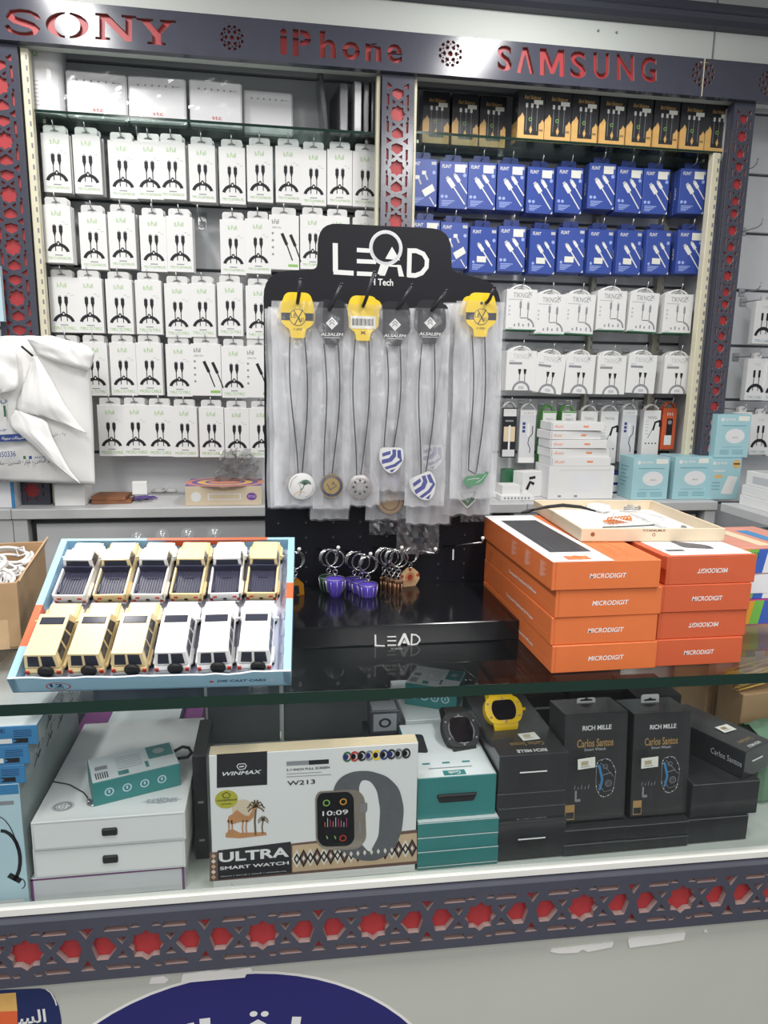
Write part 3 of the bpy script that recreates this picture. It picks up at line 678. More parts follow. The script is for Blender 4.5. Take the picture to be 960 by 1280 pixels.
for i, (kind, x0, y0, x1, y1, d, lab) in enumerate([
    ('black', 629, 510, 647, 572, .03, 'slim black and clear pack with a white top strip, nearest the pegboard'),
    ('grey', 651, 512, 671, 579, .02, 'slim grey pack with a curled black cable print beside the green pack'),
    ('green', 679, 514, 696, 586, .05, 'white accessory pack with bright green sides, the taller one, left of the white box stack'),
    ('green', 703, 514, 721, 545, .05, 'white and green accessory pack peeking over the top of the white box stack'),
    ('plain', 727, 514, 748, 560, .03, 'white loop-handled accessory pack half hidden behind the small white boxes'),
    ('clip', 752, 514, 774, 579, .03, 'white pack with a black clip mount print just beside the small white boxes'),
    ('grey', 779, 512, 797, 578, .03, 'slim grey pack with a curled black cable print above the first pale blue box'),
    ('clip', 806, 513, 827, 572, .035, 'white pack with a black clip mount print beside the orange pack'),
    ('orange', 830, 510, 847, 562, .03, 'slim orange pack with a black window at the end of the lowest row')]):
    Y = YF + .04; a = AY(x0, y0, Y); b = AY(x1, y0, Y); c = AY(x0, y1, Y); w = b.x - a.x; h = a.z - c.z
    kk = narrow(kind, w, h, d); kk.location = ((a.x + b.x) / 2, Y, a.z); tag(kk, lab, 'accessory pack', 'slim packs in the lowest row'); hook((a.x + b.x) / 2, a.z + .016, Y - .004, 'metal hook, %s in the lowest row of slim packs' % ORD[i])

# ------------------------------------------------------------ routers on the first shelf
m = MB(); w, d, h = .105, .10, .20; z0 = ZS1
m.prism(Fr((-w / 2, 0, h), (1, 0, 0), (0, 1, 0)), rounded([(0, 0), (w, 0), (w, d), (0, d)], [.012, .04, .03, .012]), h, 'white_gloss')
F = Fr((-w / 2, 0, 0), (1, 0, 0), (0, 0, 1)); m.text(F, '5G', .017, h - .045, .042, h - .022, 'green_print', 2)
m.disc(F, .02, .10, .003, 'grey_print', 2, n=8)
for i in range(7): m.rect(F, .022, .02 + i * .011, .040, .024 + i * .011, 'lightgrey_print', 2)
p = AY(56, 141, YS + .03); tag(m.build('router', None, (p.x, YS + .03, z0 + .0005)), 'tall white tower router with rounded corners at the end of the glass shelf', 'router')
for i, (x0, y0, x1, wrapd, lab, tilt) in enumerate([
    (81, 86, 157, 1, 'white square router in crinkled film, beside the tall tower router', .03), (158, 91, 231, 1, 'white square router in crinkled film with a small red logo, second from the tower', .06),
    (236, 97, 302, 1, 'creamy white square router in film, third from the tower router', .04), (303, 108, 366, 0, 'smaller unwrapped white router at the end of the router row', .1)]):
    Y = YS + (.06 if i < 3 else .10); a = AY(x0, y0, Y); b = AY(x1, y0 + 5, Y); w = b.x - a.x; h = a.z - z0 - .001; t = empty('router', ((a.x + b.x) / 2, Y, z0 + .0008), (-tilt, 0, [.05, -.03, .04, .02][i])); tag(t, lab, 'router', 'white routers on the glass shelf')
    m = MB(); m.box((0, .018, h / 2), (w, .034, h), 'white_gloss' if i != 2 else 'offwhite', .005); F = Fr((-w / 2, .001, 0), (1, 0, 0), (0, 0, 1))
    for k in range(6): m.disc(F, w * (.18 + .12 * k), h * .80, .003, 'grey_print', 2, n=8)
    m.rect(F, w * .80, h * .79, w * .90, h * .81, 'lightgrey_print', 2); m.text(F, 'stc', w * .42, h * .17, w * .6, h * .24, 'red_print', 2); m.build('casing', t)
    if wrapd:
        f = MB(); n, q = 10, 12; vs = []; fs = []
        for r in range(q + 1):
            for c in range(n + 1):
                x = (c / n - .5) * (w + .008); zz = r / q * (h + .004); vs.append((x, -.004 - .006 * noise.noise((x * 38 + i * 9, zz * 30, 3)), zz))
        for r in range(q):
            for c in range(n): fs.append((r * (n + 1) + c, r * (n + 1) + c + 1, (r + 1) * (n + 1) + c + 1, (r + 1) * (n + 1) + c))
        f.add(vs, fs, 'wrap'); f.build('plastic_film', t)
# dark cases in film standing like books
m = MB(); a = AY(397, 82, YS + .03); b = AY(408, 158, YS + .03)
t = empty('film_sleeve', (b.x, YS + .03, ZS1 + .001), (0, -.10, 0)); tag(t, 'tall dark flat sleeve in shiny film leaning alone beyond the routers', 'sleeve')
m.box((0, .08, .094), (.010, .14, .185), 'case_dark', .003); m.build('sleeve', t); f = MB(); f.box((0, .078, .096), (.016, .15, .19), 'film_dark', .003); f.build('plastic_film', t)
for i, (x0, x1, y0, light, lab) in enumerate([(425, 437, 103, 0, 'dark tablet case in shiny film, the first of the five standing cases'), (444, 454, 98, 1, 'pale grey tablet case among the dark film-wrapped ones'), (456, 463, 100, 0, 'dark film-wrapped case standing just after the pale grey one'),
        (466, 473, 101, 0, 'dark film-wrapped case, next to last of the standing row'), (477, 484, 103, 0, 'dark film-wrapped case standing last against the middle pillar')]):
    Y = YS + .02; a = AY(x0, y0, Y); b = AY(x1, y0, Y); w = (b.x - a.x) * .8; h = a.z - ZS1 - .002
    t = empty('tablet_case', ((a.x + b.x) / 2 - .002, Y, ZS1 + .001), (0, 0, .12)); tag(t, lab, 'case', 'cases standing on the glass shelf')
    m = MB(); m.prism(Fr((-w / 2, .17, 0), (0, -1, 0), (0, 0, 1)), rounded([(0, 0), (.165, 0), (.165, h), (0, h)], .02), w, 'case_light' if light else 'case_dark'); 
    m.build('case_body', t); f = MB(); f.box((0, .0865, h / 2), (w + .003, .171, h + .003), 'wrap' if light else 'film_dark', .003); f.build('plastic_film', t)

# ------------------------------------------------------------ black and gold boxes on the second shelf
def goldbox(w, d, h):
    b = Bx(w, d, h, 'black_box'); m = b.mb; F = b.F
    m.poly(F, [(0, 0), (w, 0), (w, h * .36), (w * .93, h * .43), (w * .86, h * .36), (w * .8, h * .34), (w * .8, h * .12), (w * .24, h * .12), (w * .24, h * .46), (w * .16, h * .54), (w * .10, h * .48), (0, h * .42)], 'gold', 1)
    m.text(F, 'Bad Balance', w * .22, h * .80, w * .84, h * .87, 'gold', 1, 0, .3)
    for i, x in enumerate((.32, .52, .72)): m.rect(F, w * x - .004, h * .64, w * x + .004, h * .72, 'white', 1.5); m.rect(F, w * x - .0007, h * .2, w * x + .0007, h * .64, 'grey_print', 1.4)
    m.ring(F, w * .47, h * .42, .004, .006, 'green_print', 2, 12); m.poly(F, [(w * .5, h * .14), (w * .56, h * .22), (w * .5, h * .3), (w * .44, h * .22)], 'gold', 1.6)
    for i in range(3): m.rect(F, w * (.82 + .05 * i), h * .2, w * (.85 + .05 * i), h * .24, 'black_print', 2)
    m.rect(F, w * .58, h * .71, w * .92, h * .79, 'sticker', 2)
    m.rect(b.L, 0, 0, d, h * .4, 'gold', 1); m.rect(b.R, 0, 0, d, h * .4, 'gold', 1)
    o = m.build('cable_set_box')
    f = MB(); f.box((0, 0, h / 2), (w + .003, d + .003, h + .002), 'wrap', .001); f.build('plastic_film', o); return o
GX = [(529, 109, YS + .115), (566, 111, YS + .115), (601, 112, YS + .115), (649, 104, YS + .03), (683, 107, YS + .03), (717, 109, YS + .03), (752, 111, YS + .03), (786, 113, YS + .03), (820, 115, YS + .03), (854, 117, YS + .03), (886, 118, YS + .03)]
gl = ['black and gold cable box set back on the glass shelf, beside the middle pillar', 'black and gold cable box set back on the glass shelf, middle of three', 'black and gold cable box set back on the glass shelf, next to the front row'] + ['black and gold cable box, %s of the eight along the shelf front' % ORD[i] for i in range(8)]
for i, (x, y, Y) in enumerate(GX):
    a = AY(x, y, Y); spawn('gold', lambda: goldbox(.092, .062, .162), (a.x + .047, Y + .031, ZS2 + .001), (0, 0, .0), gl[i], 'box', 'black and gold boxes on the glass shelf')

# ------------------------------------------------------------ goods on the low counter
def cbox(name, label, cat, x0, y0, x1, y1, Y, d, mat, group=None, z=None, rz=0, deco=None, top=None, side=None):
    """a carton whose front face spans the pixel box at depth Y"""
    a = AY(x0, y0, Y); b = AY(x1, y1, Y); w = abs(b.x - a.x); h = a.z - b.z; zz = b.z
    if z is not None: zz = z; h = a.z - z
    bx = Bx(w, d, h, mat, side, top)
    if deco: deco(bx, w, d, h)
    return bx.done(name, label, cat, ((a.x + b.x) / 2 + d / 2 * -math.sin(rz), Y + d / 2 * math.cos(rz), zz + .0004), rz, group)
def tp(kind):
    def deco(b, w, d, h):
        m, F = b.mb, b.F
        m.text(F, 'tp-link', w * .22, h * .84, w * .55, h * .92, 'white', 1, .02); m.disc(F, w * .15, h * .88, w * .05, 'white', 1, n=12); m.rect(b.T, w * .1, d * .1, w * .9, d * .9, 'cyan_side', 1)
        if kind == 'plug':
            m.rect(F, w * .62, h * .85, w * .95, h * .96, 'sticker', 1); m.disc(F, w * .56, h * .5, w * .29, 'offwhite', 1, h * .17, 18); m.poly(F, [(w * .36, h * .42), (w * .78, h * .38), (w * .80, h * .52), (w * .38, h * .56)], 'white', 2); m.text(F, 'AC', w * .48, h * .45, w * .66, h * .49, 'grey_print', 3)
            m.rect(F, w * .14, h * .73, w * .86, h * .75, 'cyan_dark', 1); m.rect(F, w * .2, h * .24, w * .8, h * .25, 'cyan_dark', 1)
            for i in range(3): m.rect(F, w * .15, h * (.08 + .04 * i), w * .42, h * (.095 + .04 * i), 'cyan_dark', 1); m.rect(F, w * .52, h * (.08 + .04 * i), w * .85, h * (.095 + .04 * i), 'cyan_dark', 1)
        else:
            m.disc(F, w * .84, h * .86, w * .12, 'gold', 1, n=16); m.rect(F, w * .74, h * .85, w * .94, h * .88, 'black_print', 2); m.rect(F, w * .15, h * .68, w * .5, h * .71, 'white', 1); m.rect(F, w * .2, h * .52, w * .42, h * .6, 'gold', 1)
            m.poly(F, [(w * .42, h * .14), (w * .78, h * .12), (w * .92, h * .55), (w * .62, h * .58)], 'white', 1.5)
            for i in range(3): m.rect(F, w * .12, h * (.24 + .08 * i), w * .38, h * (.26 + .08 * i), 'cyan_dark', 1)
        for i in range(6): m.rect(b.L, d * .15, h * (.3 + .09 * i), d * (.5 + .1 * (i % 3)), h * (.32 + .09 * i), 'cyan_dark', 1)
    return deco
YT = yc + .05
zc = CZ + .0004
cbox('adapter_box', 'pale blue boxed wifi plug standing apart, nearest the white box stack', 'box', 793, 572, 833, 626, YT, .11, 'cyan_box', 'pale blue network boxes', zc, .0, tp('plug'))
cbox('adapter_box', 'pale blue boxed wifi plug with white sticker, under the pillar foot', 'box', 845, 571, 886, 626, YT, .11, 'cyan_box', 'pale blue network boxes', zc, .0, tp('plug'))
lo = cbox('adapter_box', 'pale blue box with a yellow seal and long white device print', 'box', 888, 573, 922, 626, YT - .01, .11, 'cyan_box', 'pale blue network boxes', zc, .0, tp('long'))
a = AY(900, 517, YT); zz = AY(900, 573, YT).z
cbox('adapter_box', 'pale blue boxed wifi plug perched on top of the others', 'box', 898, 518, 934, 572, YT, .115, 'cyan_box', 'pale blue network boxes', None, .0, tp('plug'))
# white stack
YB = yc + .08
def big(b, w, d, h):
    m, F = b.mb, b.F; m.rect(F, w * .35, h * .25, w * .78, h * .78, 'offwhite', 1)
    m.line(F, [(w * .15, h * .88), (w * .95, h * .88)], .0015, 'lightgrey_print', 1)
    for x in (.15, .4): m.rect(F, w * x, h * .06, w * (x + .05), h * .12, 'grey_print', 1)
cbox('box', 'large plain white box at the bottom of the white stack on the low counter', 'box', 687, 583, 765, 627, YB, .14, 'white', 'white box stack', zc, 0, big, None, 'offwhite')
def small(b, w, d, h):
    b.mb.text(b.F, 'dusi', w * .06, h * .35, w * .22, h * .7, 'orange_light', 1); b.mb.rect(b.F, w * .6, h * .4, w * .7, h * .6, 'orange_light', 1); b.mb.rect(b.F, w * .01, h * .1, w * .03, h * .9, 'lightgrey_print', 1)
ys = [(572, 582.6, 689, 763), (561, 571.6, 688, 762), (550, 560.6, 688, 758), (539, 549.6, 688, 752), (528, 538.6, 690, 755)]
for i, (y0, y1, x0, x1) in enumerate(ys):
    cbox('box', ['lowest of the five small white boxes stacked on the large white one', 'second small white box up, in the stack on the large white box', 'middle small white box with orange print in the stack', 'fourth small white box up, shifted in the stack', 'topmost small white box in the stack, with a grey code square'][i], 'box', x0, y0, x1, y1, YB + .005 * (i % 2), .12, 'white', 'white box stack', None, [0, .03, -.02, .05, -.04][i], small, None, 'offwhite')
# odds and ends behind the orange cartons
def printed(b, w, d, h):
    b.mb.line(b.F, [(w * .2, h * .3), (w * .35, h * .6), (w * .55, h * .5)], .012, 'black_print', 1); b.mb.line(b.F, [(w * .3, h * .75), (w * .6, h * .78)], .01, 'black_print', 1)
cbox('box', 'white box with black cable print standing behind the white stack', 'box', 652, 590, 680, 626, yc + .14, .06, 'white', None, zc, .3, printed)
cbox('box', 'dark navy and white carton end between white stack and pale blue box', 'box', 766, 592, 784, 622, yc + .2, .1, 'navy', None, zc, 0, lambda b, w, d, h: (b.mb.rect(b.F, .0, h * .08, w * .8, h * .42, 'offwhite', 1), b.mb.rect(b.F, .0, h * .55, w * .8, h * .92, 'offwhite', 1)))
cbox('box', 'flat white printed box on the low counter at the edge of the pegboard', 'box', 626, 620, 668, 628, yc + .06, .1, 'white', None, zc, 0, lambda b, w, d, h: [b.mb.rect(b.F, w * (.1 + .1 * i), h * .3, w * (.15 + .1 * i), h * .7, 'grey_print', 1) for i in range(8)])
cbox('box', 'small white box lying on the flat white printed box', 'box', 628, 607, 650, 619, yc + .08, .07, 'white')
cbox('box', 'small dark green box behind the pegboard edge', 'box', 632, 588, 646, 604, yc + .22, .06, 'darkgreen', None, zc)
cbox('box', 'red slim box behind the pale blue boxes', 'box', 832, 590, 843, 618, yc + .2, .04, 'red_print', None, zc)
# left part of the low counter
Y = yc + .03
def bangle(b, w, d, h):
    m, F = b.mb, b.F; m.rect(F, w * .29, h * .28, w * .73, h * .62, 'white', 1); m.rect(F, w * .31, h * .34, w * .71, h * .56, 'beige', 2); m.disc(F, w * .14, h * .45, h * .26, 'white', 1, n=16); m.disc(F, w * .87, h * .45, h * .26, 'rainbow_purple', 1, h * .2, 12)
    m.text(F, 'Nil Bangle Box', w * .36, h * .76, w * .66, h * .9, 'gold_text', 1); m.text(F, 'STYLE', w * .82, h * .4, w * .92, h * .5, 'white', 2)
    m.rect(b.T, 0, 0, w, d, 'purple', 1)
    for r0, r1, c in ((.0, .25, 'salmon'), (.3, .42, 'gold'), (.5, .6, 'salmon')): m.ring(b.T, w * .5, d * .5, w * r0 * .9, w * r1 * .9, c, 2, 24, k=.8)
cbox('gift_box', 'flat cream gift box with a window and purple printed top', 'box', 231, 608, 327, 631, Y, .17, 'beige_light', None, zc, 0, bangle)
cbox('box', 'plain white box under the corner of the crumpled white bag', 'box', 67, 606, 106, 627, Y + .02, .1, 'white', None, zc)
cbox('box', 'white box with a blue edge at the very edge under the white bag', 'box', -30, 603, 19, 626, Y, .08, 'offwhite', None, zc, 0, lambda b, w, d, h: b.mb.rect(b.F, w * .9, 0, w, h, 'box_blue', 1))
for i, (x0, y0, x1, y1, mt, lb) in enumerate([(113, 614, 163, 622, 'leather', 'folded brown leather wallet lying on the low counter'), (114, 608, 158, 613.6, 'leather', 'second brown leather wallet lying on top of the first')]):
    a = AY(x0, y0, Y + .06); b = AY(x1, y1, Y + .06); h = .012
    m = MB(); m.prism(Fr((-.5 * (b.x - a.x), -.05, h), (1, 0, 0), (0, 1, 0)), rounded([(0, 0), (b.x - a.x, 0), (b.x - a.x, .10), (0, .10)], .01), h, mt); m.box((0, -.047, h / 2), ((b.x - a.x) * .96, .004, .003), 'salmon'); tag(m.build('wallet', None, ((a.x + b.x) / 2, Y + .10, zc + i * .0125), (0, 0, [.06, -.05][i])), lb, 'wallet')
for i, (px, py, w, d, rz) in enumerate([(120, 628, .11, .06, .35), (152, 627, .09, .05, -.1), (180, 626, .07, .05, .5)]):
    p = AZ(px, py, CZ); m = MB(); n = 8; vs = []; fs = []
    for r in range(n + 1):
        for c in range(n + 1): vs.append(((c / n - .5) * w, (r / n - .5) * d, .004 + .004 * noise.noise((c * .5 + i * 5, r * .5, 0)) + .004 * (r / n)))
    for r in range(n):
        for c in range(n): fs.append((r * (n + 1) + c, r * (n + 1) + c + 1, (r + 1) * (n + 1) + c + 1, (r + 1) * (n + 1) + c))
    m.add(vs, fs, 'purple'); m.add([(x, y, z - .0025) for x, y, z in vs], fs, 'offwhite'); m.rect(Fr((-w / 2, -d / 2, .012), (1, 0, 0), (0, 1, 0)), w * .6, d * .1, w * .9, d * .4, 'offwhite', 1)
    tag(m.build('plastic_pouch', None, (p.x, p.y + .03, zc + .001), (0, 0, rz)), ['purple plastic pouch lying nearest the white bag', 'purple plastic pouch with white corner in front of the wallets', 'small purple pouch lying by the white card box'][i], 'pouch', 'purple pouches on the low counter')
cbox('box', 'small white card box standing upright beside the wallets', 'box', 165, 603, 184, 618, Y + .06, .03, 'white', None, None, .1)
m = MB(); p = AZ(198, 617, CZ); m.tube([(.03 * math.cos(t * .7) * (1 - t * .03), .02 * math.sin(t * .7), .004 + t * .0006) for t in range(22)], .0035, 'white', 6); m.box((.045, 0, .008), (.03, .016, .014), 'white', .003); tag(m.build('charging_cable', None, (p.x, p.y + .02, zc)), 'coiled white charging cable on the low counter by the card box', 'cable')
# crinkled clear film on the gift box
m = MB(); n = 22; vs = []; fs = []; p = AY(297, 606, Y + .08)
for r in range(n + 1):
    for c in range(n + 1):
        u, v = c / n - .5, r / n; q = noise.noise((u * 9, v * 9, 1.3)); vs.append((u * (.16 - .05 * v) + .015 * q, .05 * noise.noise((u * 7, v * 7, 9)) + .03, .012 + v * .10 + .03 * q * v))
for r in range(n):
    for c in range(n): fs.append((r * (n + 1) + c, r * (n + 1) + c + 1, (r + 1) * (n + 1) + c + 1, (r + 1) * (n + 1) + c))
m.add(vs, fs, 'film_dark'); tag(m.build('crumpled_film', None, (p.x, Y + .08, CZ + .056)), 'crumpled clear film heaped on the cream gift box', 'film')
# slim screen edge at the far end of the low counter
cbox('poster_panel', 'pale blue panel edge beside the fretwork pillar behind the bag', 'panel', -60, 330, 5, 402, YP - .05, .02, 'lightblue_box')

# ------------------------------------------------------------ crumpled white carrier bag
YG = yc - .02
bagroot = empty('carrier_bag', AY(58, 606, YG), (0, 0, 0)); tag(bagroot, 'crumpled white fabric carrier bag with blue Arabic print, slumped on the low counter', 'bag'); B0 = bagroot.location
def G(px, py, dy=0): p = AY(px, py, YG + dy); return (p.x - B0.x, p.y - B0.y, p.z - B0.z)
def sheet(outl, dy, wob, mat, name, seed, bulge=.03, n=34, lean=0):
    """a cloth filling a pixel outline given as left and right edges by row"""
    vs = []; fs = []; k = len(outl) - 1
    for r in range(n + 1):
        t = r / n * k; i = min(int(t), k - 1); f = t - i
        l = Vector(outl[i][0]).lerp(Vector(outl[i + 1][0]), f); rr = Vector(outl[i][1]).lerp(Vector(outl[i + 1][1]), f)
        for c in range(n + 1):
            u = c / n; q = l.lerp(rr, u); v = r / n
            d = dy - bulge * math.sin(PI * min(1, max(0, u))) ** .6 * math.sin(PI * min(1, .08 + v * .88)) + wob * noise.noise((u * 3.2 + seed, v * 3.2, seed)) + wob * .5 * noise.noise((u * 9 + seed, v * 5, seed * 2)) + lean * v
            vs.append(G(q.x, q.y, d))
    for r in range(n):
        for c in range(n): fs.append((r * (n + 1) + c, r * (n + 1) + c + 1, (r + 1) * (n + 1) + c + 1, (r + 1) * (n + 1) + c))
    m = MB(); m.add(vs, fs, mat, True); o = m.build(name, bagroot)
    md = o.modifiers.new('s', 'SOLIDIFY'); md.thickness = .0025; return o
main = [((-60, 421), (66, 420)), ((-60, 428), (98, 431)), ((-60, 440), (117, 440)), ((-60, 463), (112, 466)), ((-60, 500), (115, 505)), ((-60, 545), (117, 547)), ((-60, 580), (118, 580)), ((-60, 598), (119, 606))]
sheet(main, .0, .014, 'bag_cloth', 'bag_front', 3, .035)
sheet(main, .07, .01, 'bag_cloth', 'bag_back', 8, -.01, 14)
sheet([((34, 424), (60, 420)), ((40, 432), (108, 432)), ((46, 442), (118, 442)), ((70, 452), (114, 458)), ((92, 459), (110, 464))], -.045, .006, 'bag_cloth', 'rolled_flap', 5, .02, 18)
sheet([((42, 446), (46, 446)), ((33, 472), (66, 478)), ((22, 500), (82, 508)), ((20, 512), (98, 530)), ((60, 520), (108, 542))], -.045, .006, 'bag_cloth', 'folded_flap', 6, .018, 18)
sheet([((20, 513), (24, 514)), ((12, 522), (58, 526)), ((14, 534), (66, 548)), ((42, 556), (76, 568)), ((62, 576), (88, 590)), ((96, 602), (100, 605))], -.05, .004, 'bag_cloth', 'hanging_flap', 7, .012, 18)
sheet([((-60, 424), (6, 424)), ((-60, 440), (20, 440)), ((-60, 470), (24, 462)), ((-60, 488), (22, 488)), ((-60, 493), (-20, 494))], -.07, .012, 'bag_cloth', 'gathered_top', 9, .02, 18)
# print on the bag
def bagframe(dy): 
    o = Vector(G(0, 0, dy)); return o
def bp(px0, py0, px1, py1, mat, dy, t=None):
    m = MB(); a = Vector(G(px0, py0, dy)); b = Vector(G(px1, py1, dy)); F = Fr((a.x, a.y, b.z), (1, 0, .06), (0, 0, 1)); w = b.x - a.x; h = a.z - b.z
    if t: m.text(F, t, 0, 0, w, h, mat, 1, .01)
    else: m.rect(F, 0, 0, w, h, mat, 1)
    m.build('printed_text' if t else 'printed_mark', bagroot)
D = -.0495
bp(-10, 544, 36, 553, 'bag_blue', -.052); bp(2, 546, 30, 551, 'white', -.054, '\ufe94\ufedf\ufeee\ufea0\ufee3 \ufe95\ufe8e\ufedc\ufef4\ufe92\ufeb7')
bp(-6, 565, 20, 572, 'bag_blue', D, '2050336'); bp(-8, 535, 9, 541, 'bag_blue', D, '\ufe93\ufeae\ufe9f')
bp(29, 570, 32.5, 574, 'darkgreen', D); bp(36, 570, 40, 574, 'bag_blue', D); bp(43, 570, 66, 574, 'bag_blue', D, 'alqualeta')
bp(-8, 577, 68, 584, 'black_print', D, '\ufedd\ufe91\ufe8e\ufed8\ufee3 - \ufee6\ufef4\ufe98\ufeb4\ufedf\ufe8d \ufec9\ufead\ufe8e\ufeb7 - \ufee6\ufec3\ufe8e\ufe92\ufedf\ufe8d \ufeae\ufed4\ufea3')
bp(65, 541, 82, 547, 'bag_blue', -.046, '\ufeb5 - \ufecd\ufe91')
bp(0, 497, 10, 505, 'bag_blue', -.052, '\ufee6'); bp(4, 507, 8, 521, 'darkgreen', -.052)
m = MB(); m.tube([G(27, 433, -.07), G(33, 438, -.072), G(41, 445, -.072)], .0035, 'black', 6); m.build('handle_slot', bagroot)

# ------------------------------------------------------------ packs on the wall beyond the last pillar
def dbl(two):
    w, h = (.085, .155); m = MB(); m.box((0, PD / 2, -h / 2), (w, PD, h), 'white', .001); F = Fr((-w / 2, 0, -h), (1, 0, 0), (0, 0, 1))
    m.text(F, 'b.Full', w * .36, h - .026, w * .64, h - .016, 'lightgrey_print', 1)
    for x in (-.011, .012):
        cx = w / 2 + x; m.rect(F, cx - .005, .085, cx + .005, .112, 'black_print', 1); m.rect(F, cx - .0016, .035, cx + .0016, .086, 'black_print', 1)
    m.ring(F, w / 2, .022, .028, .040, 'black_print', 1.4, 18, R_(12), R_(168)); m.text(F, 'TYPE-C CABLE', w * .1, .006, w * .9, .016, 'cyan_dark', 1)
    o = m.build('cable_box'); tb = MB()
    tb.prism(Fr((0, .004, -.002), (1, 0, 0), (0, 0, 1)), rounded([(-.018, 0), (.018, 0), (.018, .024), (-.018, .024)], [0, 0, .008, .008]), .001, 'tab'); tb.build('hang_tab', o); return o
rl = [(946, 376, 'top white cable box on the far wall, beyond the dark pillar'), (936, 448, 'white cable box, second row on the far wall, nearer the pillar'), (960, 449, 'white cable box, second row on the far wall, at the picture edge'),
      (917, 515, 'white cable box side-on behind the pale blue box pile'), (941, 518, 'white cable box, lowest row on the far wall, beside the pale blue box pile'), (965, 520, 'white cable box, lowest row on the far wall, at the picture edge')]
for i, (px, py, lb) in enumerate(rl):
    Y = YW - .14; a = AY(px, py, Y)
    for k in range(2): spawn('dbl', lambda: dbl(0), (a.x + .04, Y + k * .0135, a.z - .002 * k), (0, 0, .10 - .02 * k), lb if k == 0 else lb.replace('white cable box', 'rear white cable box'), 'cable box', 'white cable boxes on the far wall')
    hook(a.x + .04, a.z + .009, Y - .004, 'metal hook on the far wall holding ' + ['the top white box', 'second row, nearer the pillar', 'second row, at the picture edge', 'the side-on white box', 'lowest row, by the pale blue pile', 'lowest row, at the picture edge'][i])
for i, (px, py) in enumerate(((944, 208), (950, 283), (948, 362))):
    a = AY(px, py, YW - .10); hook(a.x, a.z, YW - .10, 'bare metal hook on the far wall, %s from the top' % ORD[i])
# white cartons on and under the side counter
o0, d0, q0, an0 = SIDE
def sbox(name, label, s, t, w, d, z, h, deco=None, mat='white', group='white cartons by the side counter'):
    b = Bx(w, d, h, mat); 
    if deco: deco(b, w, d, h)
    p = o0 + d0 * s + q0 * t; return b.done(name, label, 'box', (p.x, p.y, z + .0004), an0, group)
def st(b, w, d, h):
    b.mb.rect(b.F, w * .5, h * .2, w * .8, h * .75, 'orange_light', 1); b.mb.rect(b.F, w * .1, h * .2, w * .4, h * .7, 'lightgrey_print', 1); b.mb.rect(b.T, w * .05, d * .05, w * .95, d * .95, 'lightgrey_print', 1)
def sg(b, w, d, h):
    for i in range(3): b.mb.rect(b.F, w * (.5 + .14 * i), h * .25, w * (.58 + .14 * i), h * .75, 'grey_print', 1)
sbox('box', 'flat white carton at the bottom of the pile on the side counter', .22, .16, .36, .22, CZ, .036, sg)
sbox('box', 'flat white carton in the middle of the pile on the side counter', .22, .165, .36, .22, CZ + .037, .034, sg)
sbox('box', 'white carton with orange and grey print on top of the side counter pile', .23, .17, .36, .22, CZ + .072, .05, st)
for i in range(4): sbox('box', ['lowest', 'second', 'third', 'topmost'][i] + ' grey-white carton in the pile under the side counter', .30 + .01 * (i % 2), .12, .22, .2, CZ - .36 + .078 * i, .076, sg, 'greywhite')
m = MB(); m.box((0, 0, (CZ - .362) / 2), (.26, .24, CZ - .364), 'cardboard', .002); p = o0 + d0 * .31 + q0 * .12; m.box((0, -.121, CZ * .3), (.05, .001, CZ * .55), 'beige'); tag(m.build('cardboard_box', None, (p.x, p.y, 0), (0, 0, an0)), 'brown cardboard carton standing on the floor under the grey-white cartons', 'box')
# ============================================================ THE GLASS DISPLAY COUNTER
YG0 = 1.066; XC0, XC1 = -1.15, 1.75; XM = (XC0 + XC1) / 2; WC = XC1 - XC0; YBK = 1.66
TH = -.0196
ct = empty('display_counter', (XM, YG0, 0), (0, 0, TH)); tag(ct, 'glass-topped display counter with a dark red-starred fretwork band along its front', 'counter')
def lc(x, y, z): return (x - XM, y - YG0, z)
def AYC(px, py, Y):
    'pixel to the counter front (turned by TH), in the counter frame'
    d = ray(px, py); k = math.tan(TH); t = (Y - k * XM) / (d.y - k * d.x); P = Vector((d.x * t - XM, d.y * t - YG0, ZC + d.z * t))
    return Matrix.Rotation(-TH, 3, 'Z') @ P
m = MB(); m.box(lc(XM, (YG0 + YBK) / 2, .990), (WC, YBK - YG0, .019), 'glass'); m.rect(Fr(lc(XC0, YG0, .9805), (1, 0, 0), (0, 0, 1)), 0, 0, WC, .019, 'glass_edge', 1.5); m.build('glass_top', ct)
m = MB(); m.box(lc(XM, 1.0685, .815), (WC, .006, .329), 'glass'); m.build('front_glass', ct)
m = MB(); m.box(lc(XM, 1.068, .6424), (WC, .016, .0155), 'sill', .002); m.build('sill_rail', ct)
m = MB(); m.box(lc(XM, (1.076 + YBK) / 2, .612), (WC, YBK - 1.076, .012), 'case_floor'); m.build('case_floor', ct)
for x0, x1 in ((XC0, AY(250, 900, 1.62).x), (AY(250, 900, 1.62).x + .003, AY(345, 900, 1.62).x), (AY(345, 900, 1.62).x + .003, .86)):
    m = MB(); m.box(lc((x0 + x1) / 2, 1.62 + (.012 if x0 < -.3 else 0), .80), (x1 - x0 - .004, .014, .36), 'case_back'); m.box(lc(x0 + .002, 1.613, .80), (.006, .016, .36), 'case_floor'); 
    if x1 > .5: m.box(lc((x0 + x1) / 2, 1.611, .742), (x1 - x0, .006, .005), 'case_floor')
    m.build('sliding_door', ct)
m = MB(); m.box(lc(1.2, 1.64, .80), (.68, .012, .36), 'white_top'); m.build('back_panel', ct)
zb0, zb1 = .517, .634
WB = zb1 - zb0; F = Fr((XC0, 1.045, (zb0 + zb1) / 2), (1, 0, 0), (0, 0, 1))
stx = [AYC(px, py, 1.045).x + XM for px, py in ((32, 1191), (185, 1178), (330, 1165), (467, 1150))]
pit = (stx[-1] - stx[0]) / 3
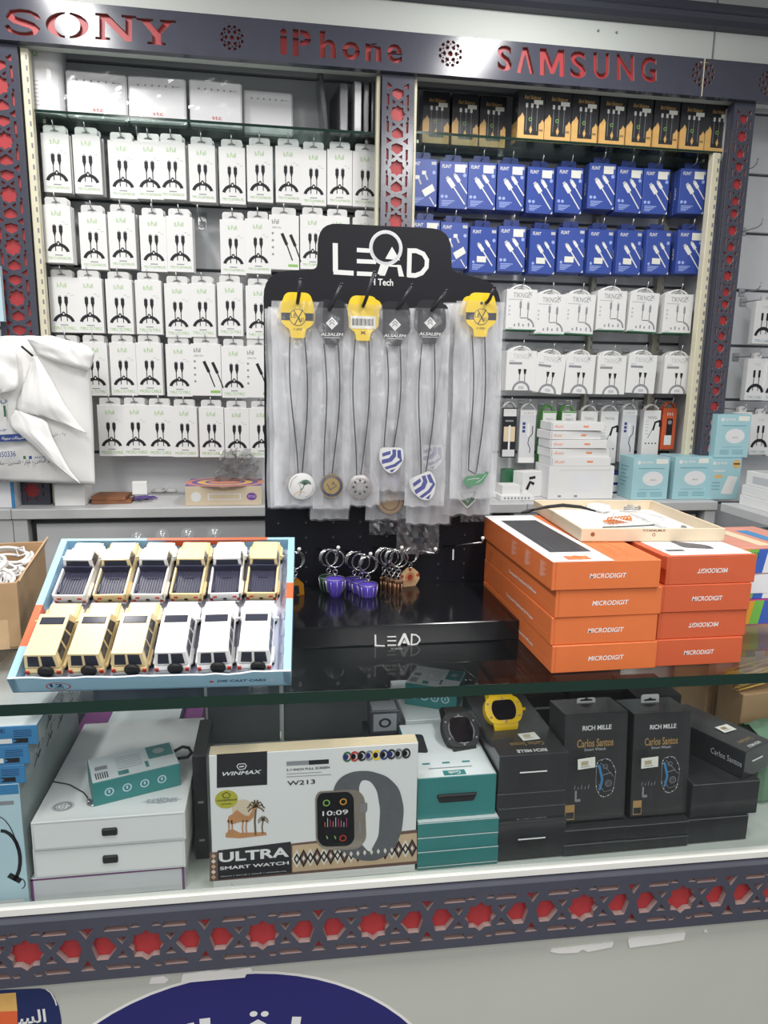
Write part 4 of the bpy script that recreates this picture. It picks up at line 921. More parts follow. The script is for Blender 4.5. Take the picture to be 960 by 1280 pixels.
band = cut_panel('fretwork_band', [(0, -WB / 2), (WC, -WB / 2), (WC, WB / 2), (0, WB / 2)], lattice_holes(WC, WB, pit, stx[0] - XC0, .01), .011, 'panel', Fr(lc(XC0, 1.045, (zb0 + zb1) / 2), (1, 0, 0), (0, 0, 1)), ct)
m = MB(); m.box(lc(XM, 1.0595, (zb0 + zb1) / 2), (WC, .006, WB - .012), 'panel_red'); m.build('red_backing', ct)
m = MB(); m.box(lc(XM, 1.0625, zb1 - .003), (WC, .0125, .005), 'panel'); m.box(lc(XM, 1.058, zb0 + .0025), (WC, .022, .005), 'panel'); m.build('band_edging', ct)
m = MB(); m.box(lc(XM, 1.075, zb0 / 2 + .03), (WC, .022, zb0 + .06), 'front_panel'); m.build('front_panel', ct)
m = MB(); m.box(lc(XM, 1.38, .30), (WC, .54, .60), 'counter_dark'); m.build('cupboard', ct)
YFP = 1.064
def torn(pts, name='torn_paper'):
    m = MB(); q = [AYC(x, y, YFP - .003) for x, y in pts]; F = Fr((0, YFP - .003 - YG0, 0), (1, 0, 0), (0, 0, 1)); m.prism(F, [(p.x, p.z) for p in q], .0028, 'paint_white'); m.build(name, ct)
torn([(226, 1229), (228, 1218), (260, 1213), (270, 1214), (285, 1211), (292, 1213), (313, 1209), (316, 1215), (308, 1218), (306, 1222), (270, 1225)])
torn([(186, 1230), (189, 1222), (205, 1220), (211, 1225), (206, 1229)])
torn([(688, 1190), (690, 1187), (740, 1181), (767, 1178), (765, 1184), (735, 1190), (728, 1187), (722, 1191), (700, 1192)])
torn([(785, 1176), (787, 1173), (857, 1166), (855, 1175), (825, 1180), (800, 1183), (787, 1185)])
torn([(880, 1165), (882, 1161), (885, 1166)])
# stickers on the front
def sticker(name, label, mk):
    m = MB(); mk(m); return tag(m.build(name, None, ct.location, (0, 0, TH)), label, 'sticker')
FS = Fr((0, YFP - .0004 - YG0, 0), (1, 0, 0), (0, 0, 1))
def q2(px, py): p = AYC(px, py, YFP); return (p.x, p.z)
def blue_round(m):
    c = q2(300, 1459); r = q2(300, 1217.5)[1] - c[1]
    m.disc(FS, c[0], c[1], r * 1.012, 'paint_white', 0, n=72); m.disc(FS, c[0], c[1], r, 'sticker_blue', 1.2, n=72)
    for px in (317, 331): a = q2(px, 1266.5); m.disc(FS, a[0], a[1], .0068, 'white', 3, .0058, 14)
    def ln(pts, w): m.line(FS, [q2(*p) for p in pts], w, 'white', 3)
    ln([(371, 1270), (362, 1330), (352, 1390)], .016); ln([(256, 1272), (260, 1330), (262, 1392), (290, 1400)], .018); ln([(238, 1278), (250, 1330), (258, 1380)], .012)
    ln([(300, 1310), (305, 1288), (322, 1278), (340, 1288), (344, 1312), (330, 1326), (306, 1322)], .016); ln([(344, 1312), (346, 1350), (320, 1395)], .016)
sticker('round_sticker', 'large round navy sticker with big white Arabic lettering on the counter front', blue_round)
def corner(m):
    pts = [q2(*p) for p in [(-60, 1242), (0, 1237), (50, 1235), (60, 1237), (68, 1245), (74, 1258), (77, 1275), (78, 1300), (74, 1330), (60, 1350), (-60, 1360)]]
    m.poly(FS, pts, 'sticker_navy', 1); m.poly(FS, [q2(*p) for p in [(-60, 1246), (20, 1240), (22, 1263), (-60, 1266)]], 'gold', 2); m.poly(FS, [q2(*p) for p in [(-60, 1266), (22, 1263), (23, 1340), (-60, 1345)]], 'tray_orange', 2)
    a = q2(23, 1280); b = q2(57, 1260); m.text(FS, '\ufeb4\ufedf\ufe8d', a[0], a[1], b[0], b[1], 'white', 3, .02); m.line(FS, [q2(58, 1235.6), q2(64, 1240), (q2(69, 1249)), q2(71, 1256)], .0022, 'white', 3)
sticker('round_sticker', 'navy and orange rounded sticker with white Arabic letters at the lower corner', corner)

# ============================================================ TOY CAR TRAY
TWD, TLN, THH = .436, .318, .036
tr = empty('toy_tray', (AZ(193, 863, 1.0).x, AZ(193, 863, 1.0).y + .004, 1.0005), (R_(30), 0, R_(-3))); tag(tr, 'pale blue and orange cardboard tray of toy cars tilted up on the glass counter', 'tray')
bpy.context.view_layer.update()
th = .006
m = MB(); m.box((0, TLN / 2, .0015), (TWD, TLN, .003), 'tray_blue'); m.build('tray_floor', tr)
def wall(name, pts2, mats):  # boxes stacked along one side
    m = MB()
    for c, d, mt in mats: m.box(c, d, mt)
    m.build(name, tr)
hz = THH / 2
wall('side_wall', 0, [((-TWD / 2 + th, TLN * .10, hz), (2 * th, TLN * .20, THH), 'tray_blue'), ((-TWD / 2 + th, TLN * .34, hz), (2 * th, TLN * .28, THH), 'tray_orange'), ((-TWD / 2 + th, TLN * .74, hz), (2 * th, TLN * .52, THH), 'tray_blue')])
wall('side_wall', 0, [((TWD / 2 - th, TLN * .25, hz), (2 * th, TLN * .50, THH), 'tray_blue'), ((TWD / 2 - th, TLN * .56, hz), (2 * th, TLN * .12, THH), 'tray_orange'), ((TWD / 2 - th, TLN * .81, hz), (2 * th, TLN * .38, THH), 'tray_blue')])
m = MB(); m.box((0, TLN - th / 2, hz), (TWD - 4 * th, th, THH), 'tray_blue'); Fb = Fr((-TWD / 2, TLN - th, 0), (1, 0, 0), (0, 0, 1))
m.poly(Fb, [(TWD * .34, THH * .55), (TWD * .45, THH * .98), (TWD * .9, THH * .98), (TWD * .6, THH * .6)], 'tray_orange', 1)
m.poly(Fr((-TWD / 2, TLN - th, THH), (1, 0, 0), (0, 1, 0)), [(TWD * .36, 0), (TWD * .88, 0), (TWD * .88, th), (TWD * .36, th)], 'tray_orange', 1); m.build('back_wall', tr)
m = MB(); Ff = Fr((-TWD / 2, 0, 0), (1, 0, 0), (0, 0, 1)); random.seed(4)
top = [(TWD * (1 - i / 22), THH * (.94 + (.10 * noise.noise((i * .9, 3, 1))) + (.12 if i < 4 else 0) + (.08 if i > 19 else 0))) for i in range(23)]
m.prism(Ff, [(0, 0), (TWD, 0)] + top, .003, 'tray_blue', 'offwhite')
m.ring(Ff, .072, .014, .017, .019, 'red_print', 1, 24, k=.52); m.text(Ff, '12', .060, .0125, .080, .0205, 'sticker_navy', 1, .03); m.text(Ff, 'PCS', .066, .0075, .080, .0112, 'sticker_navy', 1)
m.text(Ff, 'DIE CAST CARS', .318, .014, .396, .020, 'sticker_navy', 1, .02, .2); m.rect(Ff, .306, .014, .312, .018, 'red_print', 1); m.rect(Ff, .402, .014, .408, .019, 'greywhite', 1)
m.build('front_wall', tr)
m = MB(); m.box((0, TLN / 2, .006), (TWD - 4 * th, TLN - .012, .006), 'insert')
for i in range(7):
    for j in range(8): m.box((-.2 + i * .0667 + .0, .03 + j * .037, .010), (.010, .018, .006), 'insert', .0025)
m.build('vacuum_formed_insert', tr)
m = MB(); h_ = TLN * math.sin(R_(30)); m.box((0, TLN - .002, -h_ * .5 * math.cos(R_(30))), (TWD * .8, .003, .01), 'tray_blue')
RZ = Matrix.Rotation(R_(-30), 4, 'X'); m = MB(); m.box((0, 0, 0), (TWD * .70, .003, h_ - .004), 'tray_blue', 0, RZ.to_3x3()); m.v = [(x - .03, y + TLN - .004 - math.sin(R_(30)) * h_ / 2, z - math.cos(R_(30)) * h_ / 2) for x, y, z in m.v]; m.build('support_flap', tr)

def wheel_mb(x, y, sx):
    m = MB(); r, w = .0108, .008
    m.lathe([(.004, -w / 2), (r * .9, -w / 2), (r, -w / 3), (r, w / 3), (r * .9, w / 2), (.004, w / 2)], 'black_rubber', (x, y, r), 14, 'x')
    g = MB(); g.lathe([(.0001, w / 2 * sx), (.0055, w / 2 * sx), (.0055, w / 2 * sx + .0006 * sx), (.0001, w / 2 * sx + .0008 * sx)], 'steel', (x, y, r), 10, 'x'); return m, g
def taper(m, y0, y1, z0, z1, w0, w1, t0, t1, mat):
    """cabin: y0..y1 at the base, shifted to t0..t1 at the roof, widths w0 base, w1 roof"""
    v = [(-w0, y0, z0), (w0, y0, z0), (w0, y1, z0), (-w0, y1, z0), (-w1, t0, z1), (w1, t0, z1), (w1, t1, z1), (-w1, t1, z1)]
    m.add(v, [(0, 3, 2, 1), (4, 5, 6, 7), (0, 1, 5, 4), (1, 2, 6, 5), (2, 3, 7, 6), (3, 0, 4, 7)], mat); return [Vector(p) for p in v]
def winquad(a, b, c, d, k, lift):  # a window inset in the quad abcd
    a, b, c, d = map(Vector, (a, b, c, d)); ce = (a + b + c + d) / 4; n = (b - a).cross(d - a).normalized()
    return [ce + (p - ce) * k + n * lift for p in (a, b, c, d)]
def car(paint, pickup):
    hw = .0245; m = MB()
    # lower body and hood
    m.box((0, .0, .0165), (hw * 2, .128, .013), paint, .003)
    m.box((0, .047, .0265), (hw * 1.84, .036, .010), paint, .004)
    m.box((0, .0, .0225), (hw * 2.0, .126, .004), paint, .0018)
    for sx in (-1, 1):
        for y in (.043, -.040): m.box((sx * (hw + .0006), y, .020), (.005, .030, .008), paint, .002)
    m.box((0, .0655, .0155), (hw * 1.9, .006, .007), 'steel', .0015); m.box((0, -.0655, .0135), (hw * 1.9, .005, .006), 'steel', .0015)
    m.box((0, .0645, .0235), (hw * 1.2, .002, .006), 'black_print')
    for sx in (-1, 1): m.box((sx * hw * .76, .0645, .0235), (.007, .002, .006), 'white'); m.box((sx * hw * .86, -.0645, .020), (.005, .002, .006), 'red_print')
    wins = []
    if pickup:
        v = taper(m, -.003, .034, .028, .050, hw * .95, hw * .86, .000, .024, paint)
        wins = [winquad(v[0], v[1], v[5], v[4], .8, .0004), winquad(v[1], v[2], v[6], v[5], .72, .0004), winquad(v[3], v[0], v[4], v[7], .72, .0004), winquad(v[2], v[3], v[7], v[6], .82, .0004)]
        m.box((0, -.034, .0225), (hw * 1.80, .058, .0015), 'bed_liner')
        o = None
        for sx in (-1, 1): m.box((sx * (hw - .0016), -.0345, .0285), (.0032, .062, .013), paint, .001)
        m.box((0, -.064, .0265), (hw * 2, .003, .014), paint, .001); m.box((0, -.0050, .033), (hw * 1.80, .003, .012), 'bed_liner'); m.box((0, -.034, .0252), (hw * 1.80, .056, .0012), 'bed_liner')
        for y in (-.066,): m.box((-.015, y, .026), (.006, .001, .003), 'red_print'); m.box((.015, y, .026), (.006, .001, .003), 'red_print'); m.box((0, y, .0215), (.005, .001, .003), 'black_print')
    else:
        v = taper(m, -.062, .034, .028, .051, hw * .96, hw * .85, -.057, .022, paint)
        q = winquad(v[0], v[1], v[5], v[4], .8, .0004); mid = (q[0] + q[1]) / 2; mid2 = (q[2] + q[3]) / 2
        wins = [[q[0], q[0].lerp(q[1], .42), q[3].lerp(q[2], .42), q[3]], [q[0].lerp(q[1], .52), q[1], q[2], q[3].lerp(q[2], .52)], winquad(v[2], v[3], v[7], v[6], .82, .0004)]
        for a_, b_, c_, d_ in ((v[1], v[2], v[6], v[5]), (v[3], v[0], v[4], v[7])):
            q = winquad(a_, b_, c_, d_, .8, .0004)
            for k in range(3): wins.append([q[0].lerp(q[1], k / 3 + .02), q[0].lerp(q[1], (k + 1) / 3 - .04), q[3].lerp(q[2], (k + 1) / 3 - .04), q[3].lerp(q[2], k / 3 + .02)])
        Tp = Fr((0, 0, .051), (1, 0, 0), (0, 1, 0)); m.rect(Tp, -.0165, .001, .0165, .0155, 'black_print', .6)
        for i in range(7): m.box((-.015 + .005 * i, -.029, .0512), (.0012, .050, .0008), paint)
        wins.append([Tp.at(-.0155, .002, .0006), Tp.at(.0155, .002, .0006), Tp.at(.0155, .0145, .0006), Tp.at(-.0155, .0145, .0006)])
    for sx in (-1, 1): m.box((sx * (hw + .004), .022, .0335), (.007, .003, .005), paint, .001)
    o = m.build('toy_' + ('pickup' if pickup else 'jeep'))
    for i, w_ in enumerate(wins):
        g = MB(); g.add(w_, [(0, 1, 2, 3)], 'car_glass'); wn = g.build('window', o)
    for sx in (-1, 1):
        for y in (.043, -.040): a_, b_ = wheel_mb(sx * (hw - .0015), y, sx); b_.build('hub_cap', a_.build('wheel', o))
    if pickup:
        g = MB()
        for i in range(11): g.box((-.020 + .004 * i, -.034, .0264), (.0016, .054, .0012), 'bed_liner')
        for sx in (-1, 1): g.box((sx * .0195, -.045, .026), (.005, .018, .006), 'bed_liner', .001)
        g.box((0, -.022, .026), (.016, .0014, .004), 'bed_liner'); g.build('bed_liner', o)
    else:
        g = MB(); g.lathe([(.003, -.003), (.010, -.003), (.0112, 0), (.010, .003), (.003, .003)], 'black_rubber', (.006, -.0685, .027), 16, 'y'); g.build('spare_wheel', o)
    return o
MT = tr.matrix_world.copy(); random.seed(11)
cl = ['W', 'C', 'W', 'C', 'W', 'C']; fl = ['C', 'C', 'C', 'W', 'W', 'W']
nmx = {'W': 'white', 'C': 'sand-coloured'}
for i in range(6):
    for row in (0, 1):
        c = (cl if row == 0 else fl)[i]
        loc = Vector(((i - 2.5) * .0655 - (.004 if row else 0), (.2335 if row == 0 else .083), .0092)); Mw = MT @ Matrix.Translation(loc) @ Matrix.Rotation(random.uniform(-.03, .03) - .02 * (i < 3), 4, 'Z') @ Matrix.Scale(1.13, 4)
        if row == 0: lb = '%s toy pickup with dark bed, %s of its colour from the cable carton' % (nmx[c], ORD[i // 2])
        else: lb = '%s toy jeep with dark sunroof, %s of its colour from the cable carton' % (nmx[c], ORD[i % 3])
        kk = spawn(('car', c, row), lambda c=c, row=row: car('car_white' if c == 'W' else 'car_cream', row == 0), Mw.to_translation(), Mw.to_euler(), lb, 'toy car', 'toy cars in the tray')
        kk.scale = (1.13, 1.06, 1.08)
# clear globes peeping over the tray
for i, (px, py) in enumerate(((172, 674), (203, 671), (235, 670), (268, 669))):
    Y = 1.50; p = AY(px, py, Y); m = MB(); r = .016; hgt = p.z - 1.0
    t = empty('globe_ornament', (p.x, Y, 1.0005)); tag(t, ['clear plastic globe peeping over the tray edge, nearest the carton', 'clear plastic globe over the tray edge, second from the carton', 'clear plastic globe over the tray edge, second from the pegboard', 'clear plastic globe over the tray edge, nearest the pegboard'][i], 'globe', 'clear globes behind the tray')
    m.lathe([(.02, 0), (.02, .006), (.006, .010), (.005, hgt - .016), (.007, hgt - .012)], 'white', n=14); m.build('stand', t)
    g = MB(); g.lathe([(r * math.sin(PI * k / 12), hgt - r * math.cos(PI * k / 12)) for k in range(1, 12)], 'clear_plastic', n=16); g.build('globe', t)
    s = MB(); s.tube([(.004 * math.cos(k), .004 * math.sin(k), hgt - .008 + .002 * k) for k in range(8)], .0012, 'steel', 5); s.build('filling', t)

# ============================================================ CARDBOARD CARTON OF CABLES
a = AZ(0, 815, 1.0); Y = 1.30
bx = empty('cable_carton', (-.565, Y, 1.0005), (0, 0, R_(8))); tag(bx, 'open brown cardboard carton full of white coiled cables beside the toy tray', 'carton')
w, d, h = .20, .30, .125; t4 = .004
m = MB(); m.box((0, d / 2, .002), (w, d, .004), 'cardboard'); m.build('bottom', bx)
for nme, c, s in (('front_side', (0, t4 / 2, h / 2), (w, t4, h)), ('back_side', (0, d - t4 / 2, h / 2 + .004), (w, t4, h + .008)), ('side', (-w / 2 + t4 / 2, d / 2, h / 2), (t4, d - 2 * t4, h)), ('side', (w / 2 - t4 / 2, d / 2, h / 2), (t4, d - 2 * t4, h))):
    m = MB(); m.box(c, s, 'cardboard', .001)
    if nme == 'front_side': m.rect(Fr((-w / 2, 0, 0), (1, 0, 0), (0, 0, 1)), .02, .0, w - .02, h * .45, 'cardboard_in', 1)
    m.build(nme, bx)
m = MB(); m.add([(w / 2, d - .01, h), (w / 2, .01, h), (w / 2 + .010, .02, h + .018), (w / 2 + .010, d - .02, h + .022)], [(0, 1, 2, 3)], 'cardboard_in'); o = m.build('flap', bx); md = o.modifiers.new('s', 'SOLIDIFY'); md.thickness = .003
bpy.context.view_layer.update(); random.seed(21); k = 0
cn = ['front edge', 'flap side', 'far corner', 'middle of the heap', 'outer side', 'back edge', 'top of the heap']
for (cx, cy, cz, rx, rz) in ((.035, .055, .105, .42, .3), (-.03, .05, .10, .35, 1.4), (.04, .13, .108, .3, 2.0), (-.04, .14, .108, .35, .6), (.045, .215, .112, .3, 1.0), (-.03, .22, .112, .35, 2.4), (.015, .10, .128, .25, .4)):
    m = MB(); pts = []
    for i in range(90):
        aa = i / 90 * 2 * PI * 4; rr = .042 + .008 * math.sin(aa * .37 + k) + .003 * (i / 90); pts.append((rr * math.cos(aa), rr * .8 * math.sin(aa), .0035 * math.sin(aa * .5 + k) + .006 * (i / 90) * 2))
    m.tube(pts, .0033, 'white', 6); m.tube([(.03, -.012, .01), (.036, 0, .02), (.03, .012, .012), (.026, 0, 0), (.03, -.012, .01)], .002, 'offwhite', 5)
    m.box((.0, -.044, .012), (.022, .011, .008), 'white_gloss', .002)
    p = bx.matrix_world @ Vector((cx, cy, cz + .004)); tag(m.build('charging_cable', None, p, (rx, 0, rz + R_(8))), 'coiled white charging cable in the carton, ' + cn[k], 'cable', 'coiled white cables in the carton'); k += 1

# ============================================================ PEGBOARD DISPLAY STAND
YB_ = 1.53
ls = empty('display_stand', (.22, 1.40, 1.0005)); tag(ls, 'black pegboard display stand with white lettering and a shallow base on the counter', 'stand')
def l3(x, y, z): return (x - .22, y - 1.40, z - 1.0005)
FB = Fr(l3(0, YB_, 0.0), (1, 0, 0), (0, 0, 1))
def qb(px, py, Y=YB_): p = AY(px, py, Y); return (p.x, p.z)
xl0 = -.028; xr_ = .478
out = [(xl0, 1.002), (xr_ - .002, 1.002), (xr_, 1.30), (.482, 1.60), (.482, 1.70), (.372, 1.722), (.366, 1.806), (.090, 1.806), (.088, 1.716), (-.022, 1.706)]
rad = [.002, .002, 0, 0, .05, .012, .05, .04, .012, .05]
m = MB(); m.prism(FB, rounded(out, rad, 6), .012, 'black_board', 'black')
x = xl0 + .03
while x < xr_ - .02:
    zz = 1.05
    while zz < 1.30: m.disc(FB, x, zz, .0032, 'black', 1, n=8); m.disc(FB, x, zz - .0022, .0016, 'grey_print', 1.5, .0007, 6); zz += .0335  # dark peg holes, each with a small painted grey highlight at its lower rim
    x += .06
m.build('peg_board', ls)
m = MB()
PLV = [2]
def pl(pts, w, mat='white', lv=2): PLV[0] += .25; lv = PLV[0]; m.line(FB, [qb(*p) for p in pts], w, mat, lv)
pl([(419, 304), (419.3, 339.5)], .0105); pl([(416.8, 340), (442, 341.6)], .0095)
for y, x0, x1 in ((312.5, 446, 462), (326.5, 446, 470), (342, 446, 470)): pl([(x0, y), (x1, y + 1)], .0085)
A_ = [(481.5, 323.5), (490, 308.5), (500, 325.5)]; m.poly(FB, [qb(*p) for p in A_][::-1], 'white', 2)
m.poly(FB, [qb(*p) for p in [(474, 344.5), (480, 331), (487, 330), (481, 344.8)]], 'white', 2); m.poly(FB, [qb(*p) for p in [(496, 331), (501, 331.5), (505, 345.8), (498.5, 345.5)]], 'white', 2); pl([(486, 332), (499, 333)], .004)
pl([(512, 310.5), (511, 346.5)], .0095)
d0_ = [(510, 313.5), (520, 313.6), (529, 317.5), (533.5, 325), (533, 334), (527, 341.5), (519, 344.5), (510, 344)]; pl(rounded(d0_, [0, .0, 3, 3, 3, 3, 0, 0], 4) if False else d0_, .0095)
c = qb(482.3, 310); m.ring(FB, c[0], c[1], .0285, .0345, 'steel', 3, 32); m.ring(FB, c[0], c[1], .0335, .0350, 'white', 3.2, 32); m.ring(FB, c[0], c[1], .0278, .0290, 'lightgrey_print', 3.2, 32)
pl([(478.5, 331), (474.5, 343.5)], .010, 'white', 2.4)
a = qb(463, 356.5); b = qb(491.5, 349); m.text(FB, 'H Tech', a[0], a[1], b[0], b[1], 'white', 2, .02)
m.build('lettering', ls)
m = MB(); bw = .462 + .015; m.box(l3((.462 - .015) / 2, (1.255 + 1.53) / 2, 1.0205), (bw, .275, .040), 'black_gloss', .0015); m.build('base', ls)
m = MB(); F2 = Fr(l3(0, 1.255, 0), (1, 0, 0), (0, 0, 1))
def q5(px, py): p = AY(px, py, 1.255); return (p.x, p.z)
def pb(pts, w): PLV[0] += .25; m.line(F2, [q5(*p) for p in pts], w, 'white', PLV[0])
pb([(469, 793), (469.3, 806)], .003); pb([(468, 806.3), (481, 807)], .003)
for y in (795.5, 800.5, 806): pb([(484, y), (495, y - .2)], .0026)
m.poly(F2, [q5(*p) for p in [(496.5, 807), (504, 791.5), (507, 791.5), (513, 806), (509.5, 806), (505.3, 796.5), (500, 807)]][::-1], 'white', 2); m.poly(F2, [q5(*p) for p in [(503, 804), (505.5, 799), (508, 804)]][::-1], 'white', 2)
pb([(514.5, 791.5), (514, 806)], .003); pb([(514, 792.6), (519.5, 793), (523.5, 796), (524.5, 800), (521, 804.3), (514, 805.5)], .003)
a = q5(489, 812); b = q5(503, 809.5); m.text(F2, 'H TECH', a[0], a[1], b[0], b[1], 'white', 2)
m.build('base_lettering', ls)

# ------------------------------------------------------------ necklaces in clear bags on six black hooks
def outline(lst, s=1): return [(x * s, y * s) for x, y in lst]
CARD = rounded([(-.025, .021), (-.033, -.006), (-.0345, -.032), (-.029, -.043), (-.016, -.051), (-.0135, -.068), (.0135, -.068), (.016, -.051), (.029, -.043), (.0345, -.032), (.033, -.006), (.025, .021)], [.012, .006, .006, .008, .006, .003, .003, .006, .008, .006, .006, .012], 4)
def shield(m, F, cx, cy, s, rot, lv):
    def T(p): x, y = p; c_, s_ = math.cos(rot), math.sin(rot); return (cx + s * (x * c_ - y * s_), cy + s * (x * s_ + y * c_))
    o = rounded([(-.9, 1), (.9, 1), (1, .1), (.55, -.75), (0, -1.1), (-.55, -.75), (-1, .1)], .3, 3)
    m.poly(F, [T(p) for p in o], 'white', lv); 
    for st in ([(-.72, .62), (-.05, .78), (-.05, .5), (-.72, .34)], [(-.78, .1), (-.2, .2), (.1, .5), (.1, .86), (.4, .84), (.38, .3), (0, -.1), (-.78, -.24)], [(.5, .8), (.78, .78), (.82, .1), (.2, -.3), (-.6, -.5), (-.44, -.7), (.3, -.52), (.86, -.1), (.5, .2)], [(-.2, -.8), (.3, -.66), (0, -.98)]):
        m.poly(F, [T(p) for p in st], 'shield_blue', lv + 1)
def necklace(card, pend, bw, bh, px0):
    """origin where the hook pierces the card; front towards -y"""
    t = empty('necklace'); m = MB(); F = Fr((0, 0, 0), (1, 0, 0), (0, 0, 1))
    sc = .95
    if card:
        cm = 'yellow_card' if card != 'black' else 'black_box'
        m.prism(F, [(x * sc, y * sc) for x, y in CARD], .0012, cm, 'black_print'); m.disc(F, 0, 0, .003, 'black_print', 1, n=10)
        if card == 'yellow':
            m.rect(F, -.0312, -.032, .0312, -.018, 'black_box', 1); m.disc(F, 0, -.026, .0155, 'yellow_card', 2, n=20); m.ring(F, 0, -.026, .0148, .0157, 'black_print', 3, 20)
            m.text(F, 'LE', -.013, -.027, -.003, -.020, 'black_print', 3); m.text(F, 'NO', .003, -.034, .012, -.027, 'black_print', 3); m.line(F, [(-.006, -.040), (.010, -.012)], .0018, 'black_print', 3); m.line(F, [(-.007, -.014), (.006, -.036)], .0018, 'black_print', 3); m.text(F, 'X LENO', -.009, -.050, .009, -.046, 'black_print', 2)
        elif card == 'barcode':
            m.rect(F, -.025, -.042, .025, -.018, 'sticker', 2); 
            for i in range(16): m.rect(F, -.021 + i * .0026, -.036, -.021 + i * .0026 + (.0012 if i % 3 else .0019), -.023, 'black_print', 3)
            m.line(F, [(-.004, -.047), (.005, -.052)], .0015, 'black_print', 2); m.line(F, [(.004, -.047), (-.004, -.052)], .0015, 'black_print', 2)
        else:
            m.poly(F, [(0, -.012), (.012, -.024), (0, -.036), (-.012, -.024)], 'white', 2)
            for k in (-.003, .002): m.line(F, [(-.005, -.024 + k), (0, -.019 + k), (.005, -.024 + k)], .0014, 'black_box', 3)
            m.text(F, 'ALSALEM', -.022, -.048, .022, -.042, 'white', 2, .02, .2); m.rect(F, -.016, -.0515, .016, -.0505, 'white', 2)
        m.build('header_card', t)
    cy = {'shield': -.305, 'shieldtilt': -.352, 'ring': -.338, 'wood': -.39, 'greenshield': -.392, 'gold': -.342}.get(pend, -.354); top = -.062; bh = max(bh, -cy + .045) if pend not in ('shield',) else bh
    m = MB(); s_ = random.uniform(-.006, .006)
    pts = []
    for i in range(15):
        v = i / 14; pts.append((-.015 - .004 * math.sin(v * 5 + px0) + .006 * v + s_ * v, .004, top + (cy + .02 - top) * v))
    pts2 = []
    for i in range(15):
        v = i / 14; pts2.append((.013 + .006 * math.sin(v * 4 + px0 * 2) - .006 * v + s_ * v, .005, top + (cy + .02 - top) * v))
    m.tube(pts + [(s_ + .002, .004, cy + .012)] + pts2[::-1], .0014, 'cord_black', 5); m.build('cord', t)
    m = MB(); Fp = Fr((s_ + .002, .001, cy), (1, 0, 0), (0, 0, 1))
    def coin(r, mat, d=.003): m.lathe([(.0001, 0), (r * .97, 0), (r, .0006), (r, d), (r * .97, d), (.0001, d)], mat, (s_ + .002, .0015, cy), 28, 'y')
    if pend == 'palm':
        coin(.027, 'white'); 
        for k in range(7): a_ = R_(20 + k * 23); m.line(Fp, [(.006, .004), (.006 + .008 * math.cos(a_), .004 + .009 * math.sin(a_)), (.006 + .0125 * math.cos(a_ - .2), .004 + .009 * math.sin(a_ - .2))], .0028, 'darkgreen', 1)
        m.line(Fp, [(.006, .006), (.002, -.003), (-.003, -.008)], .002, 'darkgreen', 1); m.line(Fp, arc(-.002, -.024, .016, .014, 160, 60, 8), .0012, 'gold', 1); m.line(Fp, arc(-.014, -.006, .012, .016, 60, -50, 8), .0012, 'grey_print', 1); m.ring(Fp, 0, 0, .0225, .0235, 'grey_print', 1, 20, 2.0, 3.2); m.ring(Fp, 0, 0, .0225, .0235, 'grey_print', 1, 20, 5.0, 6.2)
    elif pend == 'gold':
        coin(.024, 'coin_blue'); m.ring(Fp, 0, 0, .0225, .024, 'coin_gold', 1.5, 28); m.disc(Fp, 0, 0, .0165, 'coin_gold', 1, n=24); m.line(Fp, [(-.009, .004), (-.003, -.008), (.010, .0), (.002, .008), (.002, .002)], .0022, 'coin_blue', 2); m.text(Fp, 'ALNASSR', -.012, .0175, .012, .0215, 'coin_gold', 2)
    elif pend == 'lace':
        coin(.025, 'lace'); m.ring(Fp, 0, 0, .017, .0185, 'grey_print', 1, 20); m.ring(Fp, 0, 0, .008, .010, 'grey_print', 1, 14)
        for k in range(8): m.disc(Fp, .0135 * math.cos(k * PI / 4), .0135 * math.sin(k * PI / 4), .0026, 'black_box', 1, n=8)
    elif pend == 'shield':
        m.prism(Fr((s_ + .002, .001, cy + .014), (1, 0, 0), (0, 0, 1)), [(.026 * x, .026 * y) for x, y in rounded([(-.9, 1), (.9, 1), (1, .1), (.55, -.75), (0, -1.1), (-.55, -.75), (-1, .1)], .3, 3)], .003, 'white'); shield(m, Fp, 0, .014, .0255, .06, 1)
    elif pend == 'shieldtilt':
        m.prism(Fr((s_ + .002, .001, cy), (1, 0, 0), (0, 0, 1)), [(.028 * (x * .92 - y * .38), .028 * (x * .38 + y * .92)) for x, y in rounded([(-.9, 1), (.9, 1), (1, .1), (.55, -.75), (0, -1.1), (-.55, -.75), (-1, .1)], .3, 3)][::1], .003, 'white'); shield(m, Fp, 0, 0, .0275, .39, 1)
    elif pend == 'ring':
        coin(.024, 'brown_ring'); m.ring(Fp, 0, 0, .019, .021, 'lace', 1, 24); m.disc(Fp, 0, -.004, .013, 'rainbow_purple', 1, n=16)
    elif pend == 'map':
        o_ = [(-.027, -.002), (-.022, .006), (-.012, .009), (-.004, .008), (.006, .013), (.016, .012), (.022, .018), (.028, .016), (.024, .008), (.020, .002), (.016, -.006), (.008, -.010), (-.004, -.012), (-.012, -.016), (-.022, -.012), (-.024, -.006)]
        m.prism(Fp, o_[::-1], .003, 'map_green', 'steel'); m.line(Fp, [(.002, -.006), (.014, .002), (.022, .012)], .001, 'white', 1); m.line(Fp, [(-.018, 0), (-.006, .003), (.008, .003)], .0012, 'white', 1)
    elif pend == 'greenshield':
        o_ = rounded([(-.024, .014), (.024, .014), (.018, -.008), (0, -.026), (-.018, -.008)], .004, 3); m.prism(Fp, o_, .003, 'white'); m.poly(Fp, [(x * .84, y * .84) for x, y in o_], 'darkgreen', 1); m.line(Fp, [(-.01, .008), (0, -.012), (.01, .008)], .002, 'white', 2)
    elif pend == 'wood': coin(.028, 'flower_beige'); m.ring(Fp, 0, 0, .018, .020, 'brown_ring', 1, 20)
    m.build('pendant', t)
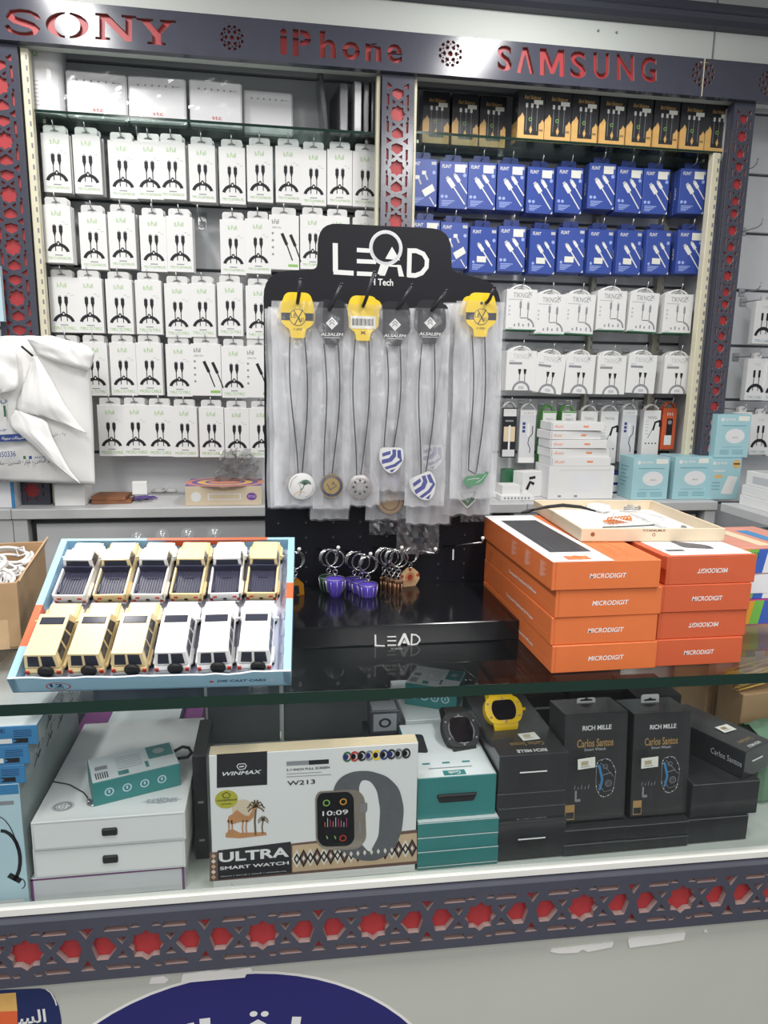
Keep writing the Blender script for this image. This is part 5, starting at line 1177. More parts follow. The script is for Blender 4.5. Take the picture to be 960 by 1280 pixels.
    # bag: two film walls
    f = MB(); n, q = 16, 60
    for side in (0, 1):
        vs = []; fs = []
        for r in range(q + 1):
            for c in range(n + 1):
                u, v = c / n - .5, r / q
                y = (-.0045 if side == 0 else .0125) + .004 * noise.noise((u * 5 + px0, v * 9, px0 + side)) + .002 * noise.noise((u * 16, v * 20 + px0, side)) + .0014 * noise.noise((u * 34 + px0, v * 60, side + 4))
                vs.append((u * bw + .004 * noise.noise((v * 4, px0, 7)), y, .004 - v * bh + .005 * noise.noise((u * 6, px0, 2)) * (v > .97)))
        for r in range(q):
            for c in range(n): fs.append((r * (n + 1) + c, r * (n + 1) + c + 1, (r + 1) * (n + 1) + c + 1, (r + 1) * (n + 1) + c))
        f.add(vs, fs, 'bag_film_back' if side else 'bag_film_front', True)
    f.build('plastic_bag', t); return t
HK = [ # hole, tip, [(card, pendant, bag w, bag h, dx px, dy px)]
 ((372, 379), (376, 350), [('yellow', 'palm', .098, .385, 0, 0, 'yellow-carded necklace with a white palm tree disc'), ('yellow', 'gold', .10, .40, -5, 8, 'yellow-carded necklace with a gold disc behind the palm tree one'), (0, 'lace', .105, .405, -8, 10, 'uncarded necklace bag at the pegboard edge behind the palm tree one')]),
 ((412, 388), (427, 356), [('black', 'gold', .075, .395, 3, 0, 'black-carded necklace with a gold and navy round pendant'), ('black', 'lace', .08, .42, 0, 4, 'black-carded necklace behind the gold and navy one'), (0, 'palm', .08, .395, 8, 2, 'uncarded necklace bag behind the gold and navy one')]),
 ((454, 383), (468, 341), [('barcode', 'lace', .075, .39, 0, 0, 'yellow-carded necklace with a barcode sticker and pale round pendant'), ('yellow', 'ring', .085, .395, 6, 4, 'yellow-carded necklace behind the barcode one')]),
 ((498, 386), (515, 357), [('black', 'shield', .088, .36, -4, 4, 'black-carded necklace with an upright blue and white shield, in crinkled film'), (0, 'ring', .09, .39, -6, 2, 'necklace with a brown ring pendant under the upright shield'), ('black', 'wood', .09, .42, -10, 6, 'necklace with a wooden disc hanging low behind the upright shield')]),
 ((540, 388), (558, 364), [('black', 'shieldtilt', .085, .38, -2, 0, 'black-carded necklace with a tilted blue and white shield'), ('black', 'shield', .095, .44, 4, 4, 'black-carded necklace with a second shield behind the tilted one'), (0, 'lace', .09, .40, 20, 4, 'uncarded necklace bag in the gap before the map pendant')]),
 ((608, 379), (618, 360), [('yellow', 'map', .100, .385, -6, 0, 'yellow-carded necklace with a green map pendant'), ('yellow', 'greenshield', .11, .41, -14, 4, 'yellow-carded necklace with a green shield behind the map pendant'), (0, 'lace', .10, .39, -24, 2, 'uncarded necklace bag behind the map pendant')])]
hl = ['carrying the palm tree necklaces', 'carrying the gold and navy necklaces', 'carrying the barcode-carded necklaces', 'carrying the upright shield necklaces', 'carrying the tilted shield necklaces', 'carrying the green map necklaces']
YN = 1.41
for i, (hole, tip, lst) in enumerate(HK):
    a = AY(*hole, YN); tp_ = AY(*tip, YN - .03)
    m = MB(); m.tube([(0, YB_ - a.y - .0005, .002), (0, .01, 0), (0, -.008, .002), ((tp_.x - a.x) * .25, -.016, (tp_.z - a.z) * .25), (tp_.x - a.x, tp_.y - a.y, tp_.z - a.z)], .0036, 'dark_hook', 8); m.lathe([(.0001, 0), (.0036, 0), (.003, .003), (.0001, .004)], 'dark_hook', (tp_.x - a.x, tp_.y - a.y, tp_.z - a.z), 8)
    tag(m.build('display_hook', None, a), 'upturned black peg hook ' + hl[i], 'hook', 'black peg hooks')
    for k, (card, pend, bw, bh, dx, dy, lb) in enumerate(lst):
        random.seed(i * 7 + k); Yk = YN + .004 + k * .032 if k else YN + .002
        p = AY(hole[0] + dx, hole[1] + dy, Yk); o = necklace(card, pend, bw, bh, i * 3.1 + k); o.location = (p.x, Yk, p.z); tag(o, lb + ', in a clear bag' if 'bag' not in lb else lb, 'necklace', 'bagged necklaces on the pegboard')
# empty crinkled bags hanging lower
for i, (x0, y0, x1, y1, Y, lb) in enumerate([(386, 600, 425, 646, 1.50, 'crinkled dark clear bag hanging below the gold and navy necklace'), (462, 610, 512, 668, 1.505, 'crinkled clear bag hanging below the upright shield'), (497, 610, 548, 692, 1.49, 'longest crinkled clear bag hanging almost to the chrome hooks'), (577, 610, 612, 652, 1.50, 'small crinkled clear bag hanging below the green map')]):
    a = AY(x0, y0, Y); b = AY(x1, y1, Y); f = MB(); n = 12; vs = []; fs = []
    for r in range(n + 1):
        for c in range(n + 1): vs.append(((c / n - .5) * (b.x - a.x), .012 * noise.noise((c * .9 + i * 7, r * .9, i)), -r / n * (a.z - b.z)))
    for r in range(n):
        for c in range(n): fs.append((r * (n + 1) + c, r * (n + 1) + c + 1, (r + 1) * (n + 1) + c + 1, (r + 1) * (n + 1) + c))
    f.add(vs, fs, 'film_dark'); tag(f.build('plastic_bag', None, ((a.x + b.x) / 2, Y, a.z)), lb, 'bag', 'crinkled clear bags on the pegboard')

# ------------------------------------------------------------ chrome hooks and key chains
KH = [((396, 686), (422.7, 690)), ((432, 688), (463, 697.7)), ((466, 684), (502, 690)), ((500, 684), (544, 691.7)), ((553, 683), (603, 678)), ((352, 690), (374, 692))]
kl = ['with the purple and green key chains', 'with the purple cup key chains', 'with the bronze key chains', 'with the single beige flower key chain', 'standing empty near the orange cartons', 'with the amber key chain beside the toy tray']
hpos = []
for i, (r0, t0) in enumerate(KH):
    a = AY(*r0, YB_); b = AY(*t0, YB_ - .10); hpos.append((a, b)); dv = b - a
    m = MB(); m.tube([(0, -.0005, 0), tuple(dv)], .0018, 'chrome', 8); m.tube([tuple(dv), tuple(dv + Vector((0, -.002, .009)))], .0022, 'chrome', 8); o = m.build('chrome_hook', None, a)
    g = MB(); g.lathe([(.0001, 0), (.003, .001), (.0042, .004), (.003, .007), (.0001, .008)], 'white', (dv.x, dv.y - .002, dv.z + .006), 10); g.build('end_cap', o); tag(o, 'thin chrome peg hook ' + kl[i], 'hook', 'chrome peg hooks')
    if i == 4: g = MB(); g.box((.018, -.03, -.012), (.003, .002, .024), 'white'); g.build('price_arm', o)
def keychain(kind, n_links=5, yaw=0):
    t = empty('key_chain'); R = .0165; m = MB()
    for k in range(4): m.torus((0, .0034 * k - .005, -R + .002 - .0008 * k), (1, 0, 0), (0, .08 * k - .12, 1), R, .0013, 'chrome', 26, 6)
    m.build('key_ring', t); m = MB(); z = -2 * R + .002
    for k in range(n_links): m.torus((0, 0, z - .003), ((1, 0, 0) if k % 2 else (0, 1, 0)), (0, 0, 1), .0042, .0011, 'chrome', 12, 5); z -= .0066
    m.build('chain', t); m = MB(); z += .001
    if kind in ('purple', 'green'):
        c = 'purple_glass' if kind == 'purple' else 'green_dark_glass'
        m.lathe([(.0001, z), (.015, z - .002), (.0185, z - .004), (.0185, z - .009), (.0165, z - .022), (.011, z - .036), (.005, z - .044), (.004, z - .048), (.012, z - .051), (.013, z - .055), (.0001, z - .056)], c, n=10)
        for k in range(10): a_ = 2 * PI * k / 10; m.tube([(.019 * math.cos(a_), .019 * math.sin(a_), z - .006), (.017 * math.cos(a_), .017 * math.sin(a_), z - .022), (.0055 * math.cos(a_), .0055 * math.sin(a_), z - .044)], .0007, 'steel', 5)
        m.torus((0, 0, z - .003), (1, 0, 0), (0, 1, 0), .0178, .0009, 'steel', 20, 5); m.torus((0, 0, z - .053), (1, 0, 0), (0, 1, 0), .0128, .0009, 'steel', 16, 5)
    elif kind == 'bronze':
        m.box((0, 0, z - .004), (.018, .008, .008), 'bronze', .002)
        for k in range(3): m.tube([((k - 1) * .006, 0, z - .004), ((k - 1) * .0065, -.001, z - .02), ((k - 1) * .006, 0, z - .036), ((k - 1) * .0068, -.001, z - .046)], [.0028, .0022, .0018, .003], 'bronze', 7)
    elif kind == 'amber':
        F = Fr((0, 0, z), (1, 0, 0), (0, 0, 1)); m.prism(F, [(-.016, -.05), (.018, -.04), (.016, -.012), (.004, 0), (-.014, -.01)], .010, 'orange_gold'); m.prism(Fr((0, -.0005, z), (1, 0, 0), (0, 0, 1)), [(-.008, -.036), (.008, -.03), (.006, -.014), (-.006, -.014)], .001, 'black_print')
    else:
        F = Fr((0, 0, z), (1, 0, 0), (0, 0, 1)); o_ = rounded([(-.012, -.044), (.012, -.044), (.024, -.026), (.020, -.012), (.006, 0), (-.006, 0), (-.020, -.012), (-.024, -.026)], .003, 3)
        m.prism(F, o_, .004, 'flower_beige'); m.disc(F, 0, -.021, .007, 'flower_red', 1, n=12); m.ring(F, 0, -.021, .009, .0105, 'flower_red', 1, 16)
        for p_ in ((0, -.004), (-.019, -.018), (.019, -.018)): m.disc(F, p_[0], p_[1], .004, 'flower_red', 1, n=8)
        for k in range(5): m.line(F, [(-.016, -.028 - .004 * k * .6), (.016, -.028 - .004 * k * .6)], .0006, 'brown_ring', 1)
    m.build('charm', t); return t
KC = [(0, [('green', .55, 5, 'dark green key chain on the first chrome hook past the amber one'), ('purple', .85, 5, 'purple cup key chain beside the dark green one')]),
      (1, [('purple', .35, 4, 'purple cup key chain at the back of its hook'), ('purple', .62, 4, 'purple cup key chain in the middle of its hook'), ('purple', .90, 4, 'purple cup key chain at the front of its hook')]),
      (2, [('bronze', .4, 5, 'bronze key chain at the back of its hook'), ('bronze', .58, 5, 'bronze key chain, second from the back of its hook'), ('bronze', .74, 5, 'bronze key chain, second from the hook tip'), ('bronze', .9, 5, 'bronze key chain at the tip of its hook')]),
      (3, [('flower', .30, 2, 'beige and red flower plaque key chain hanging alone')]), (5, [('amber', .75, 5, 'amber yellow key chain half hidden by the toy tray')])]
for hi, lst in KC:
    a, b = hpos[hi]
    for k, (kind, f, nl, lb) in enumerate(lst):
        p = a.lerp(b, f); o = keychain(kind, min(nl, 3 if kind != 'bronze' else 4)); o.scale = (1.15, 1.15, 1.15) if kind != 'flower' else (1.05, 1.05, 1.05); o.location = (p.x + .001, p.y, p.z + .0025); o.rotation_euler = (0, 0, [.3, -.2, .15, -.1][k % 4]); tag(o, lb, 'key chain', 'key chains on the pegboard')
# ============================================================ ORANGE KEYBOARD CARTONS
def kbox(w, d, h, mat, flip, top, side_txt):
    b = Bx(w, d, h, mat, None, None, .0012); m = b.mb
    m.text(b.F, 'MICRODIGIT', w * .34, h * .40, w * .68, h * .57, 'white', 1, .015, .15, rot=flip)
    m.line(b.F, [(w * .03, 0), (w * .03, h)], .0005, 'orange_edge', 1)
    # side print, reading along the long side
    if top != 'keys': m.text(b.L, 'Computer Keyboard & Mouse', d * .40, h * .26, d * .78, h * .42, 'white', 1, .02); m.text(b.L, 'MICRODIGIT', d * .80, h * .24, d * .97, h * .36, 'orange_light', 1)
    if top == 'keys':
        m.rect(b.T, 0, .0, w * .56, d, 'white', 1); m.poly(b.T, [(w * .10, d * .16), (w * .50, d * .16), (w * .50, d * .86), (w * .10, d * .86)], 'keyboard', 2)
        for i in range(6):
            for j in range(17): m.rect(b.T, w * (.115 + .064 * i), d * (.175 + .040 * j), w * (.168 + .064 * i), d * (.206 + .040 * j), 'black_lit', 3)
        m.rect(b.T, w * .16, d * .03, w * .38, d * .09, 'orange', 2); m.ring(b.T, w * .27, d * .06, w * .05, w * .07, 'orange_light', 3, 14)
        Tt = Fr(b.T.at(w * .80, d * .10, 0), (0, 1, 0), (-1, 0, 0)); m.text(Tt, 'MICRODIGIT', 0, w * .06, d * .36, w * .14, 'orange_light', 1.5); m.text(Tt, 'Keyboard & Mouse', 0, -w * .04, d * .4, w * .01, 'orange_light', 1.5)
        for i in range(3):
            for k in range(9): m.rect(b.L, d * (.48 + .19 * i), h * (.26 + .065 * k), d * (.48 + .19 * i + .03 + .02 * (k * 7 % 3)), h * (.275 + .065 * k), 'white', 1)
    elif top == 'mouse':
        m.rect(b.T, w * .08, d * .0, w, d, 'white', 1); m.rect(b.T, 0, 0, w, d * .03, 'orange_red', 2)
        m.poly(b.T, rounded([(w * .40, d * .16), (w * .72, d * .12), (w * .74, d * .2), (w * .42, d * .30)], .012, 4), 'keyboard', 2); m.rect(b.T, w * .14, d * .1, w * .34, d * .13, 'keyboard', 2); m.line(b.T, [(w * .5, d * .08), (w * .95, d * .26)], .0008, 'grey_print', 2)
    return b
hb = .0497
for i in range(4):
    z = 1.0005 + i * (hb + .0003); fx = [(688, 843), (687, 806), (689, 770), (691, 740)][i]; p = AZ(*fx, z); b = kbox(.195, .40, hb, 'orange', False, 'keys' if i == 3 else None, 1)
    b.done('keyboard_box', ['orange keyboard carton at the bottom of the stack beside the pegboard base', 'orange keyboard carton, second from the bottom beside the pegboard', 'orange keyboard carton, third from the bottom beside the pegboard', 'orange keyboard carton with a printed keyboard on its white top, topmost'][i], 'box', (p.x + .0975, 1.094 + .20 + [0, .003, .001, -.004][i], z), [.012, .0, .008, .0][i], 'orange keyboard cartons, pegboard stack')
for i in range(4):
    z = 1.0005 + i * (hb + .0003); fx = [(818, 836), (823, 802), (826, 767), (829, 731)][i]; p = AZ(*fx, z); b = kbox(.172, .40, hb, 'orange_red', i in (1 + 2, 1) and i != 1 or i == 1 and False or i == 2 - 1 and False or i == 1, 'mouse' if i == 3 else None, 1) if False else kbox(.172, .40, hb, 'orange_red', i in (1, 3), 'mouse' if i == 3 else None, 1)
    b.done('keyboard_box', ['redder orange carton at the bottom of the outer stack', 'redder orange carton with upside-down lettering, second from the bottom', 'redder orange carton, third from the bottom of the outer stack', 'redder orange carton with upside-down lettering and white top, topmost'][i], 'box', (p.x + .086, 1.10 + .20 + [0, .004, .001, .003][i], z), [0, .01, 0, .01][i], 'redder orange cartons, outer stack')
# ------------------------------------------------------------ shallow cream box of accessories on top
zt_ = 1.0005 + 4 * (hb + .0003) + .0006
p = AZ(726, 677, zt_); q = AZ(897, 671, zt_); wT = .282; aT = R_(-4)
tb = empty('shallow_box', (p.x, p.y, zt_), (0, 0, aT)); tag(tb, 'shallow open cream box of phone accessories lying across the orange cartons', 'box')
dT, hT = .315, .025; t3 = .004
m = MB(); m.box((wT / 2, dT / 2, .0015), (wT - .002, dT - .002, .003), 'white'); m.build('lining', tb)
for nme, c, s in (('side', (wT / 2, t3 / 2, hT / 2), (wT, t3, hT)), ('side', (wT / 2, dT - t3 / 2, hT / 2), (wT, t3, hT)), ('side', (t3 / 2, dT / 2, hT / 2), (t3, dT - 2 * t3, hT)), ('side', (wT - t3 / 2, dT / 2, hT / 2), (t3, dT - 2 * t3, hT))):
    m = MB(); m.box(c, s, 'beige_light', .0008)
    if c[1] < .01:
        F = Fr((0, 0, 0), (1, 0, 0), (0, 0, 1)); m.disc(F, .022, .014, .0042, 'leather', 1, n=14); m.text(F, 'TITANIUM.X', wT * .42, .019, wT * .58, .0235, 'brown_ring', 1, .02); m.ring(F, wT * .5, .013, .0022, .0032, 'brown_ring', 1, 12)
    m.build(nme, tb)
m = MB(); m.box((wT * .38, dT * .55, .0055), (wT * .62, .003, .008), 'white'); m.box((wT * .72, dT * .5, .0055), (.003, dT * .8, .008), 'white'); m.build('divider', tb)
bpy.context.view_layer.update(); MTb = tb.matrix_world.copy()
def inbox(m, name, label, cat, x, y, z, rz=0): q = MTb @ Vector((x, y, z)); return tag(m.build(name, None, q, (0, 0, aT + rz)), label, cat)
m = MB()
for i in range(7): m.torus((.009 * i, 0, .007), (0, 1, .12), (0, 0, 1), .006, .0016, 'coil_orange', 14, 5)
m.box((.03, .009, .004), (.075, .006, .004), 'coil_orange', .001)
inbox(m, 'coiled_strap', 'orange coiled strap lying in the shallow cream box', 'strap', wT * .40, dT * .52 - .02, .0042, .35)
m = MB(); m.tube([(0, 0, .02), (.03, -.03, .024), (.05, -.09, .022), (.02, -.13, .02), (-.03, -.12, .018), (-.05, -.07, .018), (-.03, -.03, .02)], .0018, 'white', 6); m.box((.045, -.13, .010), (.030, .016, .012), 'white_gloss', .003); m.box((.066, -.13, .010), (.014, .012, .006), 'steel', .001)
inbox(m, 'charging_cable', 'white charging cable with silver plug curled in the shallow cream box', 'cable', wT * .54, dT * .60, .003, .1)
m = MB(); m.box((0, 0, .009), (.03, .045, .018), 'white_gloss', .006); m.box((0, .026, .009), (.02, .012, .012), 'white', .003); inbox(m, 'charger_plug', 'white charger plug at the far side of the shallow cream box', 'plug', wT * .52, dT * .90, .0032, .5)
m = MB(); m.tube([(-.07, 0, .016), (-.04, .006, .02), (0, .01, .022), (.04, .006, .018), (.07, -.004, .010)], [.002, .0035, .004, .0035, .0015], 'black_rubber', 8); m.tube([(-.07, 0, .016), (-.085, -.004, .014), (-.10, -.004, .011)], [.003, .004, .002], 'black_rubber', 8)
o = inbox(m, 'watch_strap', 'thin black rubber strap hanging over the edge of the shallow cream box', 'strap', .022, dT * .52, .016, .15)
m = MB(); m.tube([(0, 0, .004), (.04, -.004, .005), (.09, .006, .004), (.12, .01, .004)], .0014, 'green_dark_glass', 6); inbox(m, 'cord', 'short dark green cord in the front of the shallow cream box', 'cord', wT * .28, dT * .30, .0032, .1)
m = MB(); m.tube([(.02 * math.cos(k * .6), .011 * math.sin(k * .6), .004 + .0004 * k) for k in range(26)], .0012, 'steel', 5); inbox(m, 'metal_chain', 'grey coiled metal chain in the far corner of the shallow cream box', 'chain', wT * .78 - .0, dT * .88, .0032, .1)
# ------------------------------------------------------------ bright striped boxes behind the outer stack
cs = ['rainbow_purple', 'pink', 'rainbow_yellow', 'rainbow_green', 'rainbow_blue', 'white']
for i in range(3):
    w, d, h = .20, .20, .055; b = Bx(w, d, h, ['pink', 'rainbow_purple', 'salmon'][i]); m = b.mb
    for k in range(9): x = w * k / 9; m.poly(b.F, [(x, .002), (x + w / 9, .002), (min(w, x + w / 9 + .01), h - .002), (min(w - .001, x + .01), h - .002)], cs[(k + i) % 6 if k < 5 else (k + 2 * i) % 5], 1)
    for k in range(8): m.line(b.F, [(.004 + k * .006, h * .6), (.009 + k * .006, h * .85), (.012 + k * .006, h * .62)], .002, 'black_print', 2)
    for k in range(3): m.rect(b.T, w * .1 + k * .05, d * .1, w * .1 + k * .05 + .03, d * .8, ['salmon', 'beige', 'box_blue'][k], 1)
    if i == 1: m.rect(b.F, w * .25, h * .25, w * .95, h, 'offwhite', 3)
    b.done('craft_box', ['bright striped craft box at the bottom, beside the redder cartons', 'bright striped craft box with a blank white label, in the middle', 'bright patterned craft box on top, with a salmon printed lid'][i], 'box', (1.005 + [0, .006, .014][i], 1.385 - .0 * i, 1.0005 + i * (h + .0004)), [.02, -.02, .05][i], 'striped craft boxes')

# ============================================================ INSIDE THE GLASS CASE
ZF = .6185
def sb(b, w, d, h):
    m = b.mb; m.text(b.F, 'CE', w * .55, h * .68, w * .68, h * .88, 'sticker_navy', 1); m.rect(b.F, w * .58, h * .12, w * .74, h * .36, 'white', 1); m.poly(b.F, [(w * .74, h * .12), (w * .90, h * .12), (w * .90, h * .36), (w * .74, h * .36), (w * .79, h * .24)], 'black_print', 1)
    for i in range(4): m.rect(b.F, w * (.1 + .0 * i), h * (.4 + .1 * i), w * (.4 - .04 * (i % 2)), h * (.44 + .1 * i), 'sticker_navy', 1); m.rect(b.F, w * .76, h * (.45 + .1 * i), w * .94, h * (.48 + .1 * i), 'sticker_navy', 1)
    m.rect(b.R, .001, .001, d - .001, h - .001, 'side_grey', .6); m.rect(b.T, .001, .001, w - .001, d - .001, 'white_top', .6)
    for k in range(4): y = d * (.12 + .2 * k); m.line(b.R, [(y, h * .15), (y + .02, h * .5), (y + .012, h * .62), (y + .04, h * .88)], .0028, 'black_print', 2); m.line(b.R, [(y + .02, h * .3), (y + .035, h * .55)], .005, 'black_print', 2)
# neckband box
def inside(name, label, cat, x0, yt, x1, yb, Y, d, mat, z0=None, rz=0, deco=None, group=None, top=None, side=None, zt=None):
    a = AY(x0, yt, Y); b = AY(x1, yb, Y); w = b.x - a.x; z0 = b.z if z0 is None else z0; h = (a.z if zt is None else zt) - z0
    bx = Bx(w, d, h, mat, side, top)
    if deco: deco(bx, w, d, h)
    return bx.done(name, label, cat, ((a.x + b.x) / 2 - d / 2 * math.sin(rz), Y + d / 2 * math.cos(rz), z0 + .0003), rz, group), z0 + h
def neck(b, w, d, h):
    m = b.mb; m.rect(b.T, .001, .001, w - .001, d - .001, 'box_blue', .8); m.rect(b.F, .001, h - .018, w - .001, h - .001, 'box_blue', 1); m.rect(b.R, .001, .001, d - .001, h - .001, 'side_grey', .6)
    m.line(b.F, arc(w * .66, h * .42, w * .26, h * .22, 90, -60, 10), .006, 'black_print', 1); m.line(b.F, arc(w * .6, h * .42, w * .3, h * .34, 110, 10, 10), .0016, 'black_print', 1); m.line(b.F, [(w * .72, h * .28), (w * .9, h * .22)], .010, 'black_print', 1); m.line(b.F, arc(w * .9, h * .2, w * .06, h * .04, -90, 90, 8), .0016, 'black_print', 1); m.rect(b.F, w * .45, h * .05, w * .92, h * .075, 'white', 1); m.rect(b.F, w * .5, h * .84, w * .9, h * .87, 'grey_print', 1)
o, zt1 = inside('earphone_box', 'tall pale blue neckband earphone box standing in the case corner', 'box', -60, 985, 37, 1131, 1.115, .34, 'lightblue_box', ZF, 0, neck)
xw = AY(38, 940, 1.115).x
hh = (AY(0, 885, 1.115).z - zt1) / 4 if False else .0275
z = zt1 + .0004
for i in range(4):
    x1 = [31, 36, 47, 44][i]; xx = AY(x1, 960 - i * 22, 1.115).x; b = Bx(.15, .33, .033, 'box_blue'); sb(b, .15, .33, .033)
    if z + .034 > .979: break
    b.done('cable_box', ['lowest flat blue box with white lid stacked on the neckband box', 'second flat blue box in the pile on the neckband box', 'third flat blue box in the pile on the neckband box', 'topmost flat blue box with white lid on the neckband box pile'][i], 'box', (xx - .075, 1.115 + .165, z), 0, 'flat blue boxes in the case'); z += .0334
# drawer boxes
def drawer(b, w, d, h):
    m = b.mb; m.box((0, -d / 2 - .001, h * .5), (w * .10, .006, h * .26), 'black_rubber', .002)
    m.line(b.F, [(.003, .003), (w - .003, .003), (w - .003, h - .003), (.003, h - .003), (.003, .003)], .0016, 'lightgrey_print', 1)
    m.ring(b.T, w * .16, d * .12, .012, .0155, 'grey_print', 1, 20, k=.8); m.ring(b.T, w * .16, d * .12, .017, .018, 'grey_print', 1, 20, k=.8); m.text(b.T, 'LED', w * .12, d * .10, w * .20, d * .14, 'grey_print', 1, 0, 0, True)
    m.text(b.T, 'SPORTS', w * .72, d * .09, w * .93, d * .13, 'grey_print', 1, 0, 0, True); m.poly(b.T, [(w * .68, d * .11), (w * .82, d * .08), (w * .97, d * .11), (w * .82, d * .14)], 'lightgrey_print', .6)
def plain(b, w, d, h):
    m = b.mb
    for x in (0, w - .004): m.rect(b.F, x, 0, x + .004, h, 'purple_edge', 1)
    m.rect(b.F, 0, h - .004, w, h - .001, 'purple_edge', 1)
o, z1 = inside('drawer_box', 'white box with purple edges at the bottom of the white case stack', 'box', 38, 1099, 232, 1130, 1.125, .33, 'greywhite', ZF, 0, plain, 'white drawer boxes')
o, z2 = inside('drawer_box', 'white drawer box with a black pull tab, the lower of two', 'box', 40, 1063, 233, 1097, 1.122, .33, 'white', z1 + .0006, -.01, drawer, 'white drawer boxes')
o, z3 = inside('drawer_box', 'white drawer box with a black pull tab and printed lid, the upper of two', 'box', 38, 1029, 233, 1062, 1.118, .34, 'white', z2 + .0006, .0, drawer, 'white drawer boxes')
def tealtop(b, w, d, h):
    m = b.mb; m.rect(b.T, .001, .001, w - .001, d - .001, 'white_top', 1); m.rect(b.T, w * .68, d * .45, w * .98, d * .97, 'teal', 2); m.disc(b.T, w * .82, d * .72, w * .07, 'side_grey', 3, n=14); m.rect(b.T, w * .3, d * .08, w * .42, d * .24, 'teal', 2); m.rect(b.T, w * .62, d * .15, w * .66, d * .4, 'teal', 2)
    for i in range(6): m.rect(b.T, w * .3, d * (.32 + .09 * i), w * .6, d * (.345 + .09 * i), 'side_grey', 2); m.rect(b.T, w * (.05 + .025 * i), d * .1, w * (.062 + .025 * i), d * .35, 'black_print', 2)
    m.rect(b.T, w * .06, d * .45, w * .2, d * .6, 'grey_print', 2)
    for i in range(4): m.ring(b.F, w * (.18 + .2 * i), h * .5, h * .13, h * .18, 'lightblue_box', 2, 14); m.rect(b.F, w * (.17 + .2 * i), h * .45, w * (.19 + .2 * i), h * .58, 'lightblue_box', 2)
    s = MB(); s.tube([(w / 2, .02 - .02, h * .7), (w / 2 + .02, -.012, h * .8), (w / 2 + .03, .0, h * .8), (w / 2 + .03, .02, h * .8), (w / 2 + .02, .03, h * .8), (w / 2, .025, h * .7)], .003, 'black_rubber', 6)
    b.tabmb = s
a = AZ(117, 1009, z3); c = AZ(226, 982, z3); w = (c - a).length; ang = math.atan2(c.y - a.y, c.x - a.x)
b = Bx(w, .085, .043, 'teal'); tealtop(b, w, .085, .043); mid = (a + c) / 2
o = b.done('watch_box', 'teal boxed watch with white printed top lying askew on the white drawer boxes', 'box', (mid.x - .0425 * math.sin(ang), mid.y + .0425 * math.cos(ang), z3 + .0005), ang); b.tabmb.build('hang_tab', o)
m = MB(); p0 = AZ(66, 978, z3); p1 = AZ(112, 1002, z3); dx = p1 - p0
m.tube([(0, 0, .0012), (dx.x * .4, dx.y * .2 - .0, .0012), (dx.x * .8, dx.y * .62, .0012), (dx.x, dx.y, .0014)], .0011, 'cord_black', 5); o = m.build('pendant_cord', None, (p0.x, p0.y, z3 + .0006)); m = MB(); m.lathe([(.0001, 0), (.010, 0), (.011, .001), (.009, .0025), (.0001, .003)], 'steel', (dx.x + .008, dx.y - .006, 0), 16); m.torus((dx.x - .001, dx.y - .001, .003), (1, 0, 0), (0, 1, .3), .003, .0009, 'steel', 10, 5); m.build('pendant', o); tag(o, 'black cord with a silver pendant lying on the white drawer box', 'necklace')
# back left items
o, zz = inside('cable_box', 'flat blue box with a white lid standing at the back above the drawer boxes', 'box', 132, 908, 224, 920, 1.47, .12, 'box_blue', None, 0, sb)
inside('purple_box', 'white and purple lidded box at the back behind the drawer boxes', 'box', 90, 922, 250, 946, 1.47, .14, 'purple_edge', None, 0, lambda b, w, d, h: b.mb.rect(b.F, 0, h * .45, w, h * .55, 'lightgrey_print', 1))
inside('purple_box', 'grey-white carton at the back carrying the white and purple lidded box', 'box', 90, 948, 250, 1040, 1.48, .12, 'greywhite', ZF, zt=AY(90, 946.5, 1.47).z)
inside('box', 'dark navy box standing between the drawer boxes and the camel box', 'box', 240, 946, 263, 1104, 1.20, .14, 'black_box', ZF, 0, lambda b, w, d, h: (b.mb.rect(b.F, w * .3, h * .55, w * .7, h * .57, 'grey_print', 1), b.mb.rect(b.F, w * .3, h * .18, w * .7, h * .2, 'grey_print', 1)))

# ------------------------------------------------------------ the big watch box with the camel
YWB = 1.118; A_ = AY(261, 945, YWB); B_ = AY(523, 926, YWB); w = B_.x - A_.x; h = A_.z - ZF; 
b = Bx(w, .032, h, 'white', 'beige', 'beige'); m = b.mb
def q(px, py): p = AY(px, py, YWB); return (p.x - A_.x, p.z - ZF)
def wr(x0, y0, x1, y1, mat, lv=1): a = q(x0, y1); c = q(x1, y0); m.rect(b.F, a[0], a[1], c[0], c[1], mat, lv)
def wt(t, x0, y0, x1, y1, mat, lv=2, bold=0, shear=0): a = q(x0, y1); c = q(x1, y0); m.text(b.F, t, a[0], a[1], c[0], c[1], mat, lv, bold, shear)
def wp(pts, mat, lv=1): m.poly(b.F, [q(*p) for p in pts], mat, lv)
def wl(pts, wd, mat, lv=2): m.line(b.F, [q(*p) for p in pts], wd, mat, lv)
k1 = w / 262  # metres per pixel
wp([(271, 943), (334, 939), (334, 981), (271, 985)], 'black_box', 1); wt('WINMAX', 278, 962, 327, 970, 'white', 2, .02, .25)
wl([(296, 958), (298, 955), (306, 954.5), (308, 957), (306, 961), (299, 962), (296, 958)], 1.1 * k1, 'white'); wl([(299, 958.5), (305, 957.8)], 1.6 * k1, 'white')
wp([(358, 952), (411, 949), (411, 954.5), (358, 957.5)], 'grey_print', 1); wp([(386, 950.5), (411, 949), (411, 954.5), (386, 956)], 'black_print', 2)
wt("2.1'-INCH FULL SCREEN", 358, 957.5, 412, 964, 'black_print', 2, .02); wl([(358, 967.5), (402, 965)], .8 * k1, 'grey_print'); wl([(358, 971), (414, 968)], .8 * k1, 'grey_print'); wt('W213', 359, 974, 394, 982, 'black_print', 2, .015)
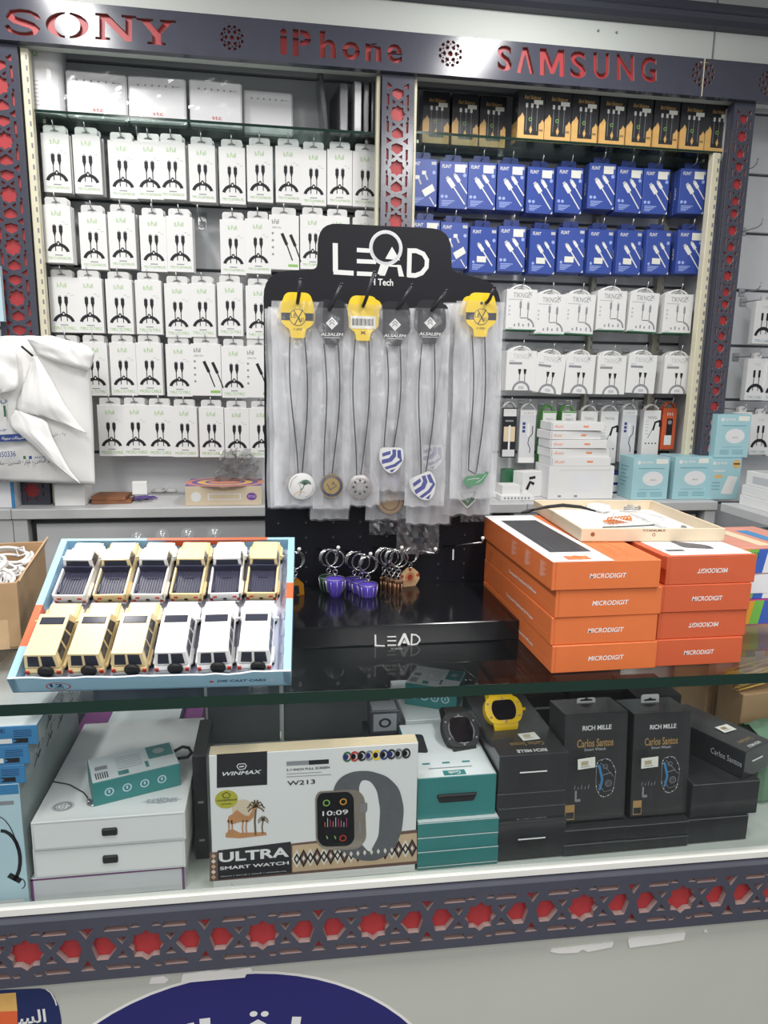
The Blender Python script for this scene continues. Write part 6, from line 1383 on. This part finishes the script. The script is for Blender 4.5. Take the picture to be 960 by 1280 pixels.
c = q(283, 999); m.disc(b.F, c[0], c[1], 14 * k1, 'olive', 2, 12.5 * k1, 24); wl([(278, 993), (283, 990), (288, 993), (286, 997), (280, 997), (278, 993)], 1 * k1, 'black_print', 3); wt('WATERPROOF', 271, 998, 296, 1002, 'black_print', 3, .02); wt('IP68', 277, 1003.5, 289, 1006, 'black_print', 3)
# camel and palms
wp([(282, 1042), (290, 1036), (300, 1041), (332, 1040), (334, 1044), (300, 1048), (282, 1047)], 'camel', 1)
c = q(303, 1011); m.disc(b.F, c[0], c[1], 13 * k1, 'beige_light', 1, n=20)
wp([(284, 1027), (286, 1020), (291, 1017), (296, 1012), (301, 1016), (306, 1019), (311, 1020), (315, 1014), (316, 1008), (320, 1007.5), (322, 1010), (318, 1012), (317, 1021), (311, 1027), (300, 1027), (290, 1030)], 'camel', 3)
for x in (285.5, 289.5, 304, 308.5): wl([(x, 1025), (x + (1 if x < 300 else -1), 1034), (x, 1043)], 1.7 * k1, 'camel', 3)
for x, y0, y1, s in ((320, 1008, 1044, 1.0), (329, 1025, 1042, .62)):
    wl([(x, y0), (x - 1.5, (y0 + y1) / 2), (x - .5, y1)], 2.0 * k1 * s + .0006, 'palm', 2)
    for k in range(8): a_ = R_(-25 + k * 33); wl([(x, y0), (x + 7 * s * math.cos(a_), y0 - 7.5 * s * math.sin(a_) - 1), (x + 11 * s * math.cos(a_), y0 - 7 * s * math.sin(a_) + 3 * s)], 1.9 * k1 * s, 'palm', 3)
# bottom band of weave
wp([(261.8, 1066), (521, 1037), (521, 1080), (262.2, 1102)], 'pattern_brown', 1)
wp([(365.5, 1057), (521, 1041), (521, 1076), (365.5, 1090)], 'pattern_tan', 1.6)
n_ = 9
for k in range(n_ * 2 + 1):
    x = 371 + k * 8.0 * (1.06); 
    if x > 516: break
    yc_ = 1073.5 - (x - 371) * .094
    wp([(x - 6.2, yc_), (x, yc_ - 11.5), (x + 6.2, yc_), (x, yc_ + 11.5)], 'black_print' if k % 2 else 'pattern_white', 2.2); wp([(x - 4, yc_), (x, yc_ - 7.5), (x + 4, yc_), (x, yc_ + 7.5)], 'pattern_brown' if k % 2 else 'black_print', 2.8); wp([(x - 2, yc_), (x, yc_ - 3.6), (x + 2, yc_), (x, yc_ + 3.6)], 'pattern_white', 3.4)
for k in range(5): yk = 1070 + k * 6.6; wp([(264, yk), (267, yk - 3), (270, yk), (267, yk + 3)], 'pattern_white' if k % 2 else 'pattern_tan', 2.2)
wp([(272, 1063), (363.5, 1052), (364.5, 1091), (272.6, 1099.5)], 'black_box', 2)
wt('ULTRA', 274, 1058.5, 361, 1078, 'white', 3, .03); wt('SMART WATCH', 275, 1076, 361, 1087.5, 'white', 3, .025); wt('sports | sturdy | clarity | waterproof', 276, 1089.5, 358, 1094.5, 'greywhite', 3)
# printed watch
oc = [q(*p) for p in [(416, 986), (424, 972), (440, 964), (462, 963), (484, 970), (499, 985), (505, 1010), (502, 1040), (492, 1062), (474, 1075), (452, 1076), (432, 1068), (420, 1060)]]
m.poly(b.F, rounded(oc, .012, 3)[::-1], 'watch_grey', 3.2)
m.poly(b.F, rounded([q(*p) for p in [(448, 985), (452, 974), (463, 976), (471, 988), (475, 1012), (473, 1045), (462, 1066), (448, 1050), (456, 1020)]], .008, 3)[::-1], 'white', 3.6)
m.poly(b.F, rounded([q(*p) for p in [(394, 996), (398, 989), (446, 986), (456, 996), (458, 1050), (446, 1062), (404, 1062), (395, 1052)]], .012, 4)[::-1], 'watch_case', 4.2)
m.poly(b.F, rounded([q(*p) for p in [(396, 998), (400, 991), (436, 989), (442, 996), (443, 1049), (436, 1057), (404, 1058), (397, 1050)]], .011, 4)[::-1], 'screen', 5)
wt('10:09', 403, 1011, 435, 1019.5, 'white', 6, .01)
for x, y, cc in ((408, 1003, 'green_print'), (429, 1001.5, 'rainbow_yellow'), (428.5, 1047, 'red_print')): c = q(x, y); m.ring(b.F, c[0], c[1], 3.2 * k1, 4.6 * k1, cc, 6, 16)
for k in range(9): wl([(406 + 3.4 * k, 1033), (406 + 3.4 * k, 1027 - (k * 5 % 7))], .7 * k1, ['coil_orange', 'greywhite', 'pink'][k % 3], 6)
for x in (408, 418): wl([(x, 1044), (x + 1.5, 1048)], 1.4 * k1, 'green_print', 6)
m.rect(b.F, *q(448, 1014), *q(459, 1003), 'watch_case', 5); wl([(450, 1026), (450, 1041)], 4 * k1, 'steel', 5); wl([(454, 1003), (454, 1015)], 8 * k1, 'steel', 5.5)
for k, cc in enumerate(('darkgreen', 'red_print', 'black_box', 'grey_print', 'yellow_card', 'navy', 'black_box', 'steel', 'black_box')):
    c = q(434 + k * 9.2, 946 - k * .55); m.ring(b.F, c[0], c[1], 3.6 * k1, 5.8 * k1, cc, 2 + k * .1, 16, k=1.25); m.disc(b.F, c[0] - 1.5 * k1, c[1], 3.2 * k1, 'screen' if k % 3 else 'sticker_blue', 3, 4 * k1, 12)
wl([(289, 1104), (292, 1109)], 1 * k1, 'lightgrey_print', 2)
for px in (265, 516): c = b.T.at(w * (.01 if px < 300 else .95), .01, 0); 
b.done('watch_box', 'big white smart watch box with a camel print and patterned band', 'box', ((A_.x + B_.x) / 2, YWB + .016, ZF + .0003))

# ------------------------------------------------------------ teal watch boxes
def teal4(b, w, d, h):
    m = b.mb; m.rect(b.T, .001, .001, w - .001, d - .001, 'white_top', .8)
    m.line(b.F, [(0, h - .0008), (w, h - .0008)], .0016, 'white_top', 1)
    for i in range(3): m.rect(b.T, w * (.14 + .26 * i), d * .06, w * (.2 + .26 * i), d * .12, 'teal', 1.6); m.rect(b.T, w * (.22 + .26 * i), d * .08, w * (.32 + .26 * i), d * .095, 'side_grey', 1.6)
zc_ = ZF; ytop = [1078, 1059.5, 1042, 1024]; ybot = [1091, 1077, 1058, 1041]
for i in range(4):
    zt2 = AY(570, ytop[i] - 1, 1.125).z
    o, zc_ = inside('watch_box', ['lowest', 'second', 'third', 'topmost'][i] + ' of the four thin teal boxes stacked beside the camel box', 'box', [522, 522, 522, 522.5][i], ytop[i], [621, 622, 622, 623][i], ybot[i], 1.118, .17, 'teal', zc_ + .0004, 0, teal4, 'thin teal watch boxes', zt=zt2)
def goik(b, w, d, h):
    m = b.mb; m.rect(b.T, .001, .001, w - .001, d - .001, 'white_top', .8); m.poly(b.T, rounded([(w * .05, d * .45), (w * .26, d * .42), (w * .28, d * .78), (w * .08, d * .80)], .008, 3), 'black_box', 2)
    m.rect(b.T, w * .34, d * .02, w * .62, d * .10, 'teal', 2); m.text(b.T, 'Goik', w * .40, d * .035, w * .56, d * .085, 'white', 3, .01, 0, True); m.rect(b.T, w * .18, d * .14, w * .74, d * .155, 'grey_print', 2)
    for i in range(3): m.rect(b.T, w * (.12 + .26 * i), d * .22, w * (.22 + .26 * i), d * .245, 'teal', 2)
    m.prism(Fr((0, -d / 2 - .0003, h * .5), (1, 0, 0), (0, 0, 1)), rounded([(-w * .26, .006), (-w * .22, -.010), (w * .22, -.010), (w * .26, .006)], .004, 3), .001, 'black_box'); m.box((0, -d / 2 - .003, h * .5 + .006), (w * .5, .006, .004), 'black_rubber', .0015)
o, zg = inside('watch_box', 'larger teal box with a black carry slot under the black watch', 'box', 522, 974, 619, 1008, 1.128, .20, 'teal', zc_ + .0005, -.0, goik)
def tealflat(b, w, d, h): tealtop(b, w, d, h)
a = AZ(501, 912, .90); b = Bx(.115, .10, .05, 'teal'); tealtop(b, .115, .10, .05); 
o = b.done('watch_box', 'teal box with white printed top behind the black watch', 'box', (AY(546, 905, 1.42).x, 1.44, zg + .0006), -.45)
# a support carton at the back so that the rear boxes rest on something
def blk(b, w, d, h): b.mb.rect(b.F, w * .1, h * .8, w * .5, h * .85, 'grey_print', 1)
bS = Bx(.16, .20, zg - ZF, 'white_top'); blk(bS, .16, .2, zg - ZF); bS.done('box', 'white carton behind the teal boxes carrying the rear teal box', 'box', (AY(546, 905, 1.42).x - .005, 1.445, ZF + .0003))
b = Bx(.06, .05, .05, 'case_dark'); b.mb.rect(b.F, .006, .006, .054, .044, 'grey_print', 1); b.mb.ring(b.F, .03, .024, .008, .013, 'black_box', 2, 18, k=.8); b.mb.rect(b.T, .004, .004, .056, .046, 'grey_print', 1); p = AY(481, 917, 1.33)
sb_ = Bx(.08, .07, p.z - ZF - .0006, 'black_box'); sb_.done('box', 'black carton behind the camel box carrying a small grey ring box', 'box', (p.x, 1.355, ZF + .0003)); b.done('ring_box', 'small grey windowed box with a black ring, behind the camel box', 'box', (p.x, 1.355, p.z))
# ------------------------------------------------------------ loose watches
def watch(col, bezel_in, scr, sc=1.0):
    t = empty('wrist_watch'); o_ = rounded([(-.020, .026), (.020, .026), (.026, .008), (.025, -.010), (.018, -.026), (-.018, -.026), (-.025, -.010), (-.026, .008)], .008, 4)
    F = Fr((0, 0, 0), (1, 0, 0), (0, 0, 1)); m = MB(); m.prism(F, o_, .013, col); m.build('case', t)
    i_ = [(x * .64, y * .74) for x, y in o_]; m = MB(); m.prism(Fr((0, -.0006, 0), (1, 0, 0), (0, 0, 1)), i_, .001, scr); m.ring(F, 0, 0, .0175, .0185, bezel_in, 1, 24, k=1.15); m.build('screen', t)
    m = MB()
    for x, y in ((-.0205, .013), (.0205, .013), (-.0195, -.013), (.0195, -.013), (0, .0225), (0, -.0225)): m.lathe([(.0001, -.0014), (.0016, -.001), (.0018, 0)], 'steel', (x, 0, y), 8, 'y')
    m.lathe([(.003, 0), (.0036, .001), (.0036, .005), (.002, .006)], col, (.0255, .0065, 0), 10, 'x'); m.build('bezel_screws', t)
    for s in (1, -1):
        m = MB(); vs = []; fs = []; n = 12
        for k in range(n + 1):
            v = k / n; a_ = PI * .5 * v * 1.05; wd = .017 - .004 * v; y = .004 + .036 * (1 - math.cos(a_)) * .8; z = s * (.024 + .022 * math.sin(a_)) if a_ < 1.6 else 0
            for dx, dy in ((-wd, -.0018), (wd, -.0018), (wd, .0018), (-wd, .0018)): vs.append((dx, y + dy, z))
        for k in range(n):
            for e in range(4): fs.append((k * 4 + e, k * 4 + (e + 1) % 4, k * 4 + 4 + (e + 1) % 4, k * 4 + 4 + e))
        fs += [(0, 1, 2, 3), tuple(n * 4 + e for e in (3, 2, 1, 0))]; m.add(vs, fs, col); m.build('strap', t)
    return t
p = AY(577, 950, 1.23); o = watch('black_rubber', 'grey_print', 'screen'); o.location = (p.x, 1.24, zg + .030); o.rotation_euler = (R_(-48), R_(4), R_(8)); o.scale = (1.45, 1.35, 1.3); tag(o, 'bulky black wrist watch lying on the larger teal box', 'watch')
# ------------------------------------------------------------ black watch cartons
def handle(b, w, d, h, txt=None):
    m = b.mb; m.disc(b.F, w * .5, h * .46, w * .20, 'black', 1, h * .20, 20); m.box((0, -d / 2 - .0006, h * .54), (w * .40, .002, .0022), 'white', .0004)
    m.rect(b.T, .0015, .0015, w - .0015, d - .0015, 'black_lit', .6)
    if txt: m.text(b.T, 'RICH MILLE', w * .28, d * .03, w * .72, d * .07, 'white', 1, .02, 0, True); m.text(b.T, 'Carlos Santos', w * .25, d * .12, w * .75, d * .17, 'gold_text', 1, 0, 0, True)
    f = MB(); f.box((0, 0, h / 2), (w + .0016, d + .0016, h + .0012), 'wrap', .0008); b.film = f
def blackbox(label, x0, yt, x1, yb, Y, d, z0, rz=0, zt=None, txt=True, hd=True, group='black watch cartons'):
    a = AY(x0, yt, Y); c = AY(x1, yb, Y); w = c.x - a.x; h = (a.z if zt is None else zt) - z0; b = Bx(w, d, h, 'black_box')
    if hd: handle(b, w, d, h, txt)
    else:
        b.mb.line(b.F, [(0, h - .001), (w, h - .001)], .0008, 'grey_print', 1); f = MB(); f.box((0, 0, h / 2), (w + .0016, d + .0016, h + .0012), 'wrap', .0008); b.film = f
    o = b.done('watch_carton', label, 'box', ((a.x + c.x) / 2 - d / 2 * math.sin(rz), Y + d / 2 * math.cos(rz), z0 + .001), rz, group); b.film.build('plastic_film', o); return z0 + h + .0016
zz = blackbox('black watch carton with a slotted handle at the bottom, beside the teal stack', 623, 1030, 704, 1082, 1.122, .20, ZF)
zz = blackbox('thin black carton above the bottom one, beside the teal stack', 623, 1011, 705, 1026, 1.128, .20, zz, 0, AY(660, 1009, 1.128).z, False, False)
zz = blackbox('thin black carton directly under the one with the yellow watch', 622, 993, 705, 1008, 1.126, .20, zz, 0, AY(660, 991, 1.126).z, False, False)
zk = blackbox('black watch carton with a price label, under the yellow watch', 625, 945, 707, 990, 1.124, .26, zz, 0, AY(660, 944, 1.124).z)
p = AY(630, 893, 1.33); o = watch('yellow_plastic', 'gold', 'screen'); p = AZ(629, 905, zk + .004); o.location = (p.x, p.y, zk + .034); o.rotation_euler = (R_(-40), 0, R_(3)); o.scale = (1.5, 1.2, 1.0); tag(o, 'yellow wrist watch with a black screen on the black cartons', 'watch')
def label_card(px, py, z, w, d, rz, lb, vertical=None):
    m = MB(); F = None
    if vertical is None:
        p = AZ(px, py, z); m.box((0, 0, .0006), (w, d, .0008), 'sticker', .0002); T = Fr((-w / 2, -d / 2, .001), (1, 0, 0), (0, 1, 0)); loc = (p.x, p.y, z + .0004); rot = (0, 0, rz)
    else:
        p = AY(px, py, vertical); m.box((0, -.0006, 0), (w, .0008, d), 'sticker', .0002); T = Fr((-w / 2, -.001, -d / 2), (1, 0, 0), (0, 0, 1)); loc = tuple(p); rot = (0, rz, 0)
    for i in range(9): m.rect(T, w * (.2 + .045 * i), d * .35, w * (.2 + .045 * i + (.02 if i % 2 else .03)), d * .75, 'gold_text', 1)
    m.rect(T, w * .15, d * .18, w * .7, d * .24, 'grey_print', 1); return tag(m.build('price_label', None, loc, rot), lb, 'label', 'price labels in the case')
label_card(661, 921, zk + .0007, .035, .026, .1, 'cream price label on the carton under the yellow watch')
# upright cartons
def upright(x0, yt, x1, label, zb_):
    Y = 1.135; a = AY(x0, yt, Y); c = AY(x1, yt, Y); w = c.x - a.x; h = a.z - zb_; d = .075
    b = Bx(w, d, h, 'black_box'); m = b.mb
    m.rect(b.F, .001, .001, w - .001, h - .001, 'black_lit', .5)
    m.text(b.F, 'RICH MILLE', w * .28, h * .845, w * .74, h * .89, 'white', 1, .025); m.text(b.F, 'Carlos Santos', w * .20, h * .69, w * .78, h * .765, 'gold_text', 1, .015); m.text(b.F, 'Smart Watch', w * .32, h * .655, w * .66, h * .68, 'greywhite', 1)
    pts = rounded([(w * .52, h * .56), (w * .72, h * .58), (w * .84, h * .46), (w * .80, h * .24), (w * .62, h * .20), (w * .52, h * .30)], .01, 3); m.poly(b.F, pts[::-1], 'black', 1.4); m.line(b.F, pts + [pts[0]], .0012, 'steel', 2.2)
    for k in range(14): i = int(k * len(pts) / 14); m.disc(b.F, pts[i][0] * .97 + w * .02, pts[i][1] * .97 + h * .012, .0012, 'white', 2.6, n=6)
    m.line(b.F, [(w * .56, h * .52), (w * .62, h * .38), (w * .58, h * .28)], .005, 'box_blue', 2); m.line(b.F, [(w * .62, h * .42), (w * .76, h * .44)], .0014, 'grey_print', 2.4); m.ring(b.F, w * .72, h * .34, .0055, .0068, 'grey_print', 2.5, 14); m.ring(b.F, w * .72, h * .34, .002, .003, 'steel', 2.5, 10); m.ring(b.F, w * .66, h * .50, .004, .005, 'grey_print', 2.5, 12); m.line(b.F, [(w * .58, h * .54), (w * .70, h * .47), (w * .80, h * .40)], .001, 'steel', 2.5); m.line(b.F, [(w * .56, h * .34), (w * .66, h * .26), (w * .78, h * .28)], .001, 'steel', 2.5)
    for i in range(5): m.line(b.F, [(w * (.18 + .055 * i), h * .30), (w * (.19 + .055 * i), h * (.34 - .015 * (i % 2)))], .0012, 'grey_print', 1)
    m.rect(b.F, w * .19, h * .19, w * .22, h * .29, 'grey_print', 1); m.rect(b.F, w * .20, h * .185, w * .28, h * .21, 'grey_print', 1)
    m.rect(b.F, w * .04, h * .02, w * .19, h * .16, 'gold_text', 1); m.rect(b.F, w * .05, h * .03, w * .18, h * .09, 'black', 2)
    o = b.done('watch_carton', label, 'box', ((a.x + c.x) / 2, Y + d / 2 + .004, zb_ + .0008), 0, 'upright black watch cartons', (R_(-5), 0, 0))
    f = MB(); f.box((0, 0, h / 2), (w + .0018, d + .0018, h + .0014), 'wrap', .0008); f.build('plastic_film', o)
    return o, w, h, d
zlow = AY(745, 1052, 1.128).z; zmid = AY(745, 1034, 1.128).z
za = blackbox('lowest lying black carton under the first upright one', 705, 1053, 781, 1073, 1.120, .18, ZF, 0, AY(745, 1054, 1.12).z, False, False)
za = blackbox('second lying black carton under the first upright one', 706, 1036, 782, 1052, 1.122, .18, za, 0, AY(745, 1036, 1.122).z, False, False)
o1, w1, h1, d1 = upright(712.5, 903, 792, 'upright black watch carton nearer the yellow watch', za + .001)
zb_ = blackbox('lowest lying black carton under the second upright one', 783, 1046, 858, 1067, 1.120, .18, ZF, 0, AY(820, 1048, 1.12).z, False, False)
zb_ = blackbox('second lying black carton under the second upright one', 784, 1029, 859, 1046, 1.122, .18, zb_, 0, AY(820, 1030, 1.122).z, False, False)
o2, w2, h2, d2 = upright(800, 902, 872, 'upright black watch carton with a full white hang tab', zb_ + .001)
for o, w_, h_, d_, full in ((o1, w1, h1, d1, 0), (o2, w2, h2, d2, 1)):
    m = MB(); F = Fr((w_ * .02, d_ * .2, h_), (1, 0, 0), (0, 0, 1)); hh_ = .017 if full else .010; m.prism(F, rounded([(-.019, 0), (.019, 0), (.019, hh_), (-.019, hh_)], [0, 0, .005, .005], 3), .001, 'white'); m.poly(F, [(-.013, .004), (.013, .004), (.012, .007), (.004, .008), (0, .011), (-.004, .008), (-.012, .007)], 'black', 1); m.build('hang_tab', o)
label_card(733, 954, 0, .034, .021, -.09, 'cream barcode price label on the upright carton nearer the yellow watch', 1.130)
label_card(812, 953, 0, .034, .021, -.06, 'cream barcode price label on the upright carton with the hang tab', 1.130)
# the lying cartons at the end
zc1 = blackbox('lowest lying black carton at the end of the black row', 859, 1022, 931, 1060, 1.124, .16, ZF, 0, AY(890, 1023, 1.124).z, False, False)
zc1 = blackbox('second lying black carton at the end of the black row', 866, 985, 945, 1019, 1.126, .16, zc1, 0, AY(890, 980, 1.126).z, False, False)
a = AZ(867, 975, zc1); c = AZ(922, 976, zc1)
b = Bx(.088, .19, .056, 'black_box'); handle(b, .088, .19, .056, True); b.mb.text(b.L, 'Carlos Santos', .12, .022, .185, .034, 'greywhite', 1); p = AZ(905, 960, zc1 + .0)
o = b.done('watch_carton', 'black watch carton lying askew on top at the end of the row', 'box', (p.x + .012, 1.235, zc1 + .0012), .42, 'black watch cartons'); b.film.build('plastic_film', o)
label_card(907, 911, zc1 + .0585, .035, .024, .3, 'cream price label on the carton lying askew at the row end')
# darker cartons standing behind
for i, (x0, x1, yt, Y, lb) in enumerate([(660, 706, 872, 1.40, 'dark carton standing behind the carton with the yellow watch'), (712, 790, 868, 1.42, 'dark brown-black carton standing behind the first upright one'), (796, 852, 872, 1.36, 'dark carton standing behind the upright one with the hang tab')]):
    a = AY(x0, yt, Y); c = AY(x1, yt, Y); w_ = c.x - a.x; h_ = min(a.z, .974) - ZF; b = Bx(w_, .12, h_, 'black_box'); b.mb.rect(b.F, w_ * .2, h_ * .84, w_ * .75, h_ * .87, 'grey_print', 1); b.done('watch_carton', lb, 'box', ((a.x + c.x) / 2, Y + .06, ZF + .0003), 0, 'dark cartons at the back of the case')
label_card(700, 885, .96, .04, .02, .05, 'grey price label on the dark carton behind the yellow watch', 1.397)
b = Bx(.24, .14, .29, 'cardboard'); b.mb.rect(b.F, .02, .0, .06, .29, 'cardboard_in', 1); b.done('cardboard_box', 'brown cardboard carton at the back of the case behind the black row end', 'box', (1.13, 1.52, ZF + .0003), 0)
m = MB(); random.seed(5)
for k in range(22): y = random.uniform(-.03, .03); z = random.uniform(0, .03); m.tube([(-.09, y, .20 + z), (-.03, y + random.uniform(-.01, .01), .212 + z), (.04, y + random.uniform(-.01, .01), .222 + z), (.10, y, .226 + z)], .0022, 'straw', 5)
m.box((.0, 0, .10), (.17, .08, .20), 'cardboard', .002); tag(m.build('cable_tie_bundle', None, (1.10, 1.38, ZF + .0003), (0, 0, .1)), 'bundle of straw yellow ties on a small carton, at the case end', 'bundle')
m = MB(); n = 12; vs = []; fs = []
for r in range(n + 1):
    for c_ in range(n + 1): vs.append(((c_ / n - .5) * .17, (r / n - .5) * .10, .165 + .012 * noise.noise((c_ * .6, r * .6, 2)) - .06 * (abs(r / n - .5) * 2) ** 3))
for r in range(n):
    for c_ in range(n): fs.append((r * (n + 1) + c_, r * (n + 1) + c_ + 1, (r + 1) * (n + 1) + c_ + 1, (r + 1) * (n + 1) + c_))
m.add(vs, fs, 'green_cloth', True); m.box((0, 0, .075), (.15, .08, .15), 'green_cloth', .01); tag(m.build('cloth_pile', None, (1.07, 1.27, ZF + .0003), (0, 0, .1)), 'grey green folded cloth pile at the end of the case', 'cloth')

# ============================================================ CAMERA, LIGHT
cam = bpy.data.cameras.new('camera'); co = bpy.data.objects.new('camera', cam); C.objects.link(co)
cam.sensor_fit = 'HORIZONTAL'; cam.sensor_width = 36; cam.lens = FPX / 960 * 36; cam.clip_start = .02
# camera axes in world: right, up, back
rt = Vector((ax.x, ay.x, -zd.x)); dn = Vector((ax.y, ay.y, -zd.y)); fw = Vector((ax.z, ay.z, -zd.z))
co.matrix_world = Matrix(((rt.x, -dn.x, -fw.x, 0), (rt.y, -dn.y, -fw.y, 0), (rt.z, -dn.z, -fw.z, ZC), (0, 0, 0, 1)))
bpy.context.scene.camera = co
def area(x, y, z, sx, sy, e, rot=(0, 0, 0), name='ceiling_light'):
    l = bpy.data.lights.new(name, 'AREA'); l.shape = 'RECTANGLE'; l.size = sx; l.size_y = sy; l.energy = e; l.color = (1, .985, .97)
    o = bpy.data.objects.new(name, l); C.objects.link(o); o.location = (x, y, z); o.rotation_euler = rot; return o
area(-.69, 1.76, 2.755, .14, .5, 18); area(.78, 1.76, 2.755, .14, .5, 18)
area(-.69, .35, 2.755, .16, .9, 34); area(.78, .35, 2.755, .16, .9, 34)
area(-.7, -1.2, 2.755, .9, .9, 34); area(1.1, -1.2, 2.755, .9, .9, 34)
area(-.7, -3.2, 2.755, 1.2, .9, 50); area(1.1, -3.2, 2.755, 1.2, .9, 50)
wd = bpy.data.worlds.new('shop'); bpy.context.scene.world = wd; wd.use_nodes = True; wd.node_tree.nodes['Background'].inputs[0].default_value = (.93, .96, 1, 1); wd.node_tree.nodes['Background'].inputs[1].default_value = .6
sc = bpy.context.scene
sc.view_settings.view_transform = 'Standard'; sc.view_settings.look = 'None'; sc.view_settings.gamma = 1; sc.view_settings.use_curve_mapping = False; sc.view_settings.exposure = -.4
sc.cycles.max_bounces = 10; sc.cycles.transparent_max_bounces = 40; sc.cycles.caustics_reflective = False; sc.cycles.caustics_refractive = False
